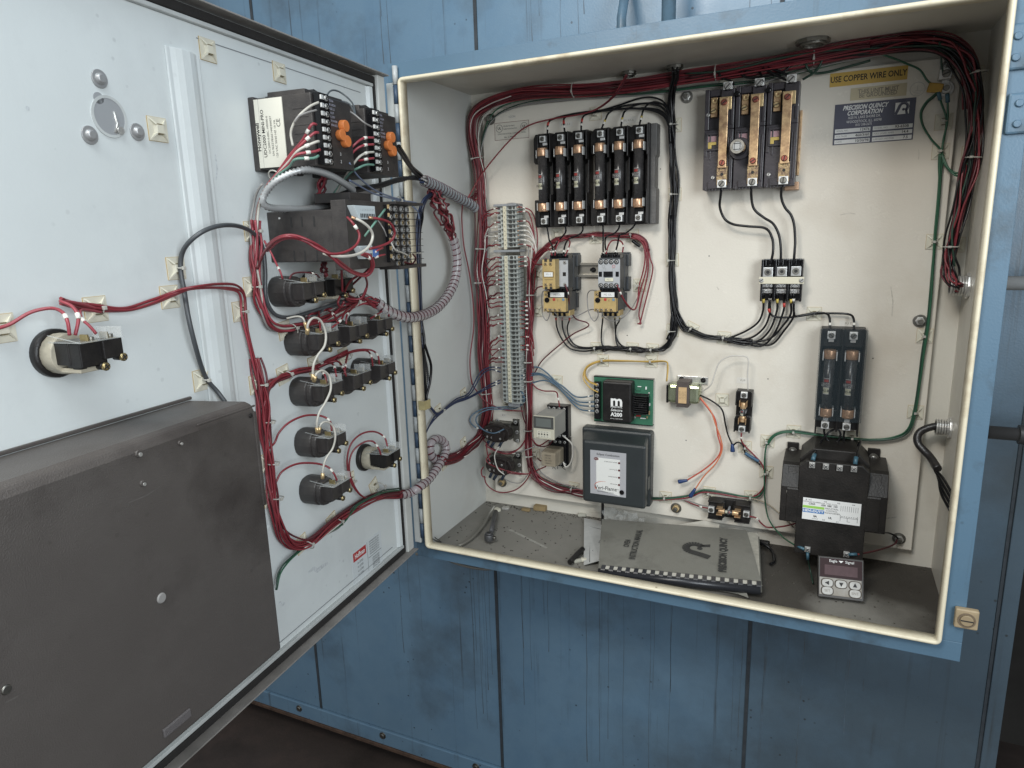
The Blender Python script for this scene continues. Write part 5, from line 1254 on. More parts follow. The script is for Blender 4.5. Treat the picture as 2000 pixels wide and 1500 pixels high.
# hubs on the right wall
def side_hub(label, px, py, r, l):
    F = Fr((W+E, 0, 0), (0, -1, 0), (0, 0, 1)); X, Y = F.hit(px, py, 0)
    o = thing('conduit_hub', label, 'conduit hub', F, X, Y)
    g = G(); g.cyl((0, 0, 0), 'z', r*1.35, .005, 8); g.build('locknut', STEEL, o, .0008)
    g = G()
    for k in range(int(l/.004)): g.tube((0, 0, .005+k*.004), 'z', r, r*.8, .0032, 26)
    g.build('threaded_nipple', STEEL, o, .0005)
    g = G(); g.cyl((0, 0, .004), 'z', r*.8, l, 20); g.build('bore', INKB, o)
    return F, X, Y
side_hub('upper threaded steel hub on the right wall taking the heavy bundle', 1893, 558, .0165, .024)
F2, hx2, hy2 = side_hub('lower threaded steel hub on the right wall with a taped cable', 1858, 836, .0145, .020)
RW = F2
c0 = F2.w(hx2, hy2, .028)
tape = pm('black_tape', (.022, .02, .02), .35, bump=.5, bs=160)
wire('black taped cable hanging in a bent loop from the lower right hub', [c0+Vector((.012, 0, 0)), c0, c0+Vector((-.020, -.002, -.012)), c0+Vector((-.022, -.012, -.030)), c0+Vector((-.004, -.03, -.048)), c0+Vector((.006, -.06, -.060))], tape, .0068, name='cable', cat='cable', n=10)
for k in range(4): wire('loose black lead below the taped cable at the lower right hub', [c0+Vector((-.006, -.022, -.042)), c0+Vector((.000+.003*k, -.040, -.062-.004*k)), c0+Vector((.012, -.075, -.070-.009*k)), c0+Vector((.022, -.11, -.084-.010*k))], WBLK, .0024, group='loose black leads at the lower right hub')

# ---- black power wiring
gb = 'black wires in the vertical bundle beside the fuse block'
main = [(1318, 136, .05), (1316, 160, .03), (1312, 200, .012), (1310, 260, .010), (1313, 320, .010), (1317, 372, .010), (1314, 440, .010), (1312, 505, .010), (1313, 556, .010), (1314, 607, .010), (1314, 645, .010), (1309, 665, .010), (1296, 680, .010), (1270, 684, .010), (1240, 682, .010), (1200, 680, .009), (1177, 680, .009)]
strands('one of the black wires in the thick vertical bundle right of the fuse block', main[:12], 8, [WBLK], .0022, .0072, gb, seed=11)
strands('one of the black wires curving along the bottom towards the overload relays', main[9:], 6, [WBLK], .0021, .0052, 'black wires curving towards the overload relays', seed=12)
br = [(1312, 420, .012), (1312, 520, .012), (1316, 590, .012), (1331, 632, .010), (1348, 645, .010), (1381, 657, .010), (1414, 662, .010), (1445, 667, .010), (1470, 668, .010)]
strands('one of the black wires sweeping from the vertical bundle towards the distribution block', br, 5, [WBLK], .0021, .0055, 'black wires sweeping to the distribution block', seed=13)
ends6 = [((1491, 600), (1480, 640), 'y'), ((1504, 606), (1492, 650), 'w'), ((1518, 600), (1503, 655), 'y'), ((1531, 600), (1512, 662), 'r'), ((1545, 606), (1530, 645), 'y'), ((1550, 612), (1532, 655), 'w')]
for k, (a, b, s_) in enumerate(ends6):
    wire('black wire %s from the left rising into the bottom of the distribution block' % ('first', 'second', 'third', 'fourth', 'fifth', 'sixth')[k], [(a[0], 574, .022), (a[0], a[1]-12, .018), (a[0]-1, a[1]+8, .015), (b[0], b[1]-10, .012), (b[0]-26, b[1]+8+k*2, .010), (b[0]-66, 667-3+k, .010), (1420, 664-3+k*1.5, .010)], WBLK, .0021, tips=[(0, s_)])
# breaker outputs
wire('left black wire falling from the disconnect switch to the distribution block', [(1409, 368, .045), (1407, 385, .040), (1406, 405, .035), (1415, 427, .030), (1432, 438, .028), (1460, 442, .028), (1495, 446, .028), (1508, 465, .028), (1510, 490, .03), (1505, 516, .028)], WBLK, .0024)
wire('middle black wire falling from the disconnect switch to the distribution block', [(1467, 362, .045), (1468, 390, .038), (1474, 410, .034), (1492, 425, .030), (1510, 437, .028), (1521, 458, .028), (1525, 485, .03), (1525, 516, .028)], WBLK, .0024)
wire('right black wire falling from the disconnect switch to the distribution block', [(1527, 358, .045), (1526, 385, .038), (1533, 405, .034), (1545, 420, .03), (1551, 440, .028), (1553, 470, .028), (1552, 490, .03), (1550, 516, .028)], WBLK, .0024)
# breaker inputs looping from the roof bundle
for k, P in enumerate(([(1404, 142, .03), (1410, 152, .03), (1425, 157, .035), (1433, 165, .045)], [(1448, 138, .03), (1452, 148, .03), (1470, 152, .03), (1500, 148, .03), (1530, 140, .03), (1550, 122, .03)], [(1455, 139, .03), (1480, 140, .03), (1488, 150, .04), (1490, 160, .045)], [(1490, 133, .03), (1515, 146, .035), (1535, 156, .04), (1543, 155, .045)], [(1500, 132, .03), (1525, 140, .035), (1543, 150, .04), (1548, 150, .045)], [(1571, 116, .03), (1578, 135, .03), (1590, 143, .02), (1615, 141, .02), (1650, 132, .02), (1700, 118, .02)], [(1608, 112, .03), (1600, 130, .03), (1588, 143, .025), (1568, 155, .02)])):
    wire('black wire loop above the disconnect switch, number %s from the left' % ('one', 'two', 'three', 'four', 'five', 'six', 'seven')[k], P, WBLK if k < 5 else WDGR, .0022)
# fuse block top wires
fx6 = [(1069, 262), (1103, 258), (1135, 254), (1175, 251), (1213, 247), (1249, 243)]
pt6 = [[(1071, 240), (1084, 231), (1112, 224), (1150, 218), (1220, 212), (1280, 216), (1304, 232), (1309, 260)], [(1101, 238), (1103, 230), (1116, 223), (1160, 217), (1230, 212), (1284, 214), (1306, 236), (1309, 270)], [(1136, 238), (1141, 226), (1158, 220), (1200, 214), (1250, 212), (1290, 222), (1306, 246), (1310, 280)], [(1183, 232), (1190, 220), (1210, 209), (1245, 203), (1282, 203), (1302, 220), (1308, 245)], [(1216, 228), (1222, 216), (1240, 206), (1262, 202), (1290, 208), (1306, 228), (1309, 255)], [(1253, 228), (1257, 214), (1268, 202), (1284, 200), (1300, 208), (1308, 226), (1310, 250)]]
for k in range(6):
    wire('black wire arching into the top of the %s pole of the six-pole block' % ('first', 'second', 'third', 'fourth', 'fifth', 'sixth')[k], [(fx6[k][0], fx6[k][1], .036)]+[(a, b, .028 if j == 0 else .016) for j, (a, b) in enumerate(pt6[k])], WBLK, .0019, tips=[(0, 'r' if k < 3 else 'y'), (0, 'w')])
wire('longest black wire arching above the others from the vertical bundle', [(1309, 240, .012), (1300, 204, .014), (1278, 191, .014), (1250, 192, .014), (1210, 205, .014), (1172, 216, .014), (1130, 221, .014)], WBLK, .0019)
# fuse block bottom wires to the contactors
bt6 = [[(1067, 436), (1070, 452), (1073, 470), (1078, 480, .05), (1082, 500, .07)], [(1103, 434), (1105, 452), (1098, 462), (1088, 474), (1084, 486, .05), (1087, 498, .07)], [(1137, 432), (1138, 450), (1128, 460), (1112, 466), (1104, 478, .05), (1100, 500, .07)], [(1177, 428), (1178, 450), (1178, 475), (1178, 490, .05), (1180, 500, .07)], [(1211, 425), (1209, 445), (1198, 457), (1184, 463), (1182, 480, .05), (1186, 500, .07)], [(1247, 424), (1238, 442), (1222, 455), (1210, 460), (1206, 478, .05), (1200, 500, .07)]]
for k in range(6):
    wire('short black wire from the bottom of the %s fuse pole down to a contactor' % ('first', 'second', 'third', 'fourth', 'fifth', 'sixth')[k], [(q[0], q[1], q[2] if len(q) > 2 else (.034 if j == 0 else .030)) for j, q in enumerate(bt6[k])], WBLK, .0018, tips=[(1, 'w')])
# overload outputs
for k, (x, P, s_) in enumerate(((1086, [(1088, 640), (1096, 660), (1113, 680), (1140, 686), (1180, 681), (1230, 684)], 'r'), (1098, [(1099, 640), (1105, 658), (1118, 675), (1140, 681), (1180, 679), (1230, 682)], 'r'), (1112, [(1108, 640), (1112, 660), (1124, 674), (1145, 679), (1180, 677), (1230, 680)], 'r'), (1177, [(1175, 645), (1175, 668), (1182, 678), (1210, 680), (1250, 684)], 'y'), (1201, [(1202, 645), (1204, 668), (1212, 682), (1235, 687), (1260, 684)], 'y'), (1210, [(1203, 640), (1204, 660), (1216, 676), (1240, 680), (1262, 682)], 'y'))):
    wire('black wire %s from the left dropping from the overload relays' % ('first', 'second', 'third', 'fourth', 'fifth', 'sixth')[k], [(x, 612, .05), (x, 625, .03)]+[(a, b, .012) for a, b in P], WBLK, .0018, tips=[(0, s_), (0, 'w')])
# to the two-pole fuse block
wire('black wire crossing to the left top screw of the two-pole fuse block', [(1503, 585, .025), (1502, 606, .020), (1512, 618, .015), (1540, 620, .012), (1570, 615, .012), (1592, 611, .012), (1612, 612, .015), (1620, 620, .022), (1621, 645, .034)], WBLK, .0021, tips=[(1, 'w'), (0, 'r')])
wire('black wire crossing to the right top screw of the two-pole fuse block', [(1550, 590, .025), (1551, 612, .020), (1556, 618, .015), (1592, 613, .012), (1630, 612, .012), (1658, 614, .015), (1667, 622, .022), (1668, 645, .034)], WBLK, .0021, tips=[(1, 'w')])
wire('black wire curling from the left screw of the two-pole block to the transformer', [(1609, 832, .034), (1611, 850, .03), (1620, 862, .03), (1636, 862, .03), (1642, 848, .03), (1634, 838, .03), (1618, 845, .03), (1602, 865, .05), (1592, 885, .10), (1587, 900, .115)], WBLK, .0020, tips=[(1, 'b')])
wire('black wire curling from the right screw of the two-pole block to the transformer', [(1650, 834, .034), (1648, 855, .03), (1652, 870, .03), (1665, 876, .03), (1675, 870, .04), (1682, 862, .05), (1674, 885, .10), (1670, 908, .115)], WBLK, .0020, tips=[(1, 'b')])
# ---- red control wiring
gR = 'red wires in the inner vertical bundle right of the terminal strip'
inner = [(1036, 520, .02), (1036, 572, .018), (1036, 615, .018), (1031, 657, .018), (1032, 696, .016), (1032, 744, .016), (1032, 787, .016), (1031, 829, .016), (1033, 872, .016), (1038, 912, .016), (1052, 936, .014), (1081, 951, .012), (1113, 958, .012), (1137, 964, .012), (1160, 968, .01)]
strands('one of the red wires in the inner vertical bundle just right of the terminal strip', inner, 13, [WRED, WRED, WMAR], .0015, .0085, gR, seed=21, wob=.9)
strands('one of the white wires in the inner vertical bundle just right of the terminal strip', [(1040, 480, .02)]+inner[1:], 2, [WWHT, WGRY], .0013, .010, 'white wires in the inner bundle', seed=22)
for k, (a, b) in enumerate((((1037, 576), (1037, 590)), ((1032, 707), (1032, 720)), ((1031, 744), (1031, 760)), ((1031, 840), (1031, 850)), ((1034, 890), (1035, 900)))):
    tie('clear nylon tie on the inner red bundle, %s one' % ('top', 'second', 'middle', 'fourth', 'bottom')[k], (a[0], a[1], .017), (b[0], b[1], .017), .0105)
loop = [(1036, 535, .02), (1045, 510, .02), (1062, 487, .02), (1085, 469, .018), (1110, 462, .014), (1140, 459, .012), (1165, 458, .012), (1200, 459, .012), (1235, 459, .012), (1256, 468, .012), (1268, 490, .012)]
strands('one of the red wires arching over the two contactors', loop, 7, [WRED, WRED, WMAR], .0015, .0050, 'red wires arching over the contactors', seed=23)
for k, P in enumerate(([(1235, 459), (1257, 470), (1266, 500), (1264, 540), (1252, 590), (1248, 615), (1252, 632), (1246, 632)], [(1235, 460), (1262, 475), (1270, 505), (1275, 525), (1268, 560), (1258, 600), (1250, 630), (1245, 632)], [(1240, 462), (1258, 480), (1263, 520), (1250, 570), (1246, 590), (1240, 604), (1228, 600), (1212, 575)], [(1235, 461), (1254, 474), (1260, 500), (1256, 530), (1248, 560), (1246, 590)])):
    wire('red wire looping down the right side of the right contactor, %s' % ('ending in a folded tip', 'outermost', 'returning to a coil screw', 'innermost')[k], [(a, b, .014 if not (k == 2 and j > 5) else .05) for j, (a, b) in enumerate(P)], WRED, .0015)
for k, P in enumerate(([(1104, 500, .07), (1112, 480, .05), (1112, 470, .035), (1100, 466, .03), (1085, 480, .025), (1060, 495, .02), (1040, 520, .02)], [(1084, 498, .08), (1086, 484, .05), (1092, 470, .04), (1085, 468, .03), (1062, 485, .02), (1042, 508, .02)], [(1078, 498, .095), (1072, 486, .06), (1060, 484, .04), (1045, 500, .03), (1036, 520, .02)], [(1216, 492, .07), (1217, 478, .05), (1210, 470, .04), (1196, 470, .035), (1188, 480, .04), (1184, 495, .07)], [(1066, 505, .09), (1064, 515, .07), (1056, 517, .05), (1045, 515, .03), (1038, 505, .02)])):
    wire('short red loop above the contactors, number %s from the trunk side' % ('five', 'four', 'three', 'six', 'one')[k], P, WRED, .0015, tips=[(0, 'W')])
wire('red wire from the left contactor coil swinging out and down to the inner bundle', [(1104, 556, .075), (1110, 575, .07), (1113, 600, .05), (1124, 622, .03), (1146, 630, .02), (1148, 638, .02), (1120, 652, .015), (1095, 672, .012), (1060, 703, .012), (1045, 727, .012), (1033, 745, .014)], WMAR, .0015, tips=[(0, 'W')])
wire('red wire from the right contactor coil looping to the right wires', [(1205, 556, .075), (1212, 572, .07), (1222, 590, .06), (1236, 605, .04), (1243, 598, .03), (1247, 575, .02)], WRED, .0015, tips=[(0, 'W')])
for k, P in enumerate(([(1070, 567, .08), (1060, 570, .07), (1058, 590, .06), (1060, 615, .06), (1068, 626, .06), (1074, 612, .07), (1072, 603, .078)], [(1165, 567, .08), (1152, 568, .07), (1147, 580, .06), (1150, 610, .06), (1160, 627, .06), (1168, 618, .07), (1168, 604, .078)])):
    wire('thin grey wire looping round the side of the %s overload relay' % ('left', 'right')[k], P, WGRY, .0011)
wire('thin grey wire sagging between the two overload relays', [(1078, 604, .078), (1088, 615, .06), (1102, 624, .04), (1125, 618, .03), (1150, 606, .03), (1163, 604, .06)], WGRY, .0011)
wire('thin white wire sagging from the right overload relay back up to the right wires', [(1176, 604, .078), (1180, 620, .06), (1200, 627, .04), (1220, 618, .03), (1235, 600, .02), (1246, 580, .015)], WGRY, .0011)
wire('red stub joining the left overload relay to the inner bundle', [(1072, 566, .08), (1062, 560, .06), (1050, 562, .03), (1040, 575, .02)], WRED, .0015)
wire('black splice cap lying at the top right of the red loop', [(1235, 470, .015), (1243, 476, .015), (1250, 481, .015)], BLACKG, .0034, name='wire_connector', cat='connector')
# terminal strip tails, left side
def tsw(y, side, h=.030):   # world point at a terminal clamp
    return BP.w(ts.X+xc_+(-.020 if side < 0 else .021), ts.Y+y, h)
rl = random.Random(5)
skipL = {2, 16, 21, 25, 26, 29, 31, 34, 35}
for i, y in enumerate(ys_):
    p = tsw(y, -1)
    if i < 36 and i not in skipL:
        white = 4 <= i <= 7
        for q in range(2 if (not white and rl.random() < .55) else 1):
            dz = rl.uniform(-.026, .012); b = p+Vector((-.026-rl.uniform(0, .010), .006-q*.004, -.004+dz*.4))
            t0 = Vector((p.x-.045-rl.uniform(0, .008), PY-.020+rl.uniform(-.006, .006), p.z+(-.022+dz if i % 5 else .03)))
            if white: t0 = Vector((p.x-.045, PY-.020, p.z-.022-rl.uniform(0, .01)))
            mt = (WGRY if i % 2 else WWHT) if white else (WRED if rl.random() < .7 else WMAR)
            W_ = [p+Vector((.003, 0, 0)), p+Vector((-.008, -.001*q, .0012*q)), b.lerp(p, .35)+Vector((0, -.002, -.001)), b, t0]
            o = wire('%s tail joining the left trunk to the terminal strip' % ('white or grey' if white else 'red'), W_, mt, .0013, group='wire tails on the left of the terminal strip', tips=[(0, 'w')] if rl.random() < .5 else [])
            sink(o)
# right side tails
right = {0: 'R', 1: 'R', 3: 'R', 4: 'W', 5: 'W', 6: 'W', 7: 'W', 8: 'R', 9: 'R', 10: 'R', 11: 'R', 19: 'R', 20: 'R', 21: 'R', 22: 'R', 23: 'R', 24: 'R', 25: 'R', 27: 'R', 29: 'R', 30: 'R'}
for i, kd in right.items():
    if i >= len(ys_): continue
    p = tsw(ys_[i], 1, .026); e = Vector((BP.hit(1036, 540, .018)[0]+rl.uniform(-.006, .006), PY-.018, p.z-(.03 if i > 8 else .05)-rl.uniform(0, .03)))
    if i < 9:
        e = Vector((BP.hit(1040, 500, .018)[0]+rl.uniform(-.008, .008), PY-.018, BP.hit(1036, 515, .018)[1]+rl.uniform(-.01, .01)))
        midp = Vector((p.x+.030, PY-.024, p.z-.004)) if i else Vector((p.x+.036, PY-.020, p.z-.012))
        W_ = [p, p+Vector((.012, 0, .001)), midp, (midp+e)/2+Vector((.008, 0, .004)), e]
    else: W_ = [p, p+Vector((.012, 0, .001)), p+Vector((.024, .004, -.001)), (p+e)/2+Vector((.014, 0, .004)), e]
    o = wire('%s tail leaving the right of the terminal strip for the inner bundle' % ('white' if kd == 'W' else 'red'), W_, WRED if kd == 'R' else WWHT, .0014, group='%s wire tails on the right of the terminal strip' % ('white' if kd == 'W' else 'red'), tips=[(0, 'W'), (0, 'c')])
    sink(o)
wire('grey wire arching over the top of the terminal strip', [(980, 404, .034), (992, 398, .03), (1008, 398, .025), (1024, 410, .022), (1036, 440, .02), (1042, 470, .02)], WGRY, .0012)
wire('thin red wire cutting diagonally from the roof hub down to the left wall', [(1223, 146, .06), (1214, 162, .05), (1195, 190, .04), (1165, 213, .03), (1130, 224, .025), (1080, 232, .025), (1033, 245, .03), (1000, 270, .03), (960, 315, .035), (935, 350, .04), ('L', 915, 385, .06)], WRED, .0015)
wire('maroon wire cutting from the roof hub beside the diagonal red one', [(1226, 146, .06), (1216, 166, .05), (1200, 188, .045), (1180, 205, .035), (1160, 216, .025)], WMAR, .0014)
wire('single red wire hanging slack down the left wall beside the trunk', [('L', 903, 400, .03), ('L', 902, 430, .012), ('L', 906, 480, .012), ('L', 916, 530, .012), ('L', 924, 590, .014), ('L', 925, 640, .014), ('L', 918, 700, .014), ('L', 921, 745, .014), (932, 765, .04), (950, 785, .03), (985, 800, .02), (1022, 803, .02)], WRED, .0015)
# blue wires
for k, (a, s_) in enumerate((([(978, 719, .03), (962, 717, .03), (945, 722, .035), (933, 735, .045), ('L', 915, 768, .02), ('L', 890, 780, .014), ('L', 858, 806, .012), ('L', 846, 800, .012), ('L', 832, 783, .012)], 0), ([(978, 727, .03), (962, 722, .03), (948, 726, .035), (936, 740, .045), ('L', 917, 771, .02), ('L', 890, 784, .014), ('L', 860, 808, .012), ('L', 848, 815, .012), ('L', 833, 842, .012)], 0), ([(978, 742, .03), (960, 750, .035), (940, 762, .045), ('L', 915, 776, .02), ('L', 888, 786, .014), ('L', 856, 809, .012), ('L', 842, 798, .012), ('L', 830, 780, .012)], 0), ([(978, 747, .03), (958, 756, .035), (938, 766, .045), ('L', 913, 779, .02), ('L', 886, 789, .014), ('L', 856, 812, .012), ('L', 840, 830, .012), ('L', 832, 845, .012)], 0))):
    wire('navy wire crossing the left wall from the terminal strip, %s of four' % ('top', 'second', 'third', 'bottom')[k], a, WNVY, .0016, tips=[(0, 'w')])
for k, P in enumerate(([(1012, 723), (1030, 720), (1050, 717), (1068, 728), (1085, 745), (1100, 755), (1120, 772), (1135, 776), (1158, 773, .025)], [(1014, 735), (1030, 731), (1052, 729), (1070, 736), (1088, 750), (1105, 765), (1125, 782), (1140, 786), (1160, 785, .025)], [(1014, 742), (1032, 735), (1054, 732), (1072, 741), (1090, 756), (1108, 774), (1130, 790), (1145, 793), (1160, 793, .025)], [(1012, 757), (1028, 752), (1046, 746), (1064, 743), (1082, 750), (1100, 766), (1118, 787), (1135, 800), (1160, 803, .025)])):
    wire('slate blue wire running to the green circuit board, %s of four' % ('top', 'second', 'third', 'bottom')[k], [(q[0], q[1], q[2] if len(q) > 2 else (.03 if j == 0 else .016)) for j, q in enumerate(P)], WBLU, .0017, tips=[(1, 'w'), (0, 'w')])
wire('slate blue wire looping from the strip round to the upper power relay, outer', [(1016, 762, .03), (1022, 775, .03), (1010, 793, .02), (985, 795, .02), (950, 797, .035), (925, 808, .05), (918, 822, .06), (928, 834, .055), (942, 838, .05)], WBLU, .0016, tips=[(1, 'w')])
wire('slate blue wire looping from the strip round to the upper power relay, inner', [(1020, 765, .03), (1024, 782, .03), (1008, 797, .02), (985, 799, .02), (955, 800, .035), (934, 810, .05), (930, 824, .06), (945, 840, .06), (965, 846, .06), (985, 838, .045)], WBLU, .0016)
wire('red wire running from the strip end to the inner bundle', [(1015, 762, .03), (1016, 785, .02), (1022, 815, .02), (1030, 835, .018)], WMAR, .0015)
wire('thin red wire leading to the timer socket from the inner bundle', [(1030, 700, .02), (1030, 725, .018), (1042, 752, .016), (1060, 763, .015), (1085, 765, .02), (1090, 778, .03), (1093, 795, .028)], WRED, .0015, tips=[(1, 'W')])
for k, P in enumerate(([(945, 860, .04), (962, 876, .03), (985, 883, .03), (1010, 878, .02), (1026, 858, .018), (1030, 838, .016)], [(948, 870, .04), (970, 882, .03), (995, 886, .03), (1018, 872, .02), (1030, 848, .018)], [(1034, 840, .016), (1040, 858, .02), (1052, 870, .03), (1068, 862, .04), (1078, 855, .05)], [(1036, 850, .016), (1046, 868, .02), (1062, 872, .03), (1075, 866, .04), (1083, 850, .05)], [(950, 865, .04), (952, 885, .04), (960, 905, .04), (985, 921, .04), (1010, 926, .03), (1034, 925, .02), (1050, 918, .02), (1066, 911, .03)], [(946, 930, .035), (950, 945, .03), (965, 958, .025), (985, 962, .02), (1010, 955, .02), (1030, 935, .018), (1040, 910, .016)], [(1050, 895, .02), (1056, 900, .03), (1062, 898, .05), (1072, 890, .06)], [(944, 912, .04), (940, 920, .04), (942, 930, .04), (948, 932, .04)], [(958, 885, .04), (950, 900, .04), (968, 912, .045), (1000, 922, .04), (1030, 926, .03)])):
    wire('red wire looped round the power relays, number %s of nine' % ('one', 'two', 'three', 'four', 'five', 'six', 'seven', 'eight', 'nine')[k], P, WRED if k % 3 else WMAR, .0015)
wire('white wire from the lower power relay up to the upper one', [(985, 927, .045), (972, 915, .05), (966, 890, .05), (975, 872, .045)], WWHT, .0014)
wire('thin grey wire looping below the lower power relay', [(985, 935, .03), (1000, 942, .02), (1018, 942, .015), (1032, 925, .015)], WGRY, .0011)
wire('grey wire crossing from the power relays to the plug-in relay', [(970, 880, .03), (1000, 884, .02), (1025, 879, .025), (1045, 872, .02)], WGRY, .0013)
wire('thick white wire curling round the right of the relay sockets', [(1098, 850, .035), (1108, 858, .03), (1117, 868, .03), (1119, 885, .03), (1114, 905, .03), (1105, 912, .03), (1100, 902, .03)], WWHT, .0018)
for k, P in enumerate(([(1040, 905, .016), (1055, 930, .014), (1085, 945, .012), (1110, 952, .012), (1140, 960, .01)], [(1042, 900, .016), (1060, 925, .014), (1090, 942, .012), (1115, 950, .012), (1140, 957, .01)])):
    wire('grey wire lying on top of the red bundle heading under the flame monitor, %s' % ('lower', 'upper')[k], P, WGRY if k else WDGR, .0013)
# yellow pair
strands('yellow wire with dark tracer running from the circuit board to the small transformer', [(1166, 753, .03), (1150, 745, .022), (1142, 730, .015), (1148, 715, .012), (1172, 705, .010), (1220, 704, .010), (1270, 706, .010), (1300, 706, .012), (1305, 716, .02), (1302, 745, .03)], 2, [WYEL, pm('dark_yellow_wire', (.34, .21, .05), .4)], .0014, .0022, 'yellow wires above the circuit board', seed=31)
wire('yellow wire joining the second screw of the circuit board', [(1168, 766, .03), (1152, 757, .022), (1139, 738, .015), (1146, 716, .012), (1168, 706, .010)], WYEL, .0014)
# small transformer leads
wire('thin white lead arching from the small transformer to the upright fuse holder', [(1370, 766, .02), (1388, 752, .03), (1396, 730, .03), (1405, 708, .03), (1425, 696, .03), (1455, 696, .03), (1462, 705, .03), (1460, 730, .03), (1461, 762, .028)], WWHT, .0014)
wire('black lead from the small transformer to a blue wire nut', [(1368, 772, .02), (1390, 783, .02), (1410, 800, .018), (1417, 830, .015), (1422, 850, .015), (1430, 868, .015)], WBLK, .0017)
wire('red lead falling from the small transformer to the lower left wire nut', [(1366, 776, .02), (1385, 800, .02), (1397, 820, .018), (1402, 850, .016), (1408, 875, .015), (1400, 895, .015), (1375, 917, .015), (1342, 938, .015)], pm('orange_red_wire', (.50, .09, .06), .38), .0016)
wire('orange lead falling from the small transformer to the lower right wire nut', [(1367, 775, .02), (1388, 803, .02), (1398, 830, .018), (1408, 858, .016), (1410, 880, .015), (1398, 905, .015), (1375, 930, .015), (1358, 955, .015)], WORG, .0014)
def nut(label, p, q, h=.015):
    a, b = BP.p(*p, h), BP.p(*q, h); g = G(); W_ = [a, a.lerp(b, .15), a.lerp(b, .8), b]; g.path(W_, [.0046, .0048, .0032, .0026], 10); tag(g.build('wire_nut', pm('blue_wire_nut', (.018, .045, .14), .4)), label, 'wire nut')
nut('blue wire nut pointing left at the end of the red transformer lead', (1325, 941), (1343, 938)); nut('blue wire nut tilted at the end of the orange transformer lead', (1348, 970), (1358, 954)); nut('blue wire nut hanging below the black transformer lead', (1431, 882), (1430, 867))
wire('black jumper from the wire nut arching into the harness', [(1432, 870, .015), (1440, 864, .015), (1450, 868, .015), (1456, 885, .012), (1470, 895, .012), (1485, 908, .012)], WBLK, .0017)
wire('red lead with blue sleeve leaving the bottom of the upright fuse holder', [(1448, 846, .026), (1448, 860, .02), (1456, 872, .015), (1472, 888, .012), (1487, 905, .012), (1494, 925, .012), (1492, 950, .012), (1476, 968, .010), (1450, 972, .010), (1400, 964, .010), (1370, 962, .010), (1345, 972, .010), (1300, 976, .010), (1270, 976, .008)], WRED, .0016, tips=[(0, 'w')])
wire('blue sleeved splice in the harness below the upright fuse holder', [(1455, 885, .013), (1468, 893, .013), (1482, 901, .013)], pm('blue_sleeve', (.04, .10, .17), .4), .0035, name='splice', cat='splice')
gg = 'green wires down the right side and along the bottom'
grn = [(1838, 175, .02), (1820, 190, .018), (1808, 200, .015), (1797, 220, .012), (1800, 245, .010), (1816, 272, .010), (1838, 300, .010), (1836, 340, .010), (1832, 400, .010), (1825, 475, .010), (1819, 560, .010), (1812, 625, .010), (1804, 680, .010), (1797, 740, .010), (1788, 800, .010), (1776, 840, .010), (1750, 856, .010), (1700, 861, .010), (1640, 856, .010), (1590, 849, .010), (1545, 843, .010), (1515, 849, .010), (1499, 868, .010), (1494, 900, .010), (1494, 930, .010), (1491, 955, .010), (1478, 970, .010), (1450, 968, .010), (1420, 962, .010), (1390, 957, .010), (1370, 957, .010), (1350, 966, .010), (1310, 973, .010), (1268, 974, .008)]
strands('green ground wire running down the right of the plate and along the bottom', grn, 2, [WGRN, WDGR], .0016, .0022, gg, seed=41, wob=2)
strands('green ground wire in the right hand run as far as the two-pole fuse block', grn[6:23], 2, [WGRN], .0016, .0035, gg, seed=42, wob=1)
wire('green wire dropping to the ground terminal of the big transformer', [(1494, 890, .010), (1493, 930, .014), (1494, 975, .016), (1502, 1015, .03), (1525, 1045, .06), (1548, 1062, .10), (1572, 1073, .114)], WGRN, .0015, tips=[(1, 'b')])
for k, P in enumerate(([(1660, 118, .02), (1685, 130, .018), (1705, 142, .015), (1790, 150, .012), (1815, 163, .015), (1828, 170, .02)], [(1700, 100, .03), (1740, 112, .02), (1770, 124, .015), (1796, 136, .015), (1812, 158, .015), (1832, 172, .02)], [(1835, 82, .05), (1838, 100, .03), (1839, 125, .02), (1842, 142, .02)], [(1832, 178, .02), (1838, 200, .014), (1848, 230, .012), (1846, 260, .010), (1838, 298, .010)], [(1850, 182, .02), (1851, 205, .014), (1850, 240, .012), (1842, 275, .010), (1840, 305, .010)], [(1838, 300, .010), (1848, 325, .014), (1868, 343, .02), (1882, 335, .03), (1890, 318, .035)], [(1840, 300, .010), (1852, 328, .016), (1870, 338, .02), (1884, 328, .03), (1892, 310, .035)])[1:]):
    wire('green wire at the ground lug, %s' % ('coming from the roof bundle', 'dropping straight into the lug', 'left one below the stud', 'right one below the stud', 'outer loop to the side bundle', 'inner loop to the side bundle')[k], P, WGRN if k != 1 else WDGR, .0017, tips=[(0, 'b')] if k in (2, 3) else [])
x, y = BP.hit(1827, 171, .02); o = thing('yellow_crimp', 'mustard yellow crimp sleeve beside the ground stud', 'crimp', BP, x, y, .014, -.1)
g = G(); g.prism([(-.012, -.007), (.010, -.008), (.012, .006), (-.010, .008)], 0, .008); g.build('sleeve', pm('mustard_sleeve', (.48, .29, .05), .45, var=.3, vs=60), o, .002)
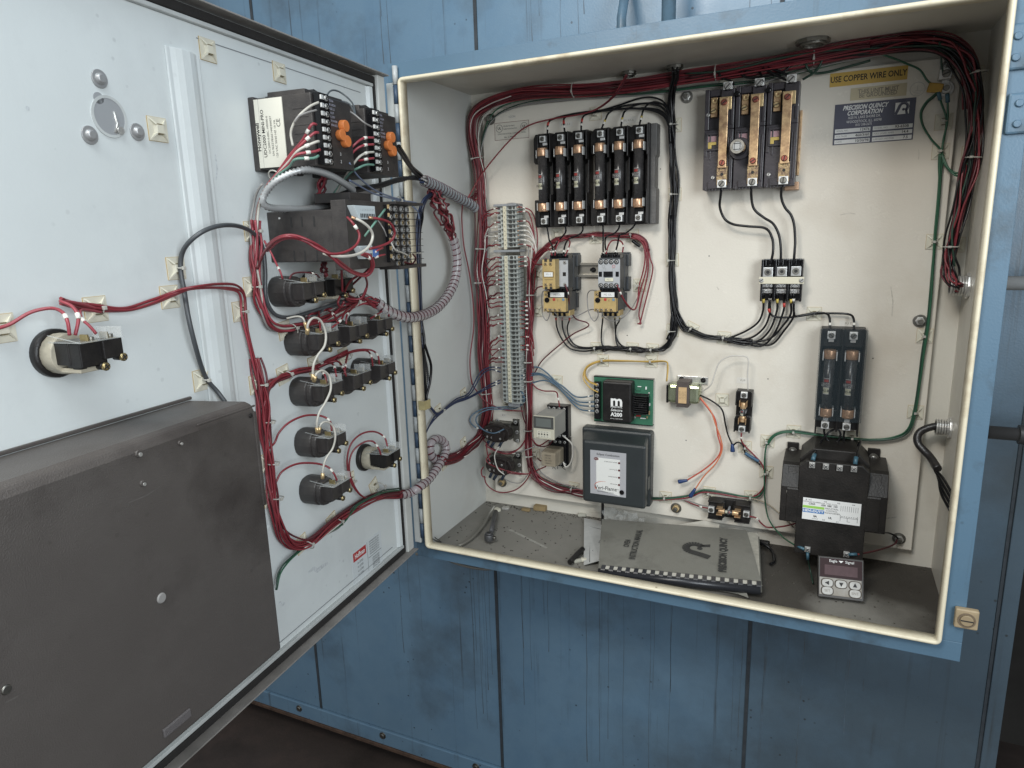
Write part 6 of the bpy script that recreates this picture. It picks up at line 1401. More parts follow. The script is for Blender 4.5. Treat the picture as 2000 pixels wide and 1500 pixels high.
# to horizontal fuse holder
wire('red lead entering the left end of the sideways fuse holder', [(1335, 975, .010), (1350, 983, .012), (1370, 990, .02), (1385, 993, .026)], WRED, .0015, tips=[(1, 'W')])
wire('white lead entering the left end of the sideways fuse holder', [(1328, 974, .010), (1348, 979, .012), (1368, 986, .02), (1383, 989, .026)], WGRY, .0013)
wire('red lead leaving the right end of the sideways fuse holder under the transformer', [(1462, 1008, .026), (1478, 1012, .02), (1487, 1022, .02), (1500, 1030, .02), (1530, 1028, .03), (1555, 1022, .04)], WRED, .0016, tips=[(0, 'W')])
wire('tan wire leaving the harness towards the back of the big transformer', [(1440, 970, .010), (1475, 975, .010), (1500, 985, .012), (1525, 1005, .02), (1550, 1030, .03)], pm('tan_wire', (.36, .30, .22), .45), .0014)
wire('maroon wire running from the transformer to the washer at the lower right', [(1656, 1083, .114), (1675, 1082, .11), (1700, 1078, .08), (1730, 1070, .04), (1748, 1062, .02), (1752, 1054, .012)], WMAR, .0016, tips=[(0, 'b'), (0, 'r')])
wire('dark wire coming from behind the transformer to the washer', [(1722, 1040, .05), (1735, 1041, .02), (1748, 1046, .014), (1754, 1052, .012)], WBLK, .0016)
wire('black cable dropping from the bottom of the flame monitor to the cabinet floor', [(1177, 972, .04), (1177, 1000, .03), (1176, 1030, .03)], WBLK, .0032, name='cable', cat='cable')
# ---- tie mounts on the plate
M_ = [(1163, 222, 0, 5, .0045, 'under the black wires above the fuse block'), (1318, 245, .02, 88, .0085, 'on the vertical black bundle, topmost'), (1318, 380, 0, 88, .0085, 'on the vertical black bundle beside the lower fuse caps'), (1313, 508, .03, 90, .0085, 'on the vertical black bundle level with the contactors'), (1314, 645, -.03, 90, .0085, 'on the vertical black bundle at its bottom bend'),
      (1350, 642, -.45, -38, .0062, 'tilted under the wires sweeping right from the bundle'), (1414, 660, -.05, -8, .0062, 'under the sweeping wires below the blank middle of the plate'), (1590, 613, 0, 5, .003, 'on the two black wires left of the two-pole block'), (1163, 464, 0, 0, .0055, 'on the red wires between the fuse block and contactors'), (1235, 460, 0, 0, .0055, 'on the red wires at the right end of the fuse block'), (1089, 458, 0, None, .005, 'empty one under the left end of the fuse block'),
      (1249, 557, 0, 85, .0055, 'on the red loop right of the right contactor'), (1165, 680, .03, 0, .0055, 'on the bottom black run, left one of three'), (1235, 681, -.04, 0, .0055, 'on the bottom black run, middle one of three'), (1274, 683, -.04, 0, .0055, 'on the bottom black run, right one of three'), (1050, 535, 0, None, .005, 'half hidden left of the left contactor'), (1050, 607, 0, None, .005, 'half hidden left of the left overload relay'),
      (1178, 704, 0, 0, .003, 'on the yellow wires above the circuit board'), (1272, 706, 0, 0, .003, 'on the yellow wires above the small transformer'), (1088, 744, -.05, -30, .0045, 'on the slate blue wires left of the circuit board'), (990, 793, 0, None, .005, 'below the end of the terminal strip'), (1045, 886, 0, None, .005, 'behind the inner bundle beside the clear relay'), (1121, 952, -.05, -10, .0085, 'on the red bundle left of the flame monitor'),
      (1411, 781, .05, None, .004, 'empty one between the small transformer and the upright fuse holder'), (1455, 873, 0, -45, .004, 'under the upright fuse holder'), (1550, 843, 0, 0, .004, 'on the green wires above the big transformer'), (1664, 855, 0, 0, .004, 'on the green wires below the two-pole fuse block'), (1499, 862, 0, 60, .004, 'at the bend of the green wires'), (1497, 922, 0, 90, .004, 'on the harness left of the big transformer'), (1467, 970, .1, 15, .0045, 'on the harness above the sideways fuse holder'), (1385, 962, 0, 0, .004, 'on the harness between the wire nuts and the fuse holder'), (1300, 971, 0, 5, .0045, 'on the harness just right of the flame monitor'),
      (1843, 238, 0, 85, .005, 'on the green wires below the ground lug'), (1837, 296, 0, 90, .0045, 'on the green wires where the loops meet'), (1825, 472, 0, 88, .0035, 'on the green run beside the heavy bundle'), (1806, 656, 0, 86, .0035, 'on the green run below the right washer'), (1788, 805, 0, 75, .0035, 'on the green run at the lower right')]
for px, py, rot, ti, R, lab in M_: mount(px, py, 'square cable tie mount '+lab, 'B', rot, ti, R)
for px, py, lab in ((1895, 300, 'behind the heavy right bundle'), (1868, 478, 'behind the heavy right bundle above the hub'), (1904, 145, 'at the top of the heavy right bundle')): 
    x, y = BW.hit(px, py); F_ = FRS['B']; FRS['W'] = BW; mount(px, py, 'square cable tie mount on the back wall '+lab, 'W', 0, None)
for px, py, t_, lab in ((905, 770, -20, 'on the navy wires, right one'), (856, 802, -20, 'on the navy wires, left one'), (905, 866, 0, 'clear one above the red trunk bend'), (868, 905, 0, 'clear one at the mouth of the spiral wrap')):
    mount(px, py, 'cable tie mount on the left wall '+lab, 'L', .2, t_ if 'navy' in lab else None, .005)
for px, py, lab in ((1175, 180, 'left'), (1418, 148, 'right')):
    FRS['W'] = BW; mount(px, py, 'dusty cable tie mount on the back wall above the plate, '+lab+' one', 'W', 0, None)
# ================================================================ devices on the door
FRS['R'] = RW
class Dd(Dv):
    """device on the door given directly in door coordinates"""
    def __init__(s, name, label, cat, X, Y, group=None):
        s.fr = DR; s.X, s.Y = X, Y; s.o = thing(name, label, cat, DR, X, Y, 0, 0, group)
side_m = Matrix(((0, 0, -1, 0), (0, 1, 0, 0), (1, 0, 0, 0), (0, 0, 0, 1)))   # print lying on the left side face: x -> out, normal -> -x
lett = pm('pale_print', (.42, .42, .50), .6)
orange = pm('orange_disc', (.72, .22, .06), .4, var=.2, vs=60)
def controller(label, X, full):
    d = Dd('temperature_controller', label, 'controller', X, .722)
    w_, h_, dp = .096, .096, .100
    g = G(); g.box(.002, w_-.002, .002, h_-.002, 0, dp); g.box(0, w_, 0, h_, 0, .010)
    body = d.part('body', g, HAZEB, .0015)
    g = G()
    for k in range(7): g.box(-.0006+.002, .0026, .012+k*.0105, .0145+k*.0105, .070, dp-.006)
    d.part('vent_rib', g, HAZEB, .0003)
    g = G(); g.box(.004, .090, h_-.003, h_+.004, .030, .090); g.prism([(.010, h_), (.040, h_+.010), (.080, h_+.002), (.088, h_)], .02, .08); d.part('top_housing', g, HAZEB, .001)
    if full:
        g = G(); g.box(.0004, .0018, .004, .092, .004, .055); lb = g.build('label', pm('cream_label', (.62, .60, .52), .55), d.o)
        def st(body_, size, zc, yc, mt=INKB, **k):
            t = text(body_, size, mt, lb, 0, 0, 0, **k); t.matrix_local = Matrix.Translation((.0002, yc, zc)) @ side_m @ Matrix.Rotation(math.pi/2, 4, 'Z'); return t
        st('Honeywell', .0085, .012, .044, bold=.0002); st('UDC2000 MINI-PRO', .0070, .0215, .048, bold=.0001); st('DC200H-0-00C-100000-0', .0045, .0285, .046)
        st('S/N 9622Y83651440300057', .0045, .0345, .044); st('120 VAC 50/60 HZ 10 VA', .0045, .0405, .040); st('CE', .009, .047, .060)
        lines_g = G(); lines_g.box(.0002, .0004, .004, .092, .0165, .0168); lines_g.build('ruling', INKGY, lb)
    # rear face: eight or nine screw terminals on the left, lettered block, orange discs
    g = G(); g.box(.006, .028, .004, .094, dp, dp+.010); tb = d.part('terminal_block', g, BLACKG, .0006)
    for k in range(9):
        yy = .088-.0100*k
        screw(tb, .020, yy, dp+.010, .0037, STEEL, .8, .0022, True)
        g = G(); g.cbox(.010, yy, .0055, .0055, dp+.010, dp+.0125); g.build('clamp', TIN, tb, .0003)
    for k in range(7):
        text(('CAUTION', 'DANGER HIGH', 'VOLTAGE L1', 'L2 N ALM', 'RELAY 250V', 'REMOVE POWER', 'BEFORE SERVICE')[k], .0042, lett, d.o, .042, .090-.0052*k, dp+.0006)
    for k, (a, b) in enumerate(((.068, .060), (.058, .047), (.070, .040))):
        g = G(); g.cyl((a, b, dp), 'z', .0085 if k != 1 else .0070, .0085, 22, .0078); d.part('orange_disc', g, orange, .0008)
    for a, b in ((.060, .022), (.060, .012)): text(('3', '2')[b < .02], .006, INKW, d.o, a, b, dp+.0006)
    return d
controller('left temperature controller on the door with the cream lettered label on its side', -.360, True)
controller('right temperature controller on the door, nearer the hinge and without a side label', -.231, False)
# process recorder
rcd = Dd('program_controller', 'long black program controller on the door with white plug-in connectors', 'controller', -.345, .586)
g = G(); g.box(.0, .120, .012, .082, 0, .122); body = rcd.part('body', g, HAZEB, .0015)
g = G(); g.box(-.001, .118, .0, .094, .108, .132); g.box(.060, .118, .094, .108, .04, .10); rcd.part('rear_housing', g, HAZEB, .001)
g = G()
for zz in (.040, .058, .078):
    for yy in (.060, .014): g.box(-.0006, .0006, yy, yy+.014, zz, zz+.0022)
rcd.part('side_slot', g, INKB, 0)
g = G(); g.cyl((-.0012, .073, .022), 'x', .0014, .0012, 10); g.build('pin', TIN, body)
whc = pm('white_connector', (.52, .58, .60), .45)
for x0, x1, y0, n_ in ((.014, .056, .068, 9), (.020, .042, .014, 5)):
    g = G(); g.prism([(x0-.012, y0+.018), (x1, y0+.018), (x1, y0), (x0, y0)], .132, .143); cn = rcd.part('connector', g, whc, .0006)
    for k in range(n_):
        q = x0+.003+k*(x1-x0-.004)/n_; g = G(); g.box(q, q+.0022, y0+.002, y0+.0075, .143, .1434); g.build('slot', INKB, cn)
        text(str(k+1), .0036, INKGY, cn, q+.001, y0+.0125, .1433)
g = G(); g.box(.044, .058, .016, .028, .132, .143); rcd.part('blue_connector', g, pm('blue_plug', (.07, .16, .42), .4), .0006)
g = G(); g.box(.098, .112, .006, .090, .132, .138); tb = rcd.part('terminal_block', g, BLACKG, .0005)
for k in range(7):
    yy = .084-.012*k; screw(tb, .106, yy, .138, .0036, STEEL, .8, .002, True); g = G(); g.cbox(.099, yy+.003, .0022, .0055, .138, .141); g.build('clamp', BRASS, tb, .0002)
tbd = Dd('terminal_board', 'black board with two rows of finned screw terminals beside the program controller', 'terminal board', -.214, .584)
g = G(); g.box(0, .070, -.002, .096, .05, .118); tbd.part('body', g, HAZEB, .001)
for a, b in ((.094, .098), (-.004, .001)):
    g = G(); g.box(-.003, .087, a, b, .100, .136); tbd.part('end_plate', g, HAZEB, .0005)
for k in range(9):
    yy = .088-.0105*k
    g = G(); g.box(.004, .084, yy-.0056, yy-.0048, .117, .134); bf = tbd.part('divider_fin', g, BLACKG)
    for q in (.024, .044, .062):
        if q > .03 or True:
            screw(bf, q, yy, .118, .0038, BRASS if k % 3 else STEEL, .8, .003, True); g = G(); g.tube((q, yy, .118), 'z', .0048, .0040, .0024, 8); g.build('screw_cup', TIN, bf)
# switch blocks
clr = pm('clear_cover', (.62, .64, .63), .15, alpha=.30)
gold = pm('gold_clamp', (.62, .50, .26), .35, 1.0, var=.3, vs=100)
SWP = {}
def switch(label, X, Z, kind='black'):
    if kind in SWP:
        c = copy_tree(SWP[kind]); c.matrix_world = DR.mat(X, Z, 0); c['label'] = label; return c
    d = Dd('switch_block', label, 'switch', X, Z, 'round backed switch blocks on the door'); o = d.o; SWP[kind] = o
    if kind == 'black':
        out = [(.0235*math.cos(a)*(1 if abs(math.cos(a)) < .93 else .97), .0235*math.sin(a)*(1 if abs(math.sin(a)) < .9 else .95)) for a in [k*math.pi/12 for k in range(24)]]
        g = G(); g.prism(out, 0, .030); g.prism([(a*.92, b*.94-.001) for a, b in out], .029, .038); g.build('shell', HAZEB, o, .002)
        g = G(); g.box(-.012, .014, -.017, .010, .036, .044); g.build('bulge', HAZEB, o, .002)
    else:
        g = G(); g.cyl((0, 0, 0), 'z', .0245, .007, 34); g.cyl((0, 0, .007), 'z', .0245, .002, 34, .022); g.build('gasket_ring', BLACK, o, .0006)
        g = G(); g.cyl((0, 0, .008), 'z', .0205, .016, 18); g.box(-.012, .016, -.017, -.012, .02, .050); g.box(.004, .010, -.016, -.004, .02, .046); g.build('cream_collar', pm('cream_collar', (.45, .41, .32), .5, var=.3, vs=60), o, .001)
        g = G(); g.box(-.015, .012, -.009, .014, .020, .042); g.build('dark_block', BLACK, o, .001)
    g = G(); g.box(-.014, .014, -.011, .013, .036, .056); g.box(.008, .030, -.006, .013, .038, .060); g.box(-.012, -.004, -.014, -.009, .040, .050)
    cb = g.build('contact_block', BLACK if kind != 'black' else HAZEB, o, .001)
    for q, yy in ((.008, -.013), (.029, -.007)): screw(cb, q, yy, .0585, .0042, gold, .5, .003, True)
    g = G(); g.cyl((.008, -.013, .046), 'z', .0036, .012, 12); g.cyl((.029, -.007, .048), 'z', .0036, .011, 12); g.build('screw_post', BLACK, cb)
    for q in (.001, .022):
        g = G(); g.box(q-.004, q-.0015, .012, .020, .044, .054); g.box(q-.004, q+.006, .012, .0135, .044, .056); ct = g.build('terminal_clamp', gold, o, .0004)
        g = G(); g.cyl((q+.003, .0135, .050), 'y', .0030, .0035, 12); g.build('terminal_screw', SDARK, ct, .0003)
    g = G(); g.prism([(.0125, .016), (.0135, .060), (.0142, .060), (.0205, .018), (.0198, .0175), (.0136, .058), (.0132, .018)], -.016, -.0148, 'x')
    g.box(-.016, .031, .0132, .0142, .018, .062); g.box(.030, .0312, .0142, .024, .040, .060); g.box(.014, .0148, .0142, .026, .040, .060)
    g.build('clear_cover', clr, o, .0002)
    return o
X1, X2, X3 = -.314, -.232, -.149
switch('round backed black switch block, first of the upper row of three under the big loops', X1, .480)
switch('round backed black switch block, middle of the upper row of three', X2, .480)
switch('round backed black switch block, nearest the hinge in the upper row of three', X3, .480)
switch('round backed black switch block, first of the lower row of three', X1, .402)
switch('round backed black switch block, middle of the lower row of three', X2, .402)
switch('round backed black switch block, nearest the hinge in the lower row of three', X3, .402)
switch('round backed black switch block standing alone above the bottom one', X1, .321)
switch('bottom round backed black switch block on the door', X1, .243)
switch('round backed black switch block under the program controller', -.338, .556)
switch('cream collared switch block near the hinge, level with the bottom black one', X3-.003, .243, 'cream')
switch('cream collared switch block alone at the far left of the door', -.684, .524, 'cream')
switch('cream collared switch block under the program controller, half behind wires', -.262, .556, 'cream')
# approval sticker at the foot of the door
x0, y0 = DR.hit(690, 1130); x1, y1 = DR.hit(744, 1050)
y1 = DR.hit(690, 1076)[1]; y0 = DR.hit(744, 1098)[1]
stk = thing('approval_sticker', 'small white sticker with a red maker panel near the foot of the door', 'sticker', DR, (x0+x1)/2, (y0+y1)/2)
w_, h_ = x1-x0, y1-y0
sb = sticker(stk, -w_/2, w_/2, -h_/2, h_/2, .0002, pm('door_sticker', (.60, .64, .65), .45), 'paper')
g = G(); g.box(-w_*.46, -w_*.04, h_*.16, h_*.42, .0006, .0008); rp = g.build('red_panel', pm('red_panel', (.42, .04, .04), .5), stk)
text('Hoffman', .0125, INKW, rp, -w_*.25, h_*.29, .0010, bold=.0003, sx=.75)
lines(stk, INKB, [(-.0002, .0003, -h_*.45, h_*.45), (w_*.02, w_*.47, -h_*.06, -h_*.05)], .0007)
for k in range(6): text('SAFETY PANEL ENCLOSURE TYPE 12', .0042, INKB, sb, w_*.245, h_*(.40-.075*k), .0008, sx=.5)
for k in range(5): text('LISTED ENCLOSURE', .0046, INKB, sb, w_*.27, h_*(-.15-.075*k), .0008, sx=.6)
for k in range(4): text('UL LISTED', .0052, INKB, sb, -w_*.25, h_*(.05-.12*k), .0008, sx=.8)
# ---- door wiring
def dmount(px, py, lab, rot=0.0, tie_=None, R=.006, s=1.05): return mount(px, py, 'square cable tie mount on the door '+lab, 'D', rot, tie_, R, s)
for a in ((405, 98, 'at its top edge, left one', 0, None), (545, 142, 'at its top edge above the controllers', 0, None), (307, 253, 'beside the stiffening channel', 0, None), (343, 524, 'on the dark cable', 0, 85, .0045), (331, 580, 'under the red wires beside the stiffening channel', 0, 10, .004),
          (186, 604, 'above the far left switch block', 0, -3, .004), (0, 642, 'at the left edge of the picture', 0, None), (393, 742, 'on the dark cable above the brown box', 0, 75, .0045), (490, 452, 'left of the program controller', 0, 90, .007), (489, 560, 'left of the switch blocks', 0, 90, .007), (468, 608, 'on the red wires where they turn down', 0, 90, .0045),
          (553, 732, 'at the left end of the lower branch', .15, 25, .006), (500, 750, 'on the red trunk above the brown box', 0, 88, .0075), (512, 822, 'on the red trunk beside the brown box, upper', 0, 88, .0085), (520, 903, 'on the red trunk beside the brown box, middle', 0, 88, .0085), (527, 970, 'on the red trunk beside the brown box, lower', 0, 85, .009), (589, 1062, 'at the bottom turn of the red trunk', .2, 30, .009),
          (648, 1018, 'halfway along the rising red trunk', .25, 30, .009), (683, 938, 'under the cream switch block wires', 0, 80, .004), (730, 950, 'large tilted one near the hinge', .35, 15, .010), (670, 695, 'on the branch above the lower row', .1, 25, .006), (612, 712, 'behind the white wire', .1, 20, .006), (555, 645, 'at the lower turn of the upper bundle', .1, 10, .010)):
    dmount(*a)
DW = 'D'
Wr = pm('veiled_red_insulation', (.30, .045, .06), .38, var=.2, vs=40)
strands('one of three red wires crossing the upper door from the far left switch block', [(DW, 120, 590, .03), (DW, 160, 600, .012), (DW, 200, 606, .010), (DW, 250, 606, .010), (DW, 300, 590, .010), (DW, 340, 574, .015), (DW, 380, 563, .03), (DW, 430, 560, .022), (DW, 462, 564, .014), (DW, 475, 582, .010), (DW, 478, 620, .010), (DW, 487, 665, .010), (DW, 498, 710, .010), (DW, 506, 750, .010)], 3, [WRED, Wr], .0017, .0038, 'red wires crossing the upper door', fr='D', seed=51)
wire('red wire looping from the door edge into the far left switch block', [(DW, -10, 643, .008), (DW, 20, 633, .012), (DW, 60, 610, .020), (DW, 100, 602, .03), (DW, 122, 610, .045), (DW, 132, 628, .055), (DW, 136, 655, .055)], Wr, .0017, fr='D', tips=[(1, 'W')])
wire('red wire folding back into the left clamp of the far left switch block', [(DW, 190, 603, .010), (DW, 150, 592, .02), (DW, 118, 588, .03), (DW, 140, 598, .045), (DW, 153, 620, .055), (DW, 147, 655, .055)], Wr, .0017, fr='D', tips=[(1, 'W')])
wire('red wire dropping into the right clamp of the far left switch block', [(DW, 200, 610, .010), (DW, 160, 605, .02), (DW, 160, 622, .04), (DW, 176, 638, .05), (DW, 188, 652, .055)], Wr, .0015, fr='D', tips=[(1, 'W')])
wire('dark grey cable curving over the door from the controller to the brown box', [(DW, 700, 582, .04), (DW, 660, 592, .03), (DW, 610, 608, .02), (DW, 565, 620, .014), (DW, 535, 612, .012), (DW, 519, 580, .012), (DW, 518, 530, .012), (DW, 513, 485, .012), (DW, 498, 458, .014), (DW, 470, 443, .025), (DW, 435, 440, .04), (DW, 400, 450, .038), (DW, 370, 472, .026), (DW, 355, 497, .012), (DW, 353, 530, .008), (DW, 360, 570, .012), (DW, 368, 620, .02), (DW, 380, 670, .02), (DW, 393, 715, .012), (DW, 405, 742, .008), (DW, 425, 765, .012), (DW, 440, 785, .02)], pm('grey_cable', (.06, .065, .07), .4), .0029, fr='D', name='cable', cat='cable')
gD = 'red wires in the long trunk down the door'
strands('one of the red wires in the long trunk running down beside the brown box', [(DW, 500, 700, .008), (DW, 507, 745, .010), (DW, 512, 790, .010), (DW, 515, 830, .010), (DW, 520, 870, .010), (DW, 525, 910, .010), (DW, 531, 955, .011), (DW, 538, 1000, .013), (DW, 552, 1040, .013), (DW, 575, 1064, .012), (DW, 603, 1058, .012), (DW, 640, 1030, .012), (DW, 680, 1002, .012), (DW, 720, 978, .014), (DW, 750, 968, .016), (DW, 785, 965, .02), (DW, 800, 962, .024)], 11, [WRED, WMAR, WRED], .0017, .0080, gD, fr='D', seed=53)
strands('green or grey wire running below the door trunk and away behind the brown box', [(DW, 538, 1152, .012), (DW, 548, 1118, .012), (DW, 568, 1090, .012), (DW, 600, 1066, .012), (DW, 640, 1040, .014), (DW, 670, 1020, .014), (DW, 700, 985, .020), (DW, 740, 965, .022), (DW, 780, 958, .024)], 3, [WGRN, WGRY, WDGR], .0014, .0042, 'green and grey wires below the door trunk', fr='D', seed=54)
wire('white wire lying along the rising door trunk', [(DW, 595, 1070, .018), (DW, 640, 1042, .018), (DW, 665, 1022, .018)], WWHT, .0013, fr='D')
def branch(label, P, mt=None, tips=((1, 'W'),), r=.0016): return wire(label, [(DW,)+q for q in P], mt or WRED, r, fr='D', tips=tips)
# branch to lower row
strands('one of the red wires branching up to the lower row of switch blocks', [(DW, 515, 800, .010), (DW, 520, 770, .010), (DW, 530, 750, .010), (DW, 548, 737, .010), (DW, 575, 728, .012), (DW, 610, 720, .012), (DW, 640, 708, .014), (DW, 660, 695, .016), (DW, 680, 688, .02)], 5, [WRED, WMAR], .0016, .0040, 'red wires branching to the lower row', fr='D', seed=55)
branch('red wire arching into the left clamp of the lower row block nearest the hinge', [(660, 697, .018), (690, 687, .025), (715, 685, .035), (725, 695, .050), (728, 715, .050)])
branch('red wire arching into the right clamp of the lower row block nearest the hinge', [(662, 695, .020), (695, 684, .028), (725, 684, .040), (738, 695, .050), (741, 712, .050)])
branch('red wire arching into the left clamp of the middle lower block', [(620, 718, .015), (640, 709, .025), (652, 714, .040), (657, 735, .052)])
branch('red wire arching into the right clamp of the middle lower block', [(640, 708, .018), (660, 706, .030), (672, 722, .050), (676, 735, .052)])
branch('red wire reaching the right clamp of the first lower block', [(600, 723, .012), (622, 722, .025), (634, 732, .045), (638, 748, .052)])
branch('red wire dropping to the middle lower block from above', [(680, 690, .025), (676, 705, .040), (673, 730, .052)])
branch('red wire arching from the trunk to the block standing alone', [(520, 880, .012), (536, 865, .014), (545, 845, .018), (565, 825, .024), (595, 812, .030), (625, 812, .038), (644, 822, .048), (648, 842, .052)])
branch('red wire arching from the trunk to the bottom switch block', [(530, 965, .012), (540, 940, .014), (552, 920, .018), (580, 906, .024), (615, 905, .032), (640, 912, .044), (652, 925, .052), (658, 938, .054)])
branch('inner red wire arching into the cream collared block near the hinge', [(720, 978, .016), (700, 962, .014), (686, 935, .012), (682, 905, .012), (690, 880, .016), (710, 864, .026), (728, 862, .038), (739, 875, .050), (744, 888, .052)])
branch('outer red wire arching into the cream collared block near the hinge', [(722, 976, .016), (702, 965, .014), (684, 938, .012), (678, 900, .012), (685, 868, .016), (705, 848, .024), (730, 843, .036), (750, 853, .046), (757, 872, .054)])
# white jumpers
ww = pm('white_jumper', (.47, .45, .40), .4)
branch('white jumper curling from the upper first block down to the lower first block', [(600, 652, .055), (602, 632, .060), (612, 621, .062), (626, 626, .064), (636, 650, .066), (634, 675, .066), (620, 695, .06), (612, 715, .058), (611, 742, .055)], ww, ((0, 'm'), (1, 'm')), .0018)
branch('white jumper curling from the lower first block down to the lone block', [(613, 745, .055), (618, 730, .060), (630, 724, .062), (643, 735, .064), (646, 760, .066), (636, 785, .064), (624, 805, .060), (619, 825, .058), (620, 845, .055)], ww, ((0, 'm'), (1, 'm')), .0018)
branch('white jumper curling from the lone block down to the bottom block', [(622, 845, .055), (627, 828, .060), (638, 824, .062), (650, 832, .064), (655, 852, .066), (650, 875, .062), (637, 895, .058), (631, 915, .055), (630, 935, .053)], ww, ((0, 'm'), (1, 'm')), .0016)
branch('thin white wire curling up from the upper bundle to the first block', [(560, 622, .03), (580, 618, .045), (592, 622, .055), (598, 640, .055)], ww, ((1, 'm'),), .0014)
# upper bundle
U = [(DW, 545, 340, .05), (DW, 520, 362, .035), (DW, 505, 395, .02), (DW, 499, 430, .014), (DW, 499, 470, .012), (DW, 500, 520, .012), (DW, 503, 560, .012), (DW, 512, 600, .012), (DW, 528, 630, .012), (DW, 555, 642, .012), (DW, 600, 634, .014), (DW, 640, 622, .018), (DW, 670, 605, .025), (DW, 705, 590, .035), (DW, 735, 592, .045)]
strands('one of the red wires in the upper door bundle left of the program controller', U[3:], 7, [WRED, Wr], .0017, .0065, 'red wires in the upper door bundle', fr='D', seed=57)
strands('white wire in the upper door bundle', U[1:], 2, [ww, WGRY], .0017, .0060, 'white wires in the upper door bundle', fr='D', seed=58)
for k, (a, b, mt) in enumerate(((618, 243, Wr), (622, 259, Wr), (623, 276, ww), (625, 292, Wr), (622, 304, pm('pale_green_wire', (.12, .24, .19), .4)))):
    branch('%s wire sweeping from the back of the left controller down its side, number %s' % ({0: 'red', 1: 'red', 2: 'white', 3: 'red', 4: 'green'}[k], ('one', 'two', 'three', 'four', 'five')[k]), [(a, b, .112), (a-10, b+1+k, .110), (590-k*3, 275+k*9, .095), (565, 305+k*5, .075), (540, 340+k, .05), (520, 365, .035), (505, 400, .02), (500, 440, .014)], mt, ((0, 'W'),), .0018)
branch('white wire looping off the top of the left controller', [(622, 200, .112), (605, 208, .110), (585, 225, .105), (572, 245, .095), (568, 262, .09), (572, 285, .09)], ww, (), .0016)
branch('grey wire looping off the top of the left controller', [(618, 215, .112), (600, 220, .110), (582, 228, .105), (575, 240, .10)], WGRY, (), .0013)
dk = pm('dark_lead', (.07, .08, .085), .4)
branch('dark wire arching high above the right controller', [(634, 195, .06), (645, 178, .05), (660, 178, .05), (678, 190, .06), (690, 205, .08), (694, 225, .10)], dk, (), .0013)
branch('dark wire arching low above the right controller', [(655, 205, .08), (668, 198, .07), (682, 203, .08), (690, 215, .09), (694, 225, .10)], dk, (), .0013)
branch('grey wire crossing the top of the right controller', [(668, 210, .09), (690, 222, .10), (712, 240, .112), (727, 248, .112)], WGRY, (), .0013)
for k, (b, mt, P) in enumerate(((269, Wr, [(710, 270, .108), (692, 283, .10), (680, 298, .09)]), (282, Wr, [(710, 284, .108), (695, 292, .10), (682, 306, .09)]), (297, ww, [(715, 299, .110), (700, 308, .105), (684, 330, .09), (672, 350, .07), (655, 380, .05)]), (309, Wr, [(715, 311, .110), (700, 314, .10)]), (322, pm('pale_green_wire', (.12, .24, .19), .4), [(715, 322, .110), (700, 328, .105), (685, 337, .09), (665, 360, .06), (640, 395, .04)]))):
    branch('%s wire at the back of the right controller, number %s from the top' % ({0: 'red', 1: 'red', 2: 'white', 3: 'red', 4: 'green'}[k], ('one', 'two', 'three', 'four', 'five')[k]), [(730, b, .112)]+P, mt, ((0, 'W'),) if k != 4 else (), .0017)
for k, P in enumerate(([(682, 318, .10), (700, 345, .09), (730, 370, .07), (760, 383, .06), (790, 392, .05), (812, 396, .05), (822, 402, .05)], [(683, 352, .09), (700, 362, .08), (730, 378, .07), (765, 388, .06), (795, 397, .05), (815, 412, .05), (819, 430, .05)])):
    branch('pale blue wire sagging across the hinge below the right controller, %s' % ('upper', 'lower')[k], P, pm('pale_blue_wire', (.16, .20, .30), .4), (), .0014)
branch('taut grey wire running diagonally from the armoured cable to the terminal board', [(692, 372, .07), (710, 395, .10), (730, 420, .13), (748, 445, .145), (755, 462, .145)], WGRY, (), .0010)
for o in strands('one of the red wires rising behind the program controller', [(DW, 620, 400, .03), (DW, 624, 375, .03), (DW, 632, 350, .03), (DW, 640, 335, .03)], 4, [Wr, WMAR], .0018, .006, 'red wires behind the program controller', fr='D', seed=60): sink(o)
# loops in front of the program controller
branch('white wire arching wide across the back of the program controller', [(686, 424, .145), (705, 432, .155), (722, 446, .16), (728, 462, .16), (720, 482, .16), (700, 496, .155), (672, 501, .15), (645, 499, .14), (632, 495, .13)], ww, ((0, 'c'),), .0020)
branch('red wire arching across the back of the program controller', [(678, 424, .145), (690, 437, .155), (702, 458, .16), (696, 478, .16), (675, 492, .155), (650, 496, .15), (625, 488, .14), (590, 468, .125), (560, 462, .115), (535, 472, .09), (515, 495, .05), (503, 525, .02)], WRED, ((0, 'W'),), .0018)
branch('second red wire crossing the side of the program controller and dipping below', [(520, 480, .06), (545, 463, .10), (575, 460, .12), (610, 473, .135), (640, 492, .14), (665, 512, .14), (690, 530, .13), (712, 535, .13), (725, 522, .14), (722, 505, .145), (706, 497, .145)], WRED, ((1, 'W'),), .0018)
branch('third red wire crossing the side of the program controller and dipping below', [(522, 490, .06), (550, 468, .10), (580, 466, .12), (615, 480, .135), (645, 500, .14), (670, 522, .14), (695, 536, .13), (718, 538, .13), (730, 520, .14), (724, 500, .145), (708, 494, .145)], Wr, (), .0018)
branch('red wire curving round to the terminal board', [(720, 425, .145), (742, 428, .155), (762, 436, .16), (771, 455, .16), (762, 472, .155), (740, 482, .15), (722, 486, .145)], WRED, ((0, 'c'),), .0019)
for k, (a, b, c, d) in enumerate(((729, 495, 748, 484), (731, 504, 752, 497))): branch('short pink wire stub on the terminal column of the program controller, %s' % ('upper', 'lower')[k], [(a, b, .14), ((a+c)/2, (b+d)/2-1, .145), (c, d, .146)], Wr, ((1, 'W'),), .0013)
branch('pale green wire slanting up to the terminal column of the program controller', [(712, 462, .14), (730, 438, .15), (752, 409, .146)], pm('pale_green_wire', (.12, .24, .19), .4), (), .0016)
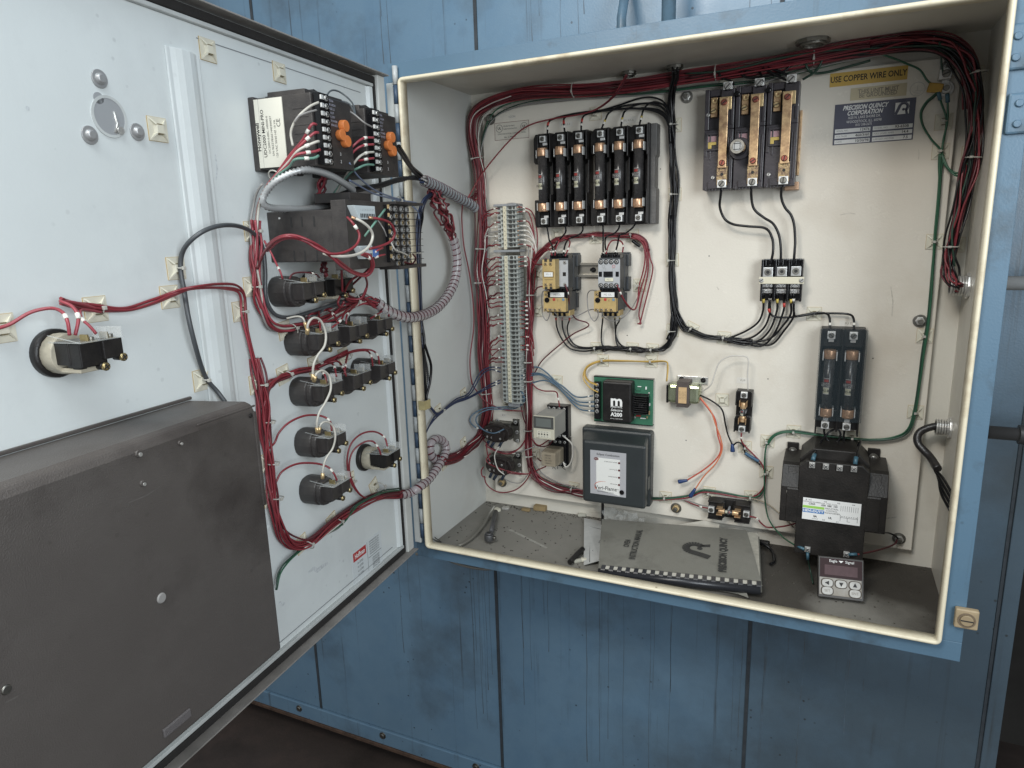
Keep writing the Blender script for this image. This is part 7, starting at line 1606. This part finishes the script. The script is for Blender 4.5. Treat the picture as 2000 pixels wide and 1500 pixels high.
branch('white wire kinking across the terminal board', [(763, 472, .146), (772, 488, .15), (784, 493, .14), (797, 499, .135)], ww, (), .0014)
branch('maroon wire at the lower corner of the terminal board', [(790, 512, .13), (805, 515, .125), (812, 505, .12), (806, 496, .12)], WMAR, (), .0014)
branch('red wire dropping beside the program controller to the block below', [(516, 470, .02), (530, 495, .03), (542, 520, .045), (548, 532, .055), (552, 545, .055)], Wr, ((1, 'W'),), .0014)
branch('dark wire looping over the blocks under the program controller', [(565, 545, .06), (572, 535, .06), (592, 532, .06), (615, 535, .06), (624, 542, .058)], WMAR, ((1, 'W'),), .0012)
for o in strands('one of the red wires feeding the blocks under the program controller', [(DW, 633, 500, .05), (DW, 634, 520, .055), (DW, 633, 540, .055)], 5, [Wr, WMAR], .0014, .006, 'red wires feeding the blocks under the program controller', fr='D', seed=61): sink(o)
# tangle right of those blocks
for k, P in enumerate(([(700, 538, .10), (685, 548, .08), (675, 565, .06), (673, 578, .05), (682, 588, .04), (700, 588, .04), (712, 575, .05), (717, 555, .06), (714, 540, .08)], [(667, 525, .09), (668, 550, .07), (670, 575, .05), (685, 584, .04), (705, 582, .05), (716, 562, .06)], [(725, 520, .10), (700, 545, .07), (685, 560, .05), (680, 575, .045), (695, 583, .04), (712, 588, .04)], [(672, 588, .05), (666, 600, .045), (660, 592, .05), (665, 575, .05)])):
    branch('red wire in the tangle between the program controller and the clear wrap, number %s' % ('one', 'two', 'three', 'four')[k], P, (WRED, Wr, WMAR, WRED)[k], (), .0018)
strands('one of the dark and red wires running under the collared block towards the clear wrap', [(DW, 600, 622, .02), (DW, 630, 606, .02), (DW, 660, 596, .025), (DW, 690, 586, .03), (DW, 715, 583, .04), (DW, 735, 590, .045)], 8, [WRED, dk, Wr, WGRY], .0016, .0060, 'wires gathered under the collared block', fr='D', seed=62)
for k, (P) in enumerate(([(705, 590, .04), (690, 596, .045), (675, 608, .055), (666, 625, .060), (648, 640, .056)], [(702, 590, .04), (690, 600, .045), (678, 615, .055), (676, 633, .056)], [(716, 585, .045), (730, 600, .045), (748, 605, .05), (724, 622, .056)], [(712, 583, .045), (738, 592, .05), (755, 600, .055), (760, 618, .056)], [(640, 605, .03), (652, 615, .045), (658, 628, .055)], [(622, 608, .03), (624, 625, .045), (626, 645, .055)])):
    branch('red wire feeding the upper row of three switch blocks, number %s' % ('one', 'two', 'three', 'four', 'five', 'six')[k], P, WRED, ((1, 'W'),), .0016)
tie('clear tie gathering the wires left of the clear wrap', ('D', 690, 585, .035), ('D', 705, 583, .035), .012, 'D')
tie('clear tie where the left controller wires meet the armoured cable', ('D', 537, 345, .045), ('D', 530, 352, .045), .009, 'D')
# armoured cable: steel spiral
def armour(label, P, r, mt, pitch=.0052, name='armoured_cable'):
    C_ = cr([wp(q, 'D') for q in P], 10); pts = [C_[0]]; acc = 0; out = []
    L_ = [0]
    for i in range(1, len(C_)): L_.append(L_[-1]+(C_[i]-C_[i-1]).length)
    n_ = int(L_[-1]/(pitch/2)); j = 0
    for k in range(n_):
        s_ = k*pitch/2
        while j < len(L_)-2 and L_[j+1] < s_: j += 1
        out.append(C_[j].lerp(C_[j+1], (s_-L_[j])/max(1e-9, L_[j+1]-L_[j])))
    g = G(); g.path(out, [r if k % 2 else r*.62 for k in range(n_)], 10); return tag(g.build(name, mt), label, 'cable')
arm = pm('grey_steel_armour', (.46, .47, .47), .4, .35)
armour('grey flexible steel armoured cable arching below the left controller', [('D', 690, 372, .075), ('D', 675, 360, .085), ('D', 650, 345, .09), ('D', 620, 334, .09), ('D', 590, 332, .085), ('D', 560, 342, .07), ('D', 535, 357, .055), ('D', 518, 378, .04), ('D', 513, 394, .035), ('D', 525, 405, .035), ('D', 560, 408, .035), ('D', 600, 408, .035), ('D', 635, 402, .035), ('D', 655, 388, .035)], .0052, arm)
blk_arm = pm('dark_steel_armour', (.10, .10, .105), .35, .8)
armour('dark armoured cable passing over the hinge to the clear wrap', [('D', 640, 400, .03), ('D', 665, 382, .035), ('D', 700, 370, .035), ('D', 740, 363, .035), ('D', 775, 352, .035), ('D', 805, 347, .04), ('D', 828, 350, .045)], .0050, blk_arm)
wire('grey cable curving behind the right controller towards the hinge', [('D', 640, 408, .02), ('D', 660, 388, .025), ('D', 695, 378, .028), ('D', 735, 368, .03)], pm('grey_sheath', (.22, .21, .20), .5), .0075, name='cable', cat='cable', n=10)
for k in range(2): wire('black cable slanting down from the right controller to the clear wrap, %s' % ('left', 'right')[k], [('D', 773+k*6, 285, .09), ('D', 786+k*6, 305, .08), ('D', 800+k*5, 326, .06), ('D', 812+k*9, 340, .05), ('D', 828+k*3, 352, .045)], WBLK, .0030, name='cable', cat='cable')
# clear spiral wrap
def wrap(label, P, r, n_wires, mts, pitch=.0125, seed=1, tint=None):
    C_ = [wp(q, 'D') for q in P]; S = cr(C_, 14)
    o = bpy.data.objects.new('spiral_wrap', None); COL.objects.link(o); o.location = S[0]; tag(o, label, 'cable wrap'); off = S[0]
    L_ = [0]
    for i in range(1, len(S)): L_.append(L_[-1]+(S[i]-S[i-1]).length)
    def at(s_):
        s_ = max(0, min(L_[-1]-1e-6, s_)); lo = 0
        for i in range(len(L_)-1):
            if L_[i+1] >= s_: lo = i; break
        return S[lo].lerp(S[lo+1], (s_-L_[lo])/max(1e-9, L_[lo+1]-L_[lo]))
    N_ = int(L_[-1]/pitch*18); nrm = None; fr_ = []
    step = L_[-1]/N_
    for k in range(N_+1):
        p = at(k*step); t = (at(k*step+.002)-at(k*step-.002)).normalized()
        if nrm is None: nrm = t.orthogonal().normalized()
        nrm = (nrm-t*nrm.dot(t)).normalized(); fr_.append((p, t, nrm, t.cross(nrm)))
    g = G(); v = []; m = []
    wdt = int(18*.86)
    for k in range(N_+1-wdt):
        a = 2*math.pi*k/18
        for q in range(0, wdt+1, 3):
            p, t, n1, b1 = fr_[k+q]; v.append(p+(n1*math.cos(a)+b1*math.sin(a))*r*(1.0 if 0 < q < wdt-2 else .97)-off)
    c_ = wdt//3+1
    f = [(k*c_+q, k*c_+q+1, (k+1)*c_+q+1, (k+1)*c_+q) for k in range(N_-wdt) for q in range(c_-1)]
    g.add(v, f, True); g.build('spiral_band', tint or CLEAR, o)
    g = G(); g.path([fr_[k][0]+(fr_[k][2]*math.cos(2*math.pi*k/18)+fr_[k][3]*math.sin(2*math.pi*k/18))*r*1.01-off for k in range(N_+1)], .00055, 4); g.build('cut_edge', pm('dark_gap', (.09, .04, .05), .5), o)
    rnd = random.Random(seed)
    for i in range(n_wires):
        rad = r*.72*math.sqrt((i+.5)/n_wires); a = i*2.4; P2 = []
        for k in range(0, N_+1, 12): p, t, n1, b1 = fr_[k]; P2.append(p+(n1*math.cos(a+k*.004)+b1*math.sin(a+k*.004))*rad-off)
        g = G(); g.path(P2, .0018, 6); g.build('inner_wire', mts[i % len(mts)], o)
    return o
tint = pm('milky_wrap', (.58, .55, .56), .22, alpha=.55)
tintb = pm('milky_wrap_blue', (.46, .52, .56), .22, alpha=.62)
w1 = [('D', 733, 588, .045), ('D', 752, 604, .05), ('D', 775, 615, .055), ('D', 800, 620, .06), ('L', 830, 614, .055), ('L', 855, 600, .05), ('L', 876, 575, .045), ('L', 889, 545, .04), ('L', 893, 512, .04), ('L', 889, 480, .04), ('L', 882, 458, .04)]
wrap('upper clear spiral wrap looping from the door across to the left wall', w1, .0095, 12, [WRED, Wr, WRED, WWHT], seed=3, tint=tint)
w2 = [('D', 780, 966, .022), ('D', 800, 963, .028), ('D', 818, 952, .04), ('L', 838, 935, .03), ('L', 855, 912, .025), ('L', 868, 890, .02), ('L', 871, 872, .018), ('L', 863, 860, .014), ('L', 850, 858, .012), ('L', 841, 868, .011), ('L', 841, 886, .011), ('L', 850, 898, .011), ('L', 864, 903, .012)]
wrap('lower clear spiral wrap curling into a loop on the left wall', w2, .0090, 11, [WRED, WMAR, WRED], seed=4, tint=tint)
w3 = [('L', 826, 352, .05), ('L', 845, 360, .045), ('L', 870, 372, .04), ('L', 895, 386, .035), ('L', 918, 398, .035), ('L', 930, 408, .035)]
wrap('short milky spiral wrap slanting across to the red trunk', w3, .0105, 8, [WGRY, WNVY, WGRY], seed=5, tint=tintb)
strands('one of the red wires fanning out of the upper clear wrap', [('L', 884, 462, .04), ('L', 876, 438, .042), ('L', 866, 416, .043), ('L', 856, 397, .043), ('L', 848, 381, .042), ('L', 843, 369, .042)], 13, [WRED, WMAR, WRED, WWHT, WRED, WMAR], .0017, .0085, 'red wires fanning out of the upper wrap', fr='L', seed=63, wob=.1, taper=lambda u: .9+.9*math.sin(u*math.pi))
for o in strands('one of the maroon wires joining the slanting milky wrap to the red trunk', [('L', 915, 394, .035), ('L', 925, 388, .03), ('L', 934, 372, .03), (938, 350, .03)], 5, [WMAR, WRED], .0016, .0060, 'maroon wires joining the slanting wrap to the trunk', fr='L', seed=66): sink(o)
dn = pm('navy_black', (.02, .025, .045), .35)
strands('dark cable dropping from the slanting wrap down the hinge side of the left wall', [('L', 865, 380, .04), ('L', 848, 378, .04), ('L', 832, 388, .04), ('L', 822, 410, .035), ('L', 818, 440, .025), ('L', 817, 500, .02), ('L', 820, 570, .018), ('L', 822, 630, .018), ('L', 824, 680, .02)], 3, [dn, WNVY, WBLK], .0026, .0045, 'dark cables down the hinge side', fr='L', seed=64)
armour('dark armoured cable hanging down the hinge side of the left wall', [('L', 818, 430, .022), ('L', 818, 480, .018), ('L', 820, 550, .016), ('L', 822, 620, .016), ('L', 827, 680, .016), ('L', 834, 720, .016), ('L', 836, 745, .016), ('L', 832, 775, .016)], .0030, blk_arm, .0044)
for k, P in enumerate(([('L', 825, 660, .02), ('L', 835, 690, .022), ('L', 842, 715, .022), ('L', 840, 745, .02), ('L', 833, 775, .018), ('L', 834, 785, .018)], [('L', 823, 650, .02), ('L', 828, 700, .018), ('L', 830, 740, .018), ('L', 832, 780, .016)])):
    wire('black cable bowing out at the hinge side of the left wall, %s' % ('outer', 'inner')[k], P, WBLK, .0028, fr='L', name='cable', cat='cable')
tie('clear tie on the dark cables by the terminal board', ('L', 815, 494, .022), ('L', 816, 510, .022), .006, 'L')
tie('clear tie on the dark cables where the navy wires branch off', ('L', 833, 781, .017), ('L', 834, 790, .017), .007, 'L')
tie('clear tie on the pale blue wires crossing the hinge', ('D', 779, 390, .055), ('D', 790, 392, .055), .005, 'D')
flush_mass()
# yellowed tape on the lip
x, z = Fr((0, .0, 0), (1, 0, 0), (0, 0, 1)).hit(823, 792)
tp = thing('tape_patch', 'yellowed tape patch wrapped over the left cabinet lip', 'tape', Fr((0, -.0004, 0), (1, 0, 0), (0, 0, 1)), x, z)
g = G(); g.box(-.006, .008, -.009, .009, 0, .0006); g.box(.0078, .0084, -.009, .009, -.021, .0); g.build('tape', pm('yellow_tape', (.48, .40, .20), .45, var=.3, vs=50), tp)
# ================================================================ things lying on the cabinet floor
def fl(px, py, h=0.0): return FLR.hit(px, py, h)
# instruction manual: comb bound, tilted up at the back against the plate
A = FLR.p(1168, 1112, .016); B_ = FLR.p(1489, 1146, .022)     # spine ends
yb = .300
C0 = Vector((A.x+.012, yb, A.z+.052)); 
def onY(px, py, y): 
    v = ray(px, py); t = (y-CAM[1])/v[1]; q = CAM+t*v; return Vector(q)
TL, TR = onY(1180, 1010, .285), onY(1458, 1042, .265)
bo = bpy.data.objects.new('instruction_manual', None); COL.objects.link(bo); bo.location = (A+B_)/2
tag(bo, 'grey comb bound oven instruction manual lying open side down on the cabinet floor', 'book'); bo['label'] = 'grey comb bound oven instruction manual leaning on the cabinet floor'
off = (A+B_)/2
ex = (B_-A).normalized(); ey = ((TL+TR)/2-(A+B_)/2); L_ = (B_-A).length; ey = (ey-ex*ey.dot(ex)); Wd = ey.length; ey.normalize(); en = ex.cross(ey)
MB_ = Matrix(((ex.x, ey.x, en.x, 0), (ex.y, ey.y, en.y, 0), (ex.z, ey.z, en.z, 0), (0, 0, 0, 1)))
bo.matrix_world = Matrix.Translation(off) @ MB_
cover = dirty('grey_card_cover', (.185, .180, .155), (.09, .085, .07), .65, patch=.6, dust=(.24, .235, .21), spots=.6, bump=.3, bs=500, patch_scale=14)
u0, u1, v1 = -L_/2, L_/2, Wd
sh = (TL-off).dot(ex)-u0; sh2 = (TR-off).dot(ex)-u1
g = G(); nseg = 8; v = []
for k in range(nseg+1):
    q = k/nseg
    for z_ in (0, -.0012):
        a = .004+q*(v1-.004); wv = .003*math.sin(q*3.0)
        v += [(u0+sh*q, a, z_+wv), (u1+sh2*q, a, z_+wv+.002*q)]
f = []
for k in range(nseg):
    o4 = k*4; f += [(o4, o4+1, o4+5, o4+4), (o4+2, o4+6, o4+7, o4+3), (o4, o4+4, o4+6, o4+2), (o4+1, o4+3, o4+7, o4+5)]
f += [(0, 2, 3, 1), (nseg*4, nseg*4+1, nseg*4+3, nseg*4+2)]
g.add(v, f, False); g.build('front_cover', cover, bo)
g = G(); g.prism([(.006, -.0016), (v1-.004, .000), (v1-.004, -.010), (.006, -.0105)], u0+.002, u1-.003, 'x'); g.build('page_block', pm('dirty_pages', (.42, .40, .34), .8, var=.3, vs=60), bo)
g = G(); g.prism([(.002, -.0118), (v1, -.0105), (v1, -.0118), (.002, -.0130)], u0, u1, 'x'); g.build('back_cover', cover, bo)
comb = pm('black_comb', (.022, .023, .027), .32)
g = G(); g.cyl((u0+.001, -.002, -.006), 'x', .0085, L_-.004, 20); g.build('comb_spine', comb, bo)
n_ = 19
for k in range(n_):
    x = u0+.010+k*(L_-.016)/(n_-1)
    g = G(); g.prism([(.0115, .0040), (.003, .0042), (-.003, .004), (-.006, .000), (-.003, .0015), (.003, .0006)], x-.0040, x+.0040, 'x'); g.build('comb_tooth', comb, bo)
    if k < n_-1:
        xx = x+(L_-.016)/(n_-1)/2; g = G(); g.box(xx-.0042, xx+.0042, .001, .0095, .0002, .0036); g.build('punched_edge', pm('pale_edge', (.50, .48, .42), .7), bo)
ink = pm('faded_black_print', (.035, .035, .033), .7)
tz = .0045
def bt(b, s, u, v_, **k): return text(b, s, ink, bo, u0+L_*u+sh*v_, v1*v_, tz, rot=math.pi/2, **k)
bt('OVEN', .0165, .19, .50, sx=.66, bold=.0004); bt('INSTRUCTION MANUAL', .0175, .25, .50, sx=.62, bold=.0004); bt('PRECISION QUINCY', .0190, .815, .46, sx=.74, bold=.0011)
em = bpy.data.objects.new('emblem_holder', None); bpy.data.objects.remove(em)
g_em = emblem(bo, 0, 0, .054, 0, ink, 1.6); g_em.matrix_local = Matrix.Translation((u0+L_*.60, v1*.50, tz)) @ Matrix.Rotation(math.pi/2, 4, 'Z')
# sheets under and beside the manual
def sheet(label, P, mt, name='paper', t=.0006, cat='paper', prints=()):
    g = G(); n = len(P); Z = Vector((0, 0, t))
    g.add(list(P)+[p+Z for p in P], [tuple(range(n-1, -1, -1)), tuple(range(n, 2*n))]+[(i, (i+1) % n, n+(i+1) % n, n+i) for i in range(n)])
    return tag(g.build(name, mt), label, cat)
paper = pm('dusty_paper', (.50, .50, .48), .75, var=.25, vs=20)
p1_, p2_, p3_, p4_ = onY(1141, 1012, .30), onY(1180, 1019, .30), FLR.p(1172, 1095, .010), FLR.p(1140, 1104, .004)
sh_ = sheet('white printed sheet standing half hidden behind the left end of the manual', [p1_, p4_, p3_, p2_], paper)
e1 = (p2_-p1_).normalized(); e2 = (p1_-p4_).normalized(); e3 = e1.cross(e2).normalized(); e2 = e3.cross(e1)
def on_sheet(u, v_, lift=.0012): return p4_.lerp(p1_, v_).lerp(p3_.lerp(p2_, v_), u)+e3*lift
mm = Matrix(((e1.x, e2.x, e3.x, 0), (e1.y, e2.y, e3.y, 0), (e1.z, e2.z, e3.z, 0), (0, 0, 0, 1)))
g = G()
for a, b in (((.30, .80), (.36, .02)), ((.30, .80), (.98, .76))): g.path([on_sheet(*a), on_sheet(*b)], .0005, 4)
g.build('printed_frame', INKB, sh_)
for s_, q, sz in (('FLAME CONTROL', (.82, .38), .0085), ('UPS', (.62, .64), .013)):
    t_ = text(s_, sz, INKB, sh_, 0, 0, 0, sx=.8); t_.matrix_local = Matrix.Translation(on_sheet(*q)) @ mm @ Matrix.Rotation(math.pi/2, 4, 'Z')
sheet('cream folded paper sticking out behind the manual below the sideways fuse holder', [onY(1290, 1030, .302), onY(1375, 1017, .304), onY(1405, 1024, .304), onY(1404, 1040, .296), onY(1330, 1040, .296)], pm('cream_paper', (.52, .49, .42), .75, var=.2, vs=20))
sheet('crumpled paper corner poking out below the front of the manual', [FLR.p(1300, 1135, .003), FLR.p(1440, 1160, .003), FLR.p(1462, 1168, .004), FLR.p(1455, 1152, .014), FLR.p(1400, 1143, .004)], pm('grimy_paper', (.34, .33, .29), .8, var=.5, vs=40), t=.001)
# clear crumpled plastic bag behind the manual
rb_ = random.Random(8); g = G(); n_, m_ = 12, 7; v = []
for j in range(m_+1):
    for i in range(n_+1):
        p = onY(1178+i*6.5, 985+j*7+i*2.0, .290-.004*j); v.append(p+Vector((rb_.uniform(-.004, .004), rb_.uniform(-.009, .009), rb_.uniform(-.004, .004))))
g.add(v, [(j*(n_+1)+i, j*(n_+1)+i+1, (j+1)*(n_+1)+i+1, (j+1)*(n_+1)+i) for j in range(m_) for i in range(n_)]); tag(g.build('plastic_bag', pm('clear_film', (.72, .74, .72), .12, alpha=.28)), 'crumpled clear plastic bag behind the top left of the manual', 'plastic bag')
# display unit leaning on the transformer
T0, T1, Bq0, Bq1 = onY(1594, 1083, .165), onY(1690, 1096, .160), FLR.p(1597, 1165, .006), FLR.p(1687, 1176, .006)
e1 = (Bq1-Bq0).normalized(); e2 = ((T0+T1)/2-(Bq0+Bq1)/2); e2 = (e2-e1*e2.dot(e1)); hh_ = e2.length; e2.normalize(); e3 = e1.cross(e2); ww_ = (Bq1-Bq0).length
du = bpy.data.objects.new('counter_timer', None); COL.objects.link(du); tag(du, 'dirty black timer unit with five round grey keys leaning below the transformer', 'timer')
du.matrix_world = Matrix.Translation((Bq0+Bq1)/2) @ Matrix(((e1.x, e2.x, e3.x, 0), (e1.y, e2.y, e3.y, 0), (e1.z, e2.z, e3.z, 0), (0, 0, 0, 1)))
g = G(); g.box(-ww_/2, ww_/2, 0, hh_, -.008, .004); g.box(-ww_/2+.004, ww_/2-.004, .004, hh_-.004, -.045, -.008); g.build('case', pm('grimy_black_case', (.028, .025, .023), .45, var=.4, vs=50, col2=(.05, .045, .04)), du, .0015)
g = G(); g.box(-ww_/2+.003, ww_/2-.003, hh_*.50, hh_-.003, .004, .0045); dp = g.build('display_window', pm('dark_red_window', (.026, .010, .011), .5, spec=.2), du)
g = G(); g.box(-ww_*.36, ww_*.36, hh_*.56, hh_*.80, .0045, .0048); g.build('display', pm('red_filter', (.05, .010, .014), .5, var=.3, vs=80), dp)
text('Eagle', .0065, INKW, dp, -ww_*.17, hh_*.90, .0050); text('Signal', .0065, INKW, dp, ww_*.19, hh_*.90, .0050)
g = G(); g.add([(-.004, hh_*.92, .005), (.004, hh_*.92, .005), (0, hh_*.87, .005)], [(0, 2, 1)]); g.build('bird_mark', INKW, dp)
g = G(); g.box(-ww_/2+.002, ww_/2-.004, .005, hh_*.49, .004, .0050); kp = g.build('keypad', pm('smudged_grey_keypad', (.34, .33, .31), .5, var=.45, vs=22, col2=(.20, .17, .13)), du, .0004)
key = pm('pale_key', (.50, .49, .46), .5, var=.3, vs=70); kr = pm('key_rim', (.07, .055, .04), .7)
for cx_, cy_, kd in ((-.30, .36, 'L'), (.0, .36, 'D'), (.30, .36, 'U'), (-.30, .17, 'SET'), (.30, .17, 'ENT')):
    x, y = cx_*ww_, cy_*hh_
    for r_, z0_, mt, nm in ((.0105, .0050, kr, 'key_rim'), (.0088, .0054, key, 'key')):
        g = G(); g.prism([(x+r_*math.copysign(abs(math.cos(a))**.7, math.cos(a)), y+r_*.74*math.copysign(abs(math.sin(a))**.7, math.sin(a))) for a in [k*math.pi/12+.01 for k in range(24)]], z0_, z0_+.0008+(.0012 if nm == 'key' else 0)); ko = g.build(nm, mt, kp, .0002)
    if len(kd) == 1:
        a0 = {'L': math.pi, 'D': -math.pi/2, 'U': math.pi/2}[kd]; g = G(); g.add([(x+.0045*math.cos(a0+q), y+.0045*math.sin(a0+q), .0076) for q in (0, 2.2, -2.2)], [(0, 1, 2)]); g.build('arrow', INKB, ko)
    else: text(kd, .0062, pm('worn_print', (.22, .20, .17), .7), ko, x, y, .0076)
# black cables on the floor behind the manual's right end
wire('black cable crossing the floor behind the right end of the manual', [('F', 1455, 1050, .010), ('F', 1490, 1062, .018), ('F', 1507, 1075, .012), ('F', 1512, 1095, .006), ('F', 1505, 1102, .006)], WBLK, .0032, fr='F', name='cable', cat='cable')
wire('thick black plug end lying behind the manual', [('F', 1456, 1052, .010), ('F', 1480, 1058, .012), ('F', 1502, 1062, .014)], BLACK, .0062, fr='F', name='cable_plug', cat='plug', n=10)
wire('blue capped wire dropping from the transformer to the floor', [('B', 1577, 1078, .116), ('B', 1578, 1092, .118), ('F', 1582, 1112, .02), ('F', 1588, 1140, .004)], WDGR, .0015, tips=[(0, 'b')])
# left part of the floor
wr = onY(965, 1000, .20); 
a, b = FLR.p(968, 995, .02), FLR.p(955, 1052, .010)
sw_ = bpy.data.objects.new('swivel_driver', None); COL.objects.link(sw_); tag(sw_, 'grey steel socket tool lying on the dusty left floor', 'tool'); sw_.location = b
g = G(); P = [FLR.p(968, 1000, .012)-b, FLR.p(964, 1020, .012)-b, FLR.p(959, 1040, .011)-b]; g.path(P, [.0062, .0056, .0052], 14); g.build('handle', pm('dull_grey_steel', (.16, .16, .165), .45, .7, var=.3, vs=60), sw_, .0)
g = G(); g.cyl((0, 0, -.004), 'z', .0100, .014, 20); g.cyl((0, 0, .010), 'z', .0078, .004, 20); hd_ = g.build('head', pm('dull_grey_steel', (.16, .16, .165), .45, .7), sw_, .001)
g = G(); g.cbox(0, 0, .0075, .0075, .0135, .0145); g.build('square_drive', INKB, hd_)
g = G(); g.cyl((.012, .002, .0), 'z', .0045, .006, 14); g.build('knob', SDARK, sw_, .001)
armour('grey flexible conduit piece curving over the dusty left floor', [('F', 966, 988, .03), ('F', 955, 1005, .015), ('F', 943, 1027, .008), ('F', 925, 1048, .006), ('F', 905, 1062, .006), ('F', 893, 1066, .005)], .0040, pm('grey_brown_conduit', (.24, .23, .20), .5, .4), .0046, 'flexible_conduit')
for k, (px, py, w_, h_, rot, mt, lab) in enumerate(((1056, 992, .032, .020, .1, pm('brown_card', (.30, .22, .11), .8, var=.3, vs=50), 'small brown cardboard scrap against the back of the floor'), (1028, 994, .022, .012, -.1, pm('brown_card', (.3, .22, .11), .8), 'second brown scrap just left of the cardboard one'), (1137, 1004, .020, .014, .3, pm('cloudy_plastic', (.42, .41, .35), .4), 'cloudy plastic stub at the back of the floor left of the manual'), (988, 991, .018, .014, .2, STEEL, 'small bright steel fitting at the back left of the floor'), (972, 994, .020, .012, -.5, NYLON, 'broken nylon mount fragment at the back left of the floor'), (1128, 1094, .018, .008, .8, pm('cloudy_plastic', (.42, .41, .35), .4), 'clear plastic fragment near the front lip left of the manual'), (911, 1068, .012, .003, 0, NYLW, 'tiny white scrap at the front left of the floor'), (1140, 1092, .014, .010, .2, NYLON, 'tan plastic fragment beside the printed sheet'))):
    x, y = fl(px, py, .005); o = thing('fragment', lab, 'debris', FLR, x, y, .0005, rot)
    g = G(); g.prism([(-w_/2, -h_/2), (w_*.42, -h_*.5), (w_/2, h_*.1), (w_*.3, h_/2), (-w_*.45, h_*.4)], 0, .006 if k not in (0, 6) else .012 if k == 0 else .001); g.build('piece', mt, o, .0012)
wire('short black hose lying on the floor left of the manual', [('F', 1113, 1098, .008), ('F', 1125, 1085, .008), ('F', 1138, 1072, .008)], BLACK, .0055, fr='F', name='hose', cat='hose', n=10)
wire('loose black thread curled in the front left corner', [('F', 845, 1052, .02), ('F', 852, 1056, .006), ('F', 862, 1059, .004), ('F', 850, 1050, .010), ('F', 846, 1045, .016)], INKB, .0008, fr='F', name='thread', cat='thread')
# scrap scratch marks: pale scrape on the floor and crumbs
x, y = fl(1030, 1052); g = G(); g.prism([(-.060, .026), (-.054, .031), (.058, -.024), (.056, -.030)], .0002, .0004); sc2 = thing('scrape_mark', 'long pale scrape across the dusty left floor', 'mark', FLR, x, y); g.build('scrape', pm('pale_scrape', (.36, .35, .31), .7, var=.35, vs=60), sc2)
rg = random.Random(2); g = G()
for k in range(900):
    if rg.random() < .5: px, py = rg.gauss(1000, 70), 0; x = rg.uniform(-.02, .93); y = D-.004-abs(rg.gauss(0, .012))
    else: x, y = rg.uniform(-.02, .93), rg.uniform(.03, D-.005)
    s_ = rg.uniform(.0004, .0016); g.box(x-s_, x+s_, y-s_*.7, y+s_*.7, -E, -E+s_)
crm = g.build('dust_crumbs', pm('crumb', (.09, .08, .065), .9, var=.5, vs=90)); tag(crm, kind='stuff'); crm['label'] = 'dark crumbs of dust and grit scattered over the cabinet floor'
# lint hanging under the cabinet front edge
lint = pm('grey_lint', (.16, .155, .14), .9)
fw = Fr((0, .040, 0), (1, 0, 0), (0, 0, 1))
armour('dusty braided hose lying along the oven just under the cabinet left end', [Vector(fw.p(812, 1082, 0)), Vector(fw.p(835, 1083, 0)), Vector(fw.p(865, 1090, .0)), Vector(fw.p(900, 1103, .0)), Vector(fw.p(940, 1111, .0)), Vector(fw.p(975, 1110, 0))], .0036, pm('dusty_hose', (.20, .19, .17), .6, .3), .0044, 'braided_hose')
